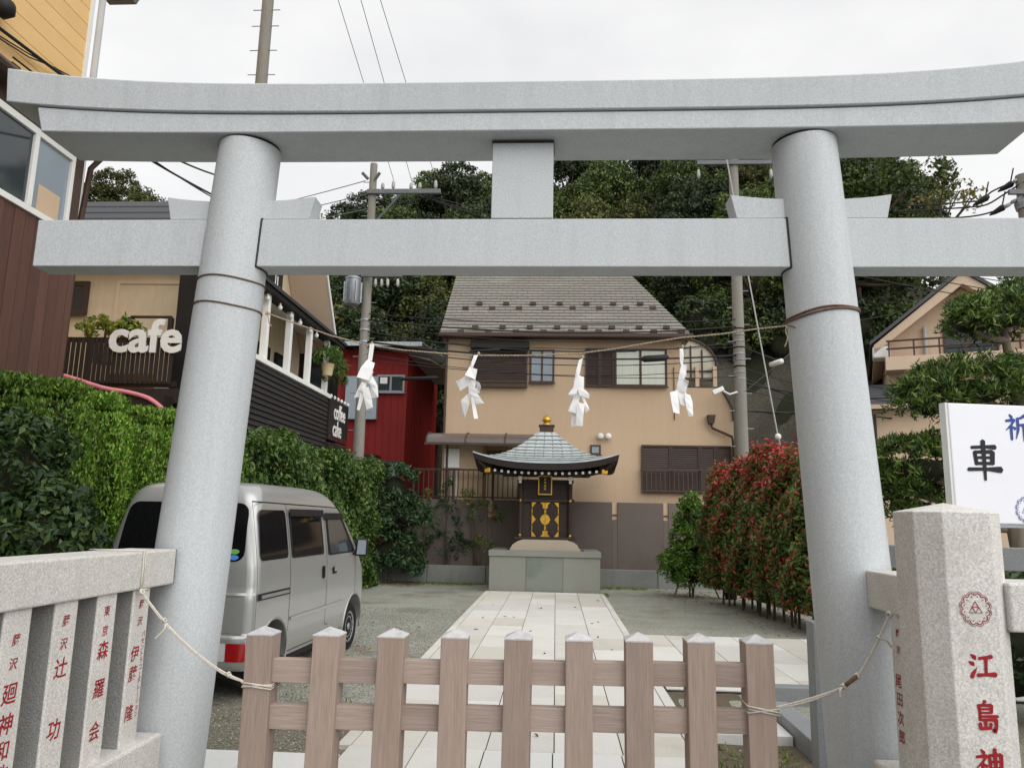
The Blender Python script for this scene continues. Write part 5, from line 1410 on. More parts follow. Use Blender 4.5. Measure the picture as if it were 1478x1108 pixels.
MB().box((a.x - .5, 22.1, a.z + .02), (a.x + .3, 22.78, a.z + .12)).build('small_eave', M['black'], rh)
MB().box((a.x - .9, 22.65, a.z - .8), (a.x - .1, 22.799, a.z)).build('dark_doorway', M['black'], rh)
# ------------------------------------------------------------------ cafe
cf = thing('cafe_building', 'cream rendered cafe with grey roof and black boarded terrace', 'cafe', (-7, 14.5, 0))
MB().box((-11.0, 13.3, 0), (-6.05, 17.3, 6.2)).build('wall', M['cream'], cf)
gx_ = -6.04
MB().prism([(-10.9, 13.35, 6.15), (-10.9, 17.25, 5.6), (-10.9, 15.2, atY(200, 291, 15.2).z - .15)], (4.86, 0, 0)).build('gable', M['cream'], cf)
RZ = atY(200, 291, 15.2).z
for (ya, za, yb, zb) in ((12.9, 6.05, 15.2, RZ), (17.45, 5.25, 15.2, RZ)):
    s = MB(); n = 9
    for k in range(n):
        t0, t1 = k / n, (k + 1) / n
        y0, z0, y1, z1 = ya + (yb - ya) * t0, za + (zb - za) * t0, ya + (yb - ya) * t1, za + (zb - za) * t1
        s.add([(-11.3, y0, z0 + .03), (-5.15, y0, z0 + .03), (-5.15, y1, z1), (-11.3, y1, z1), (-11.3, y0, z0), (-5.15, y0, z0)], [(0, 1, 2, 3), (4, 5, 1, 0)])
    s.build('roof', M['slate_dark'], cf)
    off = Vector((0, 0, -.10))
    sf = MB().add([Vector((-5.17, ya, za)) + off, Vector((-6.03, ya, za)) + off, Vector((-6.03, yb, zb)) + off, Vector((-5.17, yb, zb)) + off], [(0, 1, 2, 3)]).build('soffit', M['plaster_pink'], cf, solid=.02)
    MB().add([Vector((-5.15, ya, za - .13)), Vector((-5.15, yb, zb - .13)), Vector((-5.15, yb, zb + .02)), Vector((-5.15, ya, za + .02))], [(0, 1, 2, 3)]).build('verge_board', M['white'], cf, solid=.025)
# render moulding and window on the camera-facing wall
a, b_ = atY(110, 407, 13.3), atY(126, 455, 13.3)
window(cf, a.x - .3, b_.x, b_.z, a.z, 13.266, M['glass'], M['brown_trim'], .09)
m0 = atY(170, 405, 13.3); 
MB().box((m0.x, 13.27, 4.2), (m0.x + .07, 13.299, m0.z)).build('moulding', M['cream'], cf); MB().box((m0.x + .071, 13.27, m0.z - .07), (m0.x + 1.4, 13.299, m0.z)).build('moulding', M['cream'], cf)
# black columns and door frames at the corner
for xa, xb, y in ((-6.62, -6.22, 12.55), (-6.0, -5.85, 12.6), (-5.62, -5.5, 12.6)):
    MB().box((xa, y, 3.0), (xb, y + .3, 6.0)).build('column', M['black'], cf)
MB().box((-6.215, 12.78, 3.05), (-6.002, 12.82, 5.6)).build('door_leaf', M['brown_trim'], cf)
# terrace on the side: deck, boards, white rail and posts, roof
MB().box((-6.04, 11.75, 2.78), (-5.06, 17.3, 2.98)).build('terrace_deck', M['black'], cf)
nb = 12
for k in range(nb):
    z0 = 2.94 + (4.10 - 2.94) * k / nb
    h = (4.10 - 2.94) / nb
    MB().hexa([(-5.05, 11.75, z0), (-4.99, 11.75, z0), (-4.99, 16.35, z0), (-5.05, 16.35, z0), (-5.05, 11.75, z0 + h + .008), (-5.022, 11.75, z0 + h + .008), (-5.022, 16.35, z0 + h + .008), (-5.05, 16.35, z0 + h + .008)]).build('siding_board', M['siding'], cf)
MB().box((-5.12, 11.7, 4.112), (-4.96, 16.4, 4.20)).build('white_rail', M['white'], cf, bevel=.006)
for px in (381, 416, 446, 472):
    y = atX(px, 500, -5.04).y
    MB().box((-5.10, y - .055, 4.201), (-4.99, y + .055, 5.35)).build('white_post', M['white'], cf, bevel=.006)
MB().box((-5.16, 11.7, 5.351), (-4.90, 17.0, 5.47)).build('eave_beam', M['black'], cf)
MB().add([(-4.85, 11.7, 5.46), (-4.85, 17.05, 5.46), (-6.04, 17.05, 6.0), (-6.04, 11.7, 6.0)], [(0, 1, 2, 3)]).build('terrace_roof', M['slate_dark'], cf, solid=.05)
MB().add([(-5.1, 11.75, 5.36), (-5.1, 16.9, 5.36), (-6.03, 16.9, 5.75), (-6.03, 11.75, 5.75)], [(0, 1, 2, 3)]).build('terrace_ceiling', M['white'], cf, solid=.02)
MB().box((-6.038, 14.55, 3.0), (-5.99, 15.35, 5.0)).build('terrace_door', M['black'], cf); MB().box((-6.038, 15.7, 3.9), (-5.985, 16.6, 5.0)).build('terrace_window', M['black'], cf)
MB().box((-5.989, 15.78, 3.98), (-5.98, 16.52, 4.92)).build('pane', M['glass'], cf)
MB().box((-5.989, 14.65, 3.6), (-5.98, 15.25, 4.9)).build('pane', M['glass'], cf)
ew = MB().box((-6.04, 17.31, 3.0), (-5.1, 17.36, 5.4)).build('end_wall', M['black'], cf)
MB().box((-5.8, 17.30, 3.9), (-5.3, 17.309, 5.0)).build('pane', M['glass'], ew)
for px in (384, 402, 418, 431, 446, 455):     # small bulbs along the eave
    p = atX(px, 440 + (px - 384) * .72, -5.0)
    MB().lathe([(.01, .06), (.02, .05), (.02, .02), (.045, -.01), (.04, -.05), (.01, -.07)], (-4.98, p.y, 5.27), 10).build('bulb', M['ceramic'], cf, smooth=True)
lampp = atX(432, 428, -5.95)
wl = MB().lathe([(.02, .1), (.09, .04), (.11, -.03)], tuple(lampp), 14).build('wall_lamp', M['brown_trim'], cf, smooth=True)
MB().lathe([(.01, .0), (.05, -.03), (.055, -.08), (.01, -.12)], tuple(lampp), 12).build('bulb', M['warmbulb'], wl, smooth=True)
# black name board above the eave (only its tail shows)
nbp = atX(400, 404, -5.5)
nbd = MB().box((-5.52, nbp.y - 1.6, 5.78), (-5.48, nbp.y + .25, 6.35)).build('name_board', M['black'], cf)
letter('ル', .42, (-5.478, nbp.y - .05, 5.98), (0, 1, 0), (0, 0, 1), M['white'], nbd, bold=.02)
# lettered board at the far end of the terrace
y0, y1 = atX(470, 600, -4.98).y, atX(502, 600, -4.98).y
cb = MB().box((-5.05, 16.36, 3.22), (-4.97, y1, 4.14)).build('sign_board', M['black'], cf)
xm = (16.36 + y1) / 2
letter('coffee', .37, (-4.955, xm, 3.86), (0, 1, 0), (0, 0, 1), M['white'], cb, bold=.012, sx=1.0, sy=1.35, extrude=.006)
letter('cake', .37, (-4.955, xm - .14, 3.48), (0, 1, 0), (0, 0, 1), M['white'], cb, bold=.012, sx=1.0, sy=1.35, extrude=.006)
for k in range(9):
    y = 16.45 + (y1 - 16.5) * k / 8
    MB().box((-4.969, y - .012, 3.24), (-4.962, y + .012, 3.36)).build('red_slat', M['redwall'], cb)
for k in range(6):
    y = 16.45 + (y1 - 16.5) * k / 5
    MB().lathe([(.01, .05), (.035, .02), (.035, -.02), (.01, -.04)], (-4.98, y, 4.18), 8).build('bulb', M['ceramic'], cf, smooth=True)
MB().box((-5.2, 16.3, 2.95), (-4.93, y1 + .05, 3.16)).build('deck_beam', M['black'], cf)
for y in (16.5, 17.2): MB().box((-5.2, y, 0), (-5.05, y + .14, 2.95)).build('stilt', M['plank'], cf)
# camera-facing balcony with slats
BYc = 12.0
bl = atY(103, 487, BYc); br = atY(252, 487, BYc)
zt4 = bl.z; zb4 = atY(180, 556, BYc).z
MB().box((bl.x - .05, BYc - .04, zt4 - .07), (br.x + .1, BYc + .06, zt4)).build('balcony_rail', M['balcony'], cf); MB().box((bl.x - .05, BYc - .02, zb4 - .02), (br.x + .1, BYc + .05, zb4 + .07)).build('balcony_rail', M['balcony'], cf)
n = 22
for k in range(n + 1):
    x = bl.x + (br.x - bl.x) * k / n
    if k < 5: x = bl.x + k * .085
    MB().box((x - .032, BYc - .055, zb4 + .02), (x + .032, BYc - .0405, zt4 - .01)).build('balcony_slat', M['balcony'], cf)
MB().box((bl.x - .1, BYc - .1, zb4 - .3), (-5.9, 13.29, zb4 - .06)).build('balcony_floor', M['balcony'], cf)
for x in (bl.x + .1, br.x - .2): MB().box((x, BYc + .1, 0), (x + .14, BYc + .24, zb4 - .3)).build('stilt', M['plank'], cf)
for px0, px1, pz0, pz1, y in ((186, 190, 458, 487, 12.3), (190, 248, 456, 459, 12.3), (244, 248, 459, 487, 12.3)):
    a, b_ = atY(px0, pz0, y), atY(px1, pz1, y)
    MB().box((a.x, y - .03, b_.z), (b_.x, y + .03, a.z)).build('gate_frame', M['balcony'], cf)
MB().box((atY(165, 500, 12.6).x, 12.55, zb4), (atY(224, 500, 12.6).x, 12.7, atY(200, 540, 12.6).z)).build('amber_box', M['amber'], cf)
letter('cafe', .70, (atY(214, 491, BYc).x, BYc - .09, atY(214, 489, BYc).z), (1, 0, 0), (0, 0, 1), M['white'], cf, bold=.026, extrude=.014, sx=1.12, sy=1.1, name='cut_letters')
# potted plant on the balcony and hanging basket come with the plants
# ------------------------------------------------------------------ plank-clad house on the left with corner window
ph = thing('plank_house', 'dark brown plank-clad house with white framed corner window', 'house', (-7, 4.5, 0))
MB().box((-9.0, -3.0, 0), (-5.03, 7.33, 5.38)).build('wall', M['brown_trim'], ph)
y = 0.6
while y < 7.34:
    w = .145
    ztop = 4.40
    MB().box((-5.029, y + .003, .2), (-5.0 + rnd.uniform(-.004, .004), min(y + w, 7.36) - .003, ztop)).build('plank', M['plank'], ph, bevel=.003)
    y += w
for k in range(12):
    x = -5.03 - .15 * (k + 1)
    MB().box((x + .003, 7.331, .2), (x + .147, 7.36, 4.4)).build('plank', M['plank'], ph)
yw0, yw1, zw0, zw1 = 3.6, 7.12, 4.42, 5.13
ymid = atX(45, 250, -5.0).y
fr_ = MB()
for a, b_ in (((yw0, zw0 - .06), (yw1, zw0)), ((yw0, zw1), (yw1, zw1 + .07)), ((yw1 - .05, zw0), (yw1, zw1)), ((ymid - .03, zw0), (ymid + .03, zw1))):
    fr_.box((-5.03, a[0], a[1]), (-4.975, b_[0], b_[1]))
wn = fr_.build('window_frame', M['white'], ph, bevel=.004)
MB().box((-5.028, yw0, zw0), (-5.005, ymid - .03, zw1)).build('pane', M['glass'], wn); MB().box((-5.028, ymid + .03, zw0), (-5.005, yw1 - .05, zw1)).build('pane', M['glass_pale'], wn)  # pale colour of the second pane painted as reflected sky
MB().box((-5.004, ymid + .12, zw0 + .01), (-4.998, yw1 - .14, zw0 + .27)).build('box_reflection', M['plaster'], wn)  # flat plate painted as a box reflected in the pane
MB().box((-5.25, -3, 5.381), (-4.86, 7.45, 5.50)).build('eave', M['brown_trim'], ph)
MB().tube([(-4.86, -3, 5.44), (-4.86, 7.46, 5.44)], .05, 8).build('gutter', M['brown_trim'], ph)
MB().tube([(-4.86, 7.38, 5.42), (-4.9, 7.39, 5.30), (-5.0, 7.40, 5.2), (-5.06, 7.40, 4.4), (-5.06, 7.40, 1.0)], .03, 8).build('downpipe', M['brown_trim'], ph, smooth=True)
# ------------------------------------------------------------------ tall yellow house
yh = thing('yellow_house', 'tall yellow sided house with white corner downpipe above the plank house', 'house', (-9, 6, 0))
MB().box((-12, 0, 0), (-7.03, 9.96, 11.4)).build('wall', M['yellow'], yh)
z = 5.6
while z < 11.3:
    MB().box((-7.029, 0, z + .004), (-7.0, 9.9, z + .252)).build('siding_board', M['yellow'], yh)
    z += .256
MB().box((-7.04, 9.9, 5), (-6.985, 9.98, 11.4)).build('corner_trim', M['white'], yh)
MB().tube([(-6.92, 10.04, 4), (-6.92, 10.04, 11)], .05, 10).build('downpipe', M['grey_pipe'], yh)
c = atY(176, -8, 10.5)
MB().hexa([(c.x - .35, 10.4, c.z), (c.x + .1, 10.4, c.z), (c.x + .1, 10.75, c.z), (c.x - .35, 10.75, c.z), (c.x - .55, 10.3, c.z + .4), (c.x + .25, 10.3, c.z + .4), (c.x + .25, 10.8, c.z + .4), (c.x - .55, 10.8, c.z + .4)]).build('eave_corner', M['pole'], yh)
MB().tube([(c.x + .2, 10.5, c.z + .12), (c.x + .42, 10.5, c.z + .3)], .05, 8).build('gutter_end', M['grey_pipe'], yh)
c = atX(5, 12, -6.85)
MB().lathe([(.03, -.12), (.12, -.06), (.13, .06), (.05, .13)], tuple(c), 14, Matrix.Rotation(R(70), 3, 'Y')).build('wall_lamp', M['black'], yh, smooth=True)
for k, (ya, yb) in enumerate(((40, 98), (48, 97), (55, 96), (74, 92))):
    p0, p1 = atX(-2, ya, -6.9), atX(75 if k < 3 else 18, yb if k < 3 else 90, -6.9)
    d = p1 - p0
    MB().tube([p0 - d * .4, p0 + Vector((0, 0, -.03)) * (k % 2), p0 + d * .55 + Vector((0, 0, -.02 * k)), p1, p1 + d * .6], .022 if k == 0 else .009, 6).build('wall_cable', M['cable'], yh)
# ------------------------------------------------------------------ gabled house on the right
ap, ev = atY(1385, 402, 26), atY(1285, 495, 26)
gh = thing('gabled_house', 'pinkish beige gabled house with balcony behind the clipped pines', 'house', (ap.x, 26, 0))
ev.x = ap.x - (ap.x - ev.x) * 1.14
wl_x = ap.x - (ap.x - atY(1303, 520, 26).x) * 1.14; rx = 2 * ap.x - wl_x; ex = 2 * ap.x - ev.x
MB().prism([(wl_x, 26, 0), (rx, 26, 0), (rx, 26, ev.z + .25), (ap.x, 26, ap.z - .35), (wl_x, 26, ev.z + .25)], (0, 9, 0)).build('wall', M['plaster_pink'], gh)
for (x0, z0) in ((ev.x, ev.z), (ex, ev.z)):
    d = Vector((ap.x - x0, 0, ap.z - z0)); n_ = Vector((-d.z, 0, d.x)).normalized() * (1 if x0 < ap.x else -1)
    MB().prism([Vector((x0, 25.3, z0)), Vector((ap.x, 25.3, ap.z)), Vector((ap.x, 25.3, ap.z)) - Vector((0, 0, .38)), Vector((x0, 25.3, z0)) - Vector((0, 0, .3))], (0, .12, 0)).build('barge_board', M['plaster_pink'], gh)
    MB().prism([Vector((x0 - (.12 if x0 < ap.x else -.12), 25.22, z0 + .0)), Vector((ap.x, 25.22, ap.z + .02)), Vector((ap.x, 25.22, ap.z + .16)), Vector((x0 - (.12 if x0 < ap.x else -.12), 25.22, z0 + .12))], (0, 10, 0)).build('roof', M['slate_dark'], gh)
    MB().prism([Vector((x0, 25.42, z0 - .26)), Vector((ap.x, 25.42, ap.z - .3)), Vector((ap.x, 25.42, ap.z - .2)), Vector((x0, 25.42, z0 - .16))], (0, 9, 0)).build('soffit', M['plaster_pink'], gh)
MB().box((ev.x - .05, 25.3, ev.z - .45), (ev.x + .5, 26, ev.z - .05)).build('eave_return', M['white'], gh, bevel=.05)
a = atY(1303, 515, 25.9); z0 = a.z
MB().box((wl_x - .1, 25.0, z0 - .45), (rx + .1, 25.99, z0)).build('balcony', M['plaster_pink'], gh)
for z in (.28, .55): MB().tube([(wl_x - .05, 25.05, z0 + z), (rx, 25.05, z0 + z)], .035, 6).build('balcony_rail', M['brown_trim'], gh)
for k in range(8): MB().box((wl_x + k * .75, 25.03, z0), (wl_x + k * .75 + .05, 25.08, z0 + .55)).build('baluster', M['brown_trim'], gh)
a, b_ = atY(1362, 462, 26), atY(1380, 500, 26)
window(gh, a.x, a.x + 1.6, b_.z - .3, a.z, 25.966, M['glass'], M['brown_trim'], .06, (a.x + .8,))
MB().tube([(atY(1342, 480, 25.9).x, 25.9, z0), (atY(1342, 480, 25.9).x, 25.9, z0 + 1.15)], .06, 8).build('vent_pipe', M['grey_pipe'], gh)
# annex
a = atY(1252, 580, 24.5); b_ = atY(1310, 548, 24.5)
MB().box((a.x + .15, 24.5, 0), (wl_x + 1.2, 26, a.z - .1)).build('annex_wall', M['plaster_pink'], gh)
for k in range(7):
    t0, t1 = k / 7, (k + 1) / 7
    MB().add([(a.x - .2, 24.0 + 2 * t0, a.z + 1.0 * t0 + .04), (wl_x + 1.4, 24.0 + 2 * t0, a.z + 1.0 * t0 + .04), (wl_x + 1.4, 24.0 + 2 * t1, a.z + 1.0 * t1), (a.x - .2, 24.0 + 2 * t1, a.z + 1.0 * t1), (a.x - .2, 24.0 + 2 * t0, a.z + 1.0 * t0 - .06), (wl_x + 1.4, 24.0 + 2 * t0, a.z + 1.0 * t0 - .06)], [(0, 1, 2, 3), (4, 5, 1, 0)]).build('annex_roof_course', M['slate_dark'], gh)
MB().box((a.x - .2, 23.93, a.z - .12), (wl_x + 1.4, 24.0, a.z + .02)).build('annex_gutter', M['plaster_pink'], gh)
a, b_ = atY(1271, 591, 24.5), atY(1305, 636, 24.5)
window(gh, a.x, b_.x, b_.z, a.z, 24.466, M['glass'], M['brown_trim'], .06, ((a.x + b_.x) / 2,))
MB().tube([(a.x - .5, 24.3, b_.z + .1), (b_.x + .5, 24.3, b_.z + .1)], .03, 6).build('annex_rail', M['brown_trim'], gh)
gh.rotation_euler = (0, 0, R(-21))
# ------------------------------------------------------------------ sprayed concrete slope on the right
rs = thing('concrete_slope', 'dark weathered sprayed-concrete retaining slope below the wooded hill', 'retaining slope', (12, 31, 0))
def slope(u, v):
    x = 5.5 + 19 * u; z = 9.8 * v
    return (x, 30.5 + z * .28 + .22 * math.sin(x * 1.1 + z * .6) + .15 * math.sin(x * 2.7 - z * 1.9), z)
MB().grid(slope, 60, 36).build('face', M['shotcrete'], rs, smooth=True)
for zl in (3.1, 6.2):
    MB().tube([Vector(slope(i / 40, zl / 9.8)) - Vector((0, .05, 0)) for i in range(41)], .025, 5).build('joint_line', M['slate_dark'], rs)
# ================================================================== POLES AND CABLES
def pole(name, lab, x, y, h, r0, r1, steps, grp=None, zlo=0):
    t = thing(name, lab, 'utility pole', (x, y, 0), grp)
    n = 12
    MB().tube([(x, y, h * i / n) for i in range(n + 1)], [r0 + (r1 - r0) * i / n for i in range(n + 1)], 20).build('pole', M['pole'], t, auto=40)
    for k, z in enumerate(steps):
        r = r0 + (r1 - r0) * z / h
        s = 1 if k % 2 else -1
        MB().tube([(x + s * r * .7, y - .02, z), (x + s * (r + .14), y - .02, z)], .011, 5).build('step_bolt', M['metal'], t)
    return t
def insulator(c, par, h=.2, r=.05, m='grey_ceramic', A=None):
    MB().lathe([(.02, 0), (.03, h * .2), (r, h * .25), (r * .7, h * .4), (r, h * .5), (r * .7, h * .65), (r * .9, h * .75), (.02, h)], tuple(c), 10, A).build('insulator', M[m], par, smooth=True)
# left pole with transformer
LP = Vector((atY(528, 455, 18.0).x, 18.0, 0))
lp_ = pole('utility_pole', 'concrete utility pole with grey transformer in front of the red house', LP.x, 18.0, 10.4, .15, .09, [3.6 + .45 * k for k in range(15)])
MB().box((LP.x - .1, 17.84, 9.55), (LP.x + 1.75, 17.94, 9.66)).build('crossarm', M['darkmetal'], lp_)
MB().tube([(LP.x + .1, 17.88, 8.75), (LP.x + .75, 17.88, 9.55)], .03, 6).build('brace', M['darkmetal'], lp_)
for dx in (.28, .55, 1.0, 1.22, 1.62): insulator((LP.x + dx, 17.89, 9.66), lp_, .24 if dx in (.55, 1.62) else .18, .05)
for dx in (-.25, .2):
    MB().tube([(LP.x + dx * .4, 17.9, 9.95), (LP.x + dx, 17.85, 10.1)], .04, 6).build('bracket', M['darkmetal'], lp_)
tz = atY(522, 425, 18).z
tc_ = Vector((LP.x - .28, 17.72, tz))
trf = MB().lathe([(.0, -.34), (.16, -.34), (.185, -.31), (.185, .28), (.20, .29), (.20, .33), (.14, .36), (.0, .38)], tuple(tc_), 20).build('transformer', M['metal'], lp_, auto=40)
for k in range(10):
    a = 2 * math.pi * k / 10
    MB().box((-.01, .186, -.27), (.01, .22, .23), Matrix.Translation(tc_) @ Matrix.Rotation(a, 4, 'Z')).build('cooling_fin', M['metal'], trf)
for dx in (-.1, .1): insulator((tc_.x + dx, tc_.y, tc_.z + .4), trf, .18, .05)
MB().box((LP.x - .1, 17.75, 7.35), (LP.x + .9, 17.83, 7.43)).build('crossarm', M['darkmetal'], lp_)
for dx in (.25, .4, .55, .8): insulator((LP.x + dx, 17.79, 7.1), lp_, .2, .045)
for z in (5.75, 6.05, 6.3): MB().lathe([(.122, -.03), (.132, 0), (.122, .03)], (LP.x, 18, z), 16).build('band', M['metal'], lp_)
# right pole
RPx = atY(1065, 450, 19.55).x
RP = Vector((RPx, 19.55, 0))
rp_ = pole('utility_pole', 'concrete utility pole with camera and coiled cables at the corner of beige house', RPx, 19.55, 11.2, .175, .12, [2.6 + .45 * k for k in range(17)])
zz = atY(1005, 240, 19.55).z
MB().box((atY(1005, 240, 19.55).x, 19.38, zz - .02), (RPx + 1.2, 19.46, zz + .09)).build('crossarm', M['darkmetal'], rp_)
for dx in (-1.0, 1.0): insulator((RPx + dx * .95, 19.42, zz - .42), rp_, .26, .05)
for k in range(9):
    z = atY(1065, 475 + 9 * k, 19.55).z
    MB().lathe([(.148, -.02), (.158 + rnd.uniform(0, .012), 0), (.148, .02)], (RPx, 19.55, z), 16).build('cable_tie', M['cable' if k % 3 == 0 else 'metal'], rp_)
MB().tube([(RPx - .15, 19.4, 9.2), (RPx - .4, 19.3, 9.05)], .07, 8).build('cable_clamp', M['ceramic'], rp_)
cz = atY(1040, 562, 19.4)
sc_ = MB().box((-.22, -.06, -.06), (.08, .06, .06), Matrix.Translation(cz) @ Matrix.Rotation(R(-25), 4, 'Y')).build('camera_body', M['ceramic'], rp_, bevel=.02)
MB().tube([cz + Vector((.05, 0, -.03)), cz + Vector((.22, 0, -.12)), (RPx - .1, 19.45, cz.z - .05)], .025, 6).build('camera_arm', M['ceramic'], rp_)
# tall pole over the gate
TP = atY(352, 420, 11.3)
tp = pole('utility_pole', 'tall grey utility pole with step bolts rising above the top beam', TP.x, 11.3, 12.5, .115, .088, [], None)
for k, (py, dy) in enumerate(((16, 0), (39, 0), (74, 0), (109, 0))):
    z = atY(392, py, 11.3).z
    MB().tube([(TP.x - .23, 11.28, z), (TP.x + .23, 11.28, z)], .008, 5).build('step_bar', M['metal'], tp)
# pole at the right edge
EP = atY(1476, 290, 12.5)
ep = pole('utility_pole', 'grey utility pole with cable terminations beyond the clipped evergreen', EP.x + .05, 12.5, EP.z + .45, .15, .12, [])
MB().box((EP.x - .3, 12.32, EP.z + .05), (EP.x + .9, 12.38, EP.z + .13)).build('bracket', M['darkmetal'], ep)
MB().lathe([(.15, -.1), (.17, 0), (.15, .1)], (EP.x + .05, 12.5, EP.z - .05), 16).build('band', M['metal'], ep)
def cable(p0, p1, sag, r, lab, grp, m='cable', n=20, name='overhead_cable', cat='cable'):
    return MB().tube(bez(p0, p1, sag, n), r, 5).build(name, M[m], None, lab, cat, grp, smooth=True)
G1, L1 = 'power lines climbing overhead', 'thin power line rising from the transformer pole into the sky'
for (xa, xb, dx) in ((487, 513, .55), (520, 543, 1.0), (548, 568, 1.62)):
    A0 = Vector((LP.x + dx, 17.89, 9.92)); B0 = atY(xa, 0, 12.6)
    cable(A0, A0 + (B0 - A0) * 4.0, -.05, .007, L1, G1, 'cable_grey', 24)
G2, L2 = 'service cables strung between the two roadside poles', 'dark service cable strung across the front of the beige house'
lz = [6.45, 6.3, 6.15, 6.0, 5.9, 5.75, 5.62, 5.45, 5.3]
for k, z in enumerate(lz):
    cable((LP.x + .1, 17.9, z), (RPx - .1, 19.45, z + .35 - .05 * k + rnd.uniform(-.06, .06)), .18 + .06 * (k % 4), [.012, .02, .009, .016, .009, .024, .012, .009, .009][k], L2, G2)
G3, L3 = 'power lines in front of the wooded hill', 'thin power line crossing in front of the wooded hill'
for k in range(3):
    cable((LP.x + 1.0 + .3 * k, 17.9, 9.6 - .12 * k), (RPx - .3, 19.4, 9.3 - .38 * k), .35, .014, L3, G3)
    cable((RPx - .2, 19.4, 9.3 - .3 * k), (24, 24, 8.2 - .3 * k), .5, .014, 'power line running from the camera pole past the gabled house', 'power lines from the camera pole')
# thick splice sleeves on the service cables
for (px, py, l, r) in ((885, 506, 1.3, .045), (945, 517, .7, .085), (700, 506, .8, .04), (605, 546, 1.0, .045)):
    c = atY(px, py, 19.0)
    MB().tube([c - Vector((l / 2, 0, .03)), c - Vector((l / 2 - .08, 0, .02)), c + Vector((l / 2 - .08, 0, .02)), c + Vector((l / 2, 0, .04))], [r * .3, r, r, r * .3], 8).build('cable_splice', M['cable'], None, 'black splice sleeve thickening a service cable before the beige house', 'cable splice', 'splice sleeves on the service cables', smooth=True)
# cables from the left: to the transformer pole
G4, L4 = 'cables running from the transformer pole past the cafe', 'power line running from the transformer pole past the cafe roof'
for (px, py, z, dx) in ((300, 310, 9.95, -.2), (300, 322, 9.6, -.1), (300, 337, 9.2, -.1)):
    p1 = atY(px, py, 24.0)
    c0 = Vector((LP.x + dx, 18, z)); cable(c0, c0 + (p1 - c0) * 2.2, .2, .012, L4, G4, 'cable_grey')
G5, L5 = 'cables slanting down behind the gate pillar nearest the cafe', 'dark cable slanting down behind the gate pillar nearest the cafe'
for (x0, y0, x1, y1, r) in ((233, 235, 308, 282, .016), (243, 240, 310, 287, .01), (278, 235, 316, 254, .014)):
    a, b_ = atY(x0, y0, 9.5), atY(x1, y1, 11.1)
    cable(a + (a - b_) * 2.0, b_, .06, r, L5, G5)
# cables on the right: from the camera pole toward the right-edge pole and houses
G6, L6 = 'cables from the camera pole over the slope', 'black cable sagging from the camera pole over the concrete slope'
for (y0, x1, y1, r) in ((500, 1310, 545, .02), (530, 1310, 560, .012), (545, 1300, 585, .025), (560, 1290, 575, .012), (552, 1310, 552, .03), (470, 1300, 430, .012)):
    a = atY(1070, y0, 19.5); b_ = atY(x1, y1, 26)
    cable(a, a + (b_ - a) * 1.6, .5, r, L6, G6)
GE, LE = 'terminated cables at the pole beyond the clipped evergreen', 'black cable with bulky termination at the pole beyond the clipped evergreen'
for (xs_, ends) in (([(1478, 258), (1462, 264), (1450, 268), (1431, 277), (1415, 289), (1390, 292), (1340, 296), (1300, 296)], (1452, 270)), ([(1478, 262), (1450, 280), (1425, 295), (1400, 299), (1340, 303), (1290, 306)], (1416, 290)), ([(1478, 286), (1455, 296), (1425, 308), (1385, 314), (1300, 318)], (1440, 304))):
    pts = [atY(x, y, 12.4 + .25 * i) for i, (x, y) in enumerate(xs_)]
    MB().tube(smooth_pts(pts, 4), .014, 6).build('terminated_cable', M['cable'], None, LE, 'cable', GE, smooth=True)
    c = atY(ends[0], ends[1], 12.7); d = (atY(ends[0] + 12, ends[1] - 7, 12.6) - c)
    o_ = MB().tube([c - d * 1.0, c - d * .4, c + d * .6, c + d * 1.0], [.012, .04, .06, .02], 8).tube([c + d * .5, c + d * .7 + Vector((.05, 0, .28))], .012, 5).build('cable_termination', M['cable'], None, 'bulky black rubber cable termination with a thin spike', 'termination', 'cable terminations at the pole beyond the clipped evergreen', smooth=True)
for k, (x, y) in enumerate(((1462, 263), (1470, 258), (1450, 299), (1459, 293))):
    insulator(atY(x, y, 12.5), ep, .12, .035, 'metal', Matrix.Rotation(R(60), 3, 'Y'))
# guy wire with white ball
a, b_ = atY(1080, 398, 15.5), atY(1123, 630, 15.5)
gw = thing('guy_wire', 'slanting pale guy wire with white ball above the red-leaved hedge', 'guy wire', tuple(b_))
MB().tube([a + (a - b_) * .8, b_], .014, 6).build('wire', M['grey_pipe'], gw)
MB().lathe([(.005, -.07), (.05, -.045), (.065, 0), (.05, .045), (.005, .07)], tuple(b_), 14).build('ball', M['ceramic'], gw, smooth=True)
MB().tube([b_, atY(1131, 668, 15.5), Vector((atY(1135, 690, 15.5).x, 15.5, .0))], .02, 6).build('anchor_rod', M['metal'], gw)
# low service drop crossing to the right pillar side
cable(atY(1075, 565, 19.3), atY(1225, 430, 14), .05, .01, 'thin drop wire climbing from the camera pole with a white junction sleeve', 'drop wires', 'cable_grey')
MB().tube([atY(1113, 526, 17.0), atY(1128, 521, 16.6)], .06, 8).build('junction_sleeve', M['ceramic'], None, 'white plastic junction sleeve on the drop wire', 'sleeve', smooth=True)
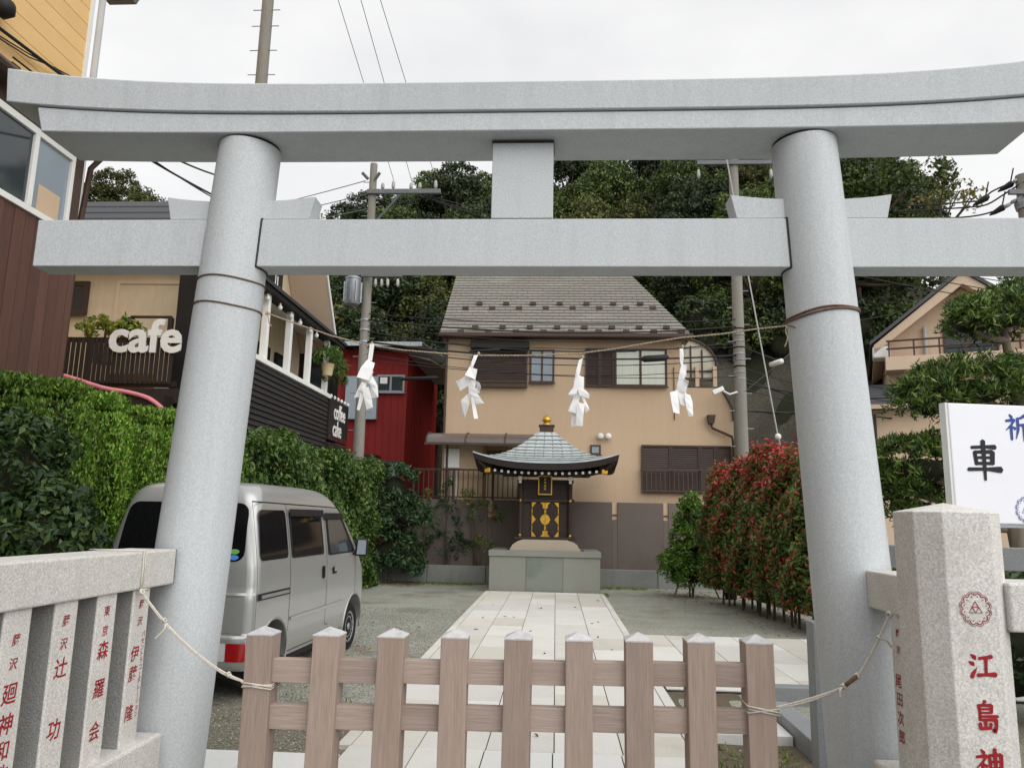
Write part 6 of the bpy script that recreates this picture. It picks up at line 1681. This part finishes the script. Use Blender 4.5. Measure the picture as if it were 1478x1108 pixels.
# ================================================================== PLANTS
def unit(a): return a / np.maximum(np.linalg.norm(a, axis=1, keepdims=True), 1e-6)
def leaf_mesh(name, pos, nrm, L_, W_, m, seed=0, droop=.3, fold=.25, jit=.6, along=None, amix=0.0):
    r = np.random.default_rng(seed); n = len(pos)
    nn = unit(nrm + jit * r.normal(size=(n, 3)))
    d = r.normal(size=(n, 3)) + np.array([0, 0, -droop])
    if along is not None: d = d * (1 - amix) + np.asarray(along) * amix * 2
    d = unit(d - nn * np.sum(d * nn, 1, keepdims=True))
    s = np.cross(nn, d)
    Ls = (L_ * r.uniform(.65, 1.3, n))[:, None]; Ws = (W_ * r.uniform(.7, 1.25, n))[:, None]
    b = pos - d * Ls * .5
    V_ = np.stack([b, b + d * Ls * .5 + s * Ws * .5 + nn * Ws * fold, b + d * Ls, b + d * Ls * .5 - s * Ws * .5 + nn * Ws * fold], 1).reshape(-1, 3)
    F = (np.array([[0, 2, 1], [0, 3, 2]])[None] + 4 * np.arange(n)[:, None, None]).reshape(-1, 3)
    return np_mesh(name, V_, F, m)
def sphere(n, r): return unit(r.normal(size=(n, 3)))
def clumps(blobs, nc, nl, cr, seed, inner=.25, up=.25, flat=1.0):
    """blobs: (centre, radii); nc clumps per unit blob; nl leaves per clump -> positions, normals"""
    r = np.random.default_rng(seed); P_, N_ = [], []
    for c, rad in blobs:
        c, rad = np.array(c, float), np.array(rad, float)
        k = max(3, int(nc * (rad[0] * rad[1] * rad[2]) ** (2 / 3)))
        d = sphere(k, r); d[:, 2] = np.where(d[:, 2] < -.55, -d[:, 2], d[:, 2])
        q = c + d * rad * (1 - inner * r.random((k, 1)) ** 1.5)
        for i in range(k):
            e = sphere(nl, r); e = unit(e + .55 * d[i] + np.array([0, 0, up]))
            rr = cr * r.uniform(.6, 1.3)
            P_.append(q[i] + e * rr * np.array([1, 1, flat]) * r.uniform(.55, 1.05, (nl, 1))); N_.append(e)
    return np.concatenate(P_), np.concatenate(N_)
def plant_obj(name, me, par): return link_mesh(name, me, None, par)
def core_blob(blobs, par, k=.78, m='core', name='dark_filler', org=None):  # adds dark solids inside the leaves to block light
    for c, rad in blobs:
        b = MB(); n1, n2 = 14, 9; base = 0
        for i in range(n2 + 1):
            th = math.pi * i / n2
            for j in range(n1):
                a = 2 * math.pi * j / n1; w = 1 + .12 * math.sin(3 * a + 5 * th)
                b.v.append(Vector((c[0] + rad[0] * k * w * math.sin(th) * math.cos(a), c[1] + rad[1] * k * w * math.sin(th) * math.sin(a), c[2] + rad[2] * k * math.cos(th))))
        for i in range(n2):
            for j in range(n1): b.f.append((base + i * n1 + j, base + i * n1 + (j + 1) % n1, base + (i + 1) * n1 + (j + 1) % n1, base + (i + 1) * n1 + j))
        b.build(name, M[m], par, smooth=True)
def shrub(name, lab, cat, base, blobs, m, nc, nl, cr, L_, W_, seed, core=.7, stems=4, stem_r=.02, grp=None, **kw):
    t = thing(name, lab, cat, base, grp)
    B = [(Vector(base) + Vector(c), r) for c, r in blobs]
    p, n = clumps(B, nc, nl, cr, seed, **{k: v for k, v in kw.items() if k in ('inner', 'up', 'flat')})
    p = p[p[:, 2] > base[2] + .02] if len(p) else p
    n = n[:len(p)] if len(n) != len(p) else n
    me_ = leaf_mesh('foliage', p - np.array(base), n, L_, W_, M[m], seed, **{k: v for k, v in kw.items() if k in ('droop', 'fold', 'jit', 'along', 'amix')})
    plant_obj('foliage', me_, t)
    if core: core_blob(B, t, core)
    r = random.Random(seed)
    for k in range(stems):
        c, rad = blobs[r.randrange(len(blobs))]
        e = Vector(base) + Vector(c) + Vector((r.uniform(-.3, .3) * rad[0], r.uniform(-.3, .3) * rad[1], r.uniform(0, .5) * rad[2]))
        s = Vector(base) + Vector((r.uniform(-.08, .08), r.uniform(-.08, .08), -.02))
        mid = s.lerp(e, .5) + Vector((r.uniform(-.1, .1), r.uniform(-.1, .1), .05))
        MB().tube(smooth_pts([s, mid, e], 4), [stem_r * (1 - .7 * i / 8) for i in range(9)], 6).build('stem', M['bark'], t)
    return t
# ---- glossy bush front left
shrub('evergreen_bush', 'dark glossy evergreen bush between the stone fence and the conifer hedge', 'bush', (-3.75, 5.15, 0),
      [((0, 0, .95), (.62, .66, .85)), ((-.12, 0, 1.68), (.46, .5, .58)), ((.28, -.1, 1.3), (.36, .4, .42)), ((-.6, -.15, 1.5), (.45, .5, .68)), ((.1, 0, .5), (.62, .66, .5))], 'l_osm', 330, 34, .13, .075, .034, 11, core=.68, stems=5, jit=.5, droop=.4)
# ---- conifer hedge
for k in range(9):
    y = 4.7 + .68 * k
    h = 2.62 + .04 * math.sin(k * 2.3)
    t = thing('hedge_conifer', 'bright green clipped conifer in the hedge beside the van', 'conifer', (-4.62, y, 0), 'conifers of the clipped hedge')
    r = np.random.default_rng(40 + k); n = 20000
    z = h * r.random(n) ** .85; a = r.uniform(0, 2 * np.pi, n); tp_ = r.random(n) < .1; z[tp_] = h - .02
    rad = .40 * np.clip(1.1 - .5 * (z / h) ** 9, .6, 1) * (1 + .16 * np.sin(5 * a + k) + .09 * np.sin(9 * a - 5 * z) + .06 * np.sin(11 * z + 3 * a)) * r.uniform(.72, 1.05, n)
    p = np.stack([rad * np.cos(a), rad * np.sin(a), z], 1); nn = np.stack([np.cos(a), np.sin(a), .25 + 0 * a], 1)
    p[tp_, :2] *= r.random((tp_.sum(), 1)) ** .5; top = z > h - .06; p[top, 2] += r.uniform(0, .16, top.sum())
    me_ = leaf_mesh('foliage', p, nn, .052, .020, M['l_thuja'], 60 + k, along=np.stack([.35 * np.cos(a), .35 * np.sin(a), np.ones(n)], 1), amix=.75, jit=.9, fold=.1)
    plant_obj('foliage', me_, t)
    MB().tube([(-4.62, y, 0), (-4.62, y, h * .5), (-4.62, y, h * .97)], [.25, .27, .12], 12).build('dark_filler', M['core'], t)  # dark column added within the leaves so no light passes
# ---- leafy hedge further back, with hanging sprays
t = thing('leafy_hedge', 'leafy green hedge behind the van below the cafe terrace', 'hedge', (-4.65, 14.3, 0))
r = np.random.default_rng(5); n = 36000
y = r.uniform(-3.9, 3.9, n); u = r.random(n)
ht = 2.66 + .10 * np.sin(y * 2.1) + .07 * np.sin(y * 5.3 + 1)
side = u < .68; top = (u >= .68) & (u < .9); end = u >= .9
bump = .10 * np.sin(y * 3.1) * np.sin(y * 1.3 + 2) + .05 * np.sin(y * 9)
P_ = np.zeros((n, 3)); N_ = np.zeros((n, 3))
zz = ht * r.random(n)
P_[:, 1] = y
P_[side, 0] = (.40 + bump + .10 * np.sin(zz * 5 + y * 2) + r.normal(0, .05, n))[side]; P_[side, 2] = zz[side]; N_[side] = (1, 0, .35)
P_[top, 0] = r.uniform(-.4, .45, n)[top]; P_[top, 2] = (ht + r.normal(0, .07, n))[top]; N_[top] = (.2, 0, 1)
P_[end, 0] = r.uniform(-.4, .4, n)[end]; P_[end, 1] = np.where(r.random(n) < .5, -3.9, 3.9)[end] + r.normal(0, .06, n)[end]; P_[end, 2] = zz[end]; N_[end] = (0, 0, .3)
plant_obj('foliage', leaf_mesh('foliage', P_, N_, .10, .055, M['l_ivy'], 6, droop=1.2, jit=.55), t)
MB().box((-4.97, 10.5, 0.0), (-4.36, 18.15, 2.5)).build('dark_filler', M['core'], t)  # dark block added to stop light showing through the hedge
# ---- tall dark shrub at the far left corner
shrub('tall_shrub', 'tall dark shrub at the corner by the red house', 'shrub', (-4.05, 18.75, 0),
      [((0, 0, .7), (.75, .55, .6)), ((-.15, 0, 1.5), (.8, .55, .65)), ((.1, 0, 2.25), (.55, .5, .6)), ((.5, -.1, 1.55), (.55, .4, .35)), ((-.5, 0, 2.5), (.4, .4, .4)), ((.45, -.1, .55), (.55, .4, .4))], 'l_shrub', 150, 34, .17, .12, .05, 21, core=.5, stems=5)
# ---- thin shrubs in the bed against the clad wall
shrub('thin_shrub', 'sparse pale-green shrub against the clad wall', 'shrub', (-2.75, 19.5, .36), [((0, 0, .55), (.5, .16, .4)), ((-.1, 0, 1.2), (.42, .15, .45)), ((.05, 0, 1.8), (.22, .13, .4)), ((.35, 0, .4), (.4, .14, .3))], 'l_shrub', 260, 16, .1, .085, .03, 22, core=0, stems=6, stem_r=.016)
shrub('thin_shrub', 'slender shrub with reddish tips near the shrine plinth', 'shrub', (-1.95, 19.5, .36), [((.15, 0, 1.35), (.48, .15, .3)), ((-.2, 0, 1.7), (.3, .13, .22)), ((.05, 0, .5), (.4, .13, .25))], 'l_phogreen', 240, 18, .1, .09, .03, 23, core=0, stems=5, stem_r=.014)
shrub('thin_shrub', 'feathery shrub growing up beside the terrace railing', 'shrub', (-3.35, 19.5, .36), [((0, 0, .5), (.3, .14, .3)), ((.1, 0, 1.3), (.28, .13, .6))], 'l_ivy', 170, 14, .1, .09, .028, 29, core=0, stems=5, stem_r=.012)
# ---- conical shrub on the right with stakes
t = shrub('conical_shrub', 'loose conical green shrub held by stakes beside the red-leaved hedge', 'shrub', (3.0, 17.35, 0),
      [((0, 0, .45), (.5, .45, .35)), ((0, 0, .75), (.66, .5, .42)), ((.05, 0, 1.15), (.5, .42, .4)), ((0, 0, 1.6), (.34, .32, .4)), ((-.05, 0, 1.95), (.18, .18, .25)), ((-.35, -.1, .6), (.35, .3, .28)), ((.4, -.1, .75), (.35, .3, .3))], 'l_bright', 420, 26, .13, .10, .038, 31, core=.45, stems=4)
for dx in (-.35, .42):
    MB().tube([(3.0 + dx * 1.25, 17.2, 0), (3.0 + dx * .35, 17.35, .85)], .018, 6).build('stake', M['bark_pale'], t)
bin_ = thing('black_bucket', 'small dark bucket with wire handle under the red-leaved hedge end', 'bucket', (3.75, 17.1, 0))
MB().lathe([(.12, 0), (.16, .3), (.165, .31), (.15, .31), (.11, .03)], (3.75, 17.1, 0.0), 18).build('shell', M['plastic'], bin_, auto=40)
MB().tube([(3.75 + .16 * math.cos(R(a)), 17.06, .3 + .14 * math.sin(R(a))) for a in range(0, 181, 15)], .006, 5).build('handle', M['metal'], bin_)
# ---- red-tipped hedge on the right
t = thing('photinia_hedge', 'tall hedge with bright red young leaves along the gravel yard', 'hedge', (4.2, 13.4, 0))
r = np.random.default_rng(9); n = 42000
v = r.random(n); yy = 11.6 + 4.7 * v
xf = 3.80 - .57 * v
u = r.random(n)
ht = 2.66 + .12 * np.sin(yy * 2.4) + .08 * np.sin(yy * 6.1) - .18 * np.clip((yy - 15.2), 0, 1)
z = .3 + (ht - .3) * r.random(n) ** .9
rel = (z - .3) / (ht - .3)
P_ = np.zeros((n, 3)); N_ = np.zeros((n, 3))
front = u < .5; top = (u >= .5) & (u < .72); endA = (u >= .72)
lump = .13 * np.sin(yy * 4.1 + z * 2.2) * np.sin(z * 3.7 + yy) + .06 * np.sin(yy * 11 + z * 9)
P_[:, 1] = yy; P_[:, 2] = z
P_[:, 0] = xf - .22 * np.sin(np.pi * np.clip(rel, 0, 1)) - lump + r.normal(0, .06, n); N_[:] = (-1, -.25, .3)
P_[top, 0] = (xf + r.uniform(-.1, .85, n))[top]; P_[top, 2] = (ht + r.normal(0, .08, n))[top]; N_[top] = (-.2, 0, 1)
e16 = endA
P_[e16, 0] = (3.25 + .9 * r.random(n))[e16]; P_[e16, 1] = (16.35 - .1 * np.sin(z * 5) + r.normal(0, .07, n))[e16]; N_[e16] = (0, .3, .2)
yend = endA & (r.random(n) < .45)
P_[yend, 1] = (11.6 + r.normal(0, .08, n))[yend]; P_[yend, 0] = (3.8 + .85 * r.random(n))[yend]; N_[yend] = (0, -1, .3)
redp = np.clip(.10 + .58 * np.clip((P_[:, 2] - 1.9) / .8, 0, 1) + .26 * np.sin(P_[:, 1] * 2.7 + P_[:, 2] * 3) * np.sin(P_[:, 2] * 4.3 + 1), .05, .95)
isr = r.random(n) < redp
for nm, q, m, sd in (('young_leaves', isr, 'l_pho', 1), ('foliage', ~isr, 'l_phogreen', 2)):
    plant_obj(nm, leaf_mesh(nm, P_[q] - np.array([4.2, 13.4, 0]), N_[q], .105, .042, M[m], 90 + sd, jit=.7, droop=-.2 if sd == 1 else .3), t)
b = MB()
b.hexa([(4.1, 11.75, .2), (4.55, 11.75, .2), (4.1, 16.2, .2), (3.55, 16.2, .2), (4.0, 11.75, 2.5), (4.55, 11.75, 2.5), (4.1, 16.2, 2.45), (3.45, 16.2, 2.45)]).build('dark_filler', M['core'], t)  # dark block added as the shade within and beneath the leaves
for k in range(22):
    f = (k + .5) / 22; y = 11.75 + 4.4 * f; x = 4.0 - .57 * f + rnd.uniform(-.1, .25)
    MB().tube([(x, y, 0), (x + rnd.uniform(-.05, .05), y + rnd.uniform(-.06, .06), .7)], .022, 6).build('stem', M['bark'], t)
# ---- cloud-pruned podocarp on the right
pt = thing('clipped_pine', 'cloud-pruned evergreen with flat foliage pads behind the notice board', 'tree', (4.75, 8.1, 0))
pads = [((1442, 460, 8.1), (.52, .5, .28)), ((1398, 470, 8.0), (.26, .3, .2)), ((1405, 565, 8.0), (.66, .6, .33)), ((1340, 585, 7.9), (.36, .4, .27)), ((1330, 680, 8.0), (.50, .55, .36)), ((1296, 705, 8.2), (.28, .35, .26)), ((1440, 680, 8.3), (.5, .5, .3)), ((1480, 560, 8.3), (.4, .4, .3)), ((1320, 735, 8.4), (.45, .45, .25)), ((1478, 440, 8.4), (.4, .4, .3))]
PB = [(atY(*c), rd) for c, rd in pads]
p, nn = clumps(PB, 820, 28, .10, 51, inner=.45, up=.7)
plant_obj('foliage', leaf_mesh('foliage', p - np.array([4.75, 8.1, 0]), nn, .085, .018, M['l_pine'], 52, along=nn + np.array([0, 0, .5]), amix=.5, jit=1.1, fold=.05), pt)
core_blob([(c, (r_[0] * .8, r_[1] * .8, r_[2] * .6)) for c, r_ in PB], pt, .6)
tk = [Vector((4.75, 8.1, -.02)), Vector((4.8, 8.1, .8)), Vector((4.62, 8.1, 1.6)), Vector((4.85, 8.15, 2.3)), Vector((4.75, 8.1, 3.0)), atY(1448, 475, 8.1)]
MB().tube(smooth_pts(tk, 4), [.12 - .0042 * i for i in range(21)], 10).build('trunk', M['bark_pale'], pt, smooth=True)
for c, r_ in PB:
    s = min((q for q in smooth_pts(tk, 4) if q.z < c.z - .05), key=lambda q: (q - c).length)
    MB().tube(smooth_pts([s, s.lerp(c, .5) + Vector((0, 0, -.06)), c], 4), [.045 - .003 * i for i in range(9)], 6).build('limb', M['bark_pale'], pt, smooth=True)
    for k in range(5):
        e = c + Vector((rnd.uniform(-.8, .8) * r_[0], rnd.uniform(-.8, .8) * r_[1], rnd.uniform(-.3, .4) * r_[2]))
        MB().tube([c - Vector((0, 0, .04)), e], [.014, .005], 5).build('twig', M['bark_pale'], pt)
shrub('low_bush', 'low dark bush on the ground under the notice board', 'bush', (4.6, 6.6, 0), [((0, 0, .5), (.6, .5, .5)), ((-.7, .6, .6), (.6, .5, .6)), ((.6, .2, .7), (.5, .5, .6))], 'l_shrub', 200, 26, .14, .09, .04, 71, core=.7, stems=4)
shrub('low_bush', 'bright low bush at the foot of the clipped evergreen', 'bush', (3.8, 8.9, 0), [((0, 0, .6), (.55, .5, .6)), ((.6, .1, .8), (.5, .5, .7))], 'l_pine', 200, 26, .14, .09, .03, 72, core=.7, stems=4)
# ---- plants at the cafe
c = atY(150, 478, 12.3); pot = thing('potted_plant', 'yellow-green potted plant on the cafe balcony', 'potted plant', (c.x, 12.35, c.z - .55))
MB().lathe([(.16, 0), (.2, .32), (.22, .33), (.18, .33)], (c.x, 12.35, c.z - .55), 16).build('pot', M['terracotta'], pot, auto=40)
p, nn = clumps([((c.x, 12.35, c.z + .05), (.55, .3, .2)), ((c.x + .35, 12.35, c.z - .02), (.3, .25, .14))], 320, 20, .1, 61, inner=.5)
plant_obj('foliage', leaf_mesh('foliage', p - np.array(pot.location), nn, .12, .045, M['l_maple'], 62, droop=.6), pot)
MB().tube([(c.x, 12.35, c.z - .3), (c.x, 12.35, c.z + .05)], .02, 6).build('stem', M['bark'], pot)
c = atX(473, 530, -4.88); hb = thing('hanging_basket', 'hanging fern in a pale pot at the end of the cafe terrace', 'hanging plant', (c.x, c.y, c.z))
MB().lathe([(.1, -.18), (.14, .06), (.15, .07), (.1, .07)], tuple(c), 14).build('pot', M['terracotta'], hb, auto=40)
p, nn = clumps([((c.x, c.y, c.z + .15), (.28, .4, .22)), ((c.x, c.y + .55, c.z - .02), (.22, .4, .26))], 200, 22, .14, 63, inner=.6)
plant_obj('foliage', leaf_mesh('foliage', p - np.array(c), nn, .2, .03, M['l_bright'], 64, droop=1.0), hb)
MB().tube([(c.x, c.y, c.z + .05), (c.x - .03, c.y, 5.34)], .008, 5).build('hanger', M['cable'], hb)
hs = MB().tube(smooth_pts([atY(92, 542, 11.6), atY(115, 549, 11.6), atY(150, 560, 11.6), atY(185, 566, 11.6), atY(215, 575, 11.6), atY(235, 590, 11.6)], 5), .035, 8)
hs.build('pink_hose', M['pinkhose'], None, 'pink and white rolled banner hose along the cafe balcony foot', 'hose', smooth=True)
MB().box((-8.3, 11.62, 3.12), (-6.2, 11.9, 3.42)).build('ledge', M['balcony'], cf)
# ---- grass along the edges
r = np.random.default_rng(77)
seg = [(-4.2, -1.5, 19.0, 19.2, 900), (1.05, 2.2, 18.6, 19.2, 500), (1.02, 1.15, 16.8, 17.4, 160), (-3.4, -2.0, 18.6, 19.1, 300), (1.1, 1.7, 5.2, 6.0, 160), (-2.6, -1.6, 6.2, 7.2, 60)]
P_ = np.concatenate([np.stack([r.uniform(a, b_, k), r.uniform(c_, d, k), np.full(k, .02)], 1) for a, b_, c_, d, k in seg])
o = plant_obj('grass', leaf_mesh('grass', P_, np.tile([0., -.6, .5], (len(P_), 1)), .07, .012, M['l_grass'], 78, droop=-2.0, jit=.8), None)
tag(o, 'sparse short grass and moss along the kerbs', 'grass', kind='stuff')
# ---- fallen leaves under the shrubs and hedges
seg = [(-4.2, -3.2, 17.6, 19.1, 60), (2.3, 4.4, 16.0, 18.6, 130), (3.0, 4.6, 11.4, 16.4, 150), (-4.3, -1.7, 5.4, 12, 60), (-1.4, 1.0, 6, 16, 26)]
P_ = np.concatenate([np.stack([r.uniform(a, b_, k), r.uniform(c_, d, k), np.full(k, .04)], 1) for a, b_, c_, d, k in seg])
o = plant_obj('fallen_leaves', leaf_mesh('fallen_leaves', P_, np.tile([0., 0, 1.], (len(P_), 1)), .07, .035, leafmat('leaf_fallen', [(0, sl(96, 72, 44)), (.6, sl(140, 104, 60)), (1, sl(150, 66, 52))], .8, .1), 79, droop=0, jit=.25), None)
tag(o, 'scattered brown fallen leaves on the gravel and paving', 'leaves', kind='stuff')
# ================================================================== WOODED HILL
def hill(x, y):
    k = min(max(0.0, y - 30), 31.0)
    base = k * .72 * max(0.0, min(1.0, (x + 26) / 13)) * (1 - .35 * max(0, min(1, (x - 24) / 14)))
    if x > 4.5 and y > 32.5: base = max(base, min(1, (x - 4.5) / 2) * (9.6 + (min(y, 61) - 33) * .5) * (1 - .5 * max(0, min(1, (x - 22) / 12))))
    base = max(base, 14.2 * math.exp(-((x + 27.5) / 8) ** 2 - ((y - 43) / 7) ** 2))
    return base
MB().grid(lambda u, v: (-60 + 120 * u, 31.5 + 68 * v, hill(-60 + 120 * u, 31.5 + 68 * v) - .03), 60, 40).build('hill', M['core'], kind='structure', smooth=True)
def make_tree(name, seed, m, h, blobs, nc, nl, cr, L_, W_, lab, bare=0):
    t = thing(name, lab, 'tree', (0, 0, -200), 'trees on the wooded hill')
    p, nn = clumps(blobs, nc, nl, cr, seed, inner=.35, up=.35)
    plant_obj('crown', leaf_mesh('crown', p, nn, L_, W_, M[m], seed, jit=.6), t)
    r = random.Random(seed)
    b = MB(); b.tube([(0, 0, -200.4), (r.uniform(-.2, .2), 0, -200 + h * .4), (r.uniform(-.3, .3), .1, -200 + h * .8)], [.26, .2, .07], 8)
    b.build('trunk', M['bark'], t, smooth=True)
    for c, rad in blobs:
        b = MB(); b.tube([(0, 0, -200 + h * .35), (c[0] * .5, c[1] * .5, -200 + h * .35 + (c[2] - h * .35) * .6), (c[0], c[1], -200 + c[2])], [.12, .08, .03], 6)
        b.build('limb', M['bark'], t, smooth=True)
    return t
kinds = []
for i, (m, lab, nm) in enumerate((('l_forest', 'mid-green broadleaved tree on the hillside wood', 'broadleaf_tree'), ('l_forest2', 'dark evergreen tree on the hillside wood', 'evergreen_tree'), ('l_forest3', 'olive-tinted leafy tree on the hillside wood', 'olive_tinted_tree'), ('l_forest', 'mid-green broadleaved tree on the hillside wood', 'broadleaf_tree'), ('l_forest2', 'dark evergreen tree on the hillside wood', 'evergreen_tree'))):
    r = random.Random(200 + i); h = 8.5
    bl = [((0, 0, 6.2), (1.8, 1.8, 1.5))]
    for k in range(17):
        a = 2.4 * k + r.uniform(-.4, .4); q = r.uniform(1.2, 2.9)
        bl.append(((q * math.cos(a), q * math.sin(a), r.uniform(2.6, 7.0) - .35 * (q - 1.2)), (r.uniform(.6, 1.25), r.uniform(.6, 1.25), r.uniform(.45, .85))))
    bl.append(((r.uniform(-.6, .6), r.uniform(-.6, .6), 7.8), (1.4, 1.4, 1.0)))
    kinds.append(make_tree(nm, 300 + i, m, h, bl, 30, 46, .46, .21, .11, lab))
def to_px(p):
    q = CAMROT.transposed() @ (Vector(p) - Vector((0, 0, CAMH)))
    return PW / 2 + FOC * q.x / -q.z, PH / 2 - FOC * q.y / -q.z
used = [False] * len(kinds)
def plant(i, x, y, z, s, rz, low=False):
    src = kinds[i]
    if used[i]: o_ = copy_tree(src)
    else: o_ = src; used[i] = True
    if low: tag(o_, o_['label'].replace('on the hillside wood', 'on the low hill behind the cafe roof'), None, 'trees behind the cafe roof')
    o_.location = (x, y, z); o_.scale = (s, s, s * rnd.uniform(.92, 1.12)); o_.rotation_euler = (0, 0, rz)
jobs = []
for yr, xl, xr in ((33.5, -13.5, 26), (38, -14.5, 27), (43, -14.8, 28), (48, -13.0, 26), (54, -12.6, 28.5), (60, -10.5, 30.5), (65, -8.5, 31)):
    x = xl + rnd.uniform(0, 1)
    while x < xr:
        jobs.append((x, max(yr + rnd.uniform(-1.3, 1.3), 33.2)))
        x += rnd.uniform(3.0, 4.1)
NMAIN = len(jobs)
for x, y in ((-34, 42.5), (-31.5, 43), (-29.3, 42), (-27, 43), (-24.8, 42), (-22.6, 43), (-26, 40.5), (-30, 44.5), (-20.6, 42), (-28.2, 40.5)): jobs.append((x, y))
for jn_, (x, y) in enumerate(jobs):
    tx, ty = to_px((x, y, hill(x, y) + 8.0))
    if jn_ < NMAIN and ((tx > 1325 and ty < 330) or (tx < 590 and ty < 262) or (tx < 545 and ty < 305)): continue
    if y < 40 and 1.5 < x < 6.5: continue
    z = hill(x, y) - (1.0 if x > 4.5 and y < 40 else 0)
    plant(rnd.randrange(len(kinds)), x, y, z - .3, rnd.uniform(.85, 1.2) * (.85 if x < -15.5 else 1), rnd.uniform(0, 6.28), jn_ >= NMAIN)
# sparse yellowing tree against the sky on the right
yt = thing('sparse_tree', 'sparse yellowing tree with open twigs against the sky', 'tree', (atY(1345, 320, 32).x, 32, 0))
o0_ = Vector(yt.location); tipz = atY(1380, 268, 32).z
MB().tube([o0_, o0_ + Vector((.1, 0, 6)), Vector((o0_.x + .3, 32, tipz - 2.2))], [.2, .15, .1], 8).build('trunk', M['bark'], yt, smooth=True)
bl = []
for (px, py) in ((1362, 268), (1385, 276), (1400, 285), (1348, 282), (1372, 290), (1408, 282), (1335, 300), (1395, 296)):
    c = atY(px, py, 32 + rnd.uniform(-.8, .8)); bl.append((c, (.5, .5, .22)))
    MB().tube(smooth_pts([(o0_.x + .3, 32, tipz - 2.4), ((o0_.x + .3 + c.x) / 2, 32, (tipz - 2.2 + c.z) / 2 - .1), c], 3), .03, 5).build('limb', M['bark'], yt, smooth=True)
p, nn = clumps(bl, 34, 11, .3, 401, inner=.6)
plant_obj('crown', leaf_mesh('crown', p - np.array(o0_), nn, .2, .11, M['l_yellow'], 402), yt)
# undergrowth spilling over the top of the concrete slope
for k in range(11):
    x = 6.3 + 1.7 * k; zt_ = 10.2 - .3 * math.sin(k * 1.7)
    shrub('slope_shrub', 'ragged shrub hanging over the top of the concrete slope', 'shrub', (x, 33.2, zt_ - 1.0), [((0, -.2, .9), (1.3, .8, 1.1)), ((rnd.uniform(-.6, .6), -.5, .0), (.9, .5, rnd.uniform(.6, 1.1)))], 'l_forest' if k % 2 else 'l_forest2', 60, 26, .36, .2, .10, 500 + k, core=.6, stems=2, grp='shrubs over the concrete slope')
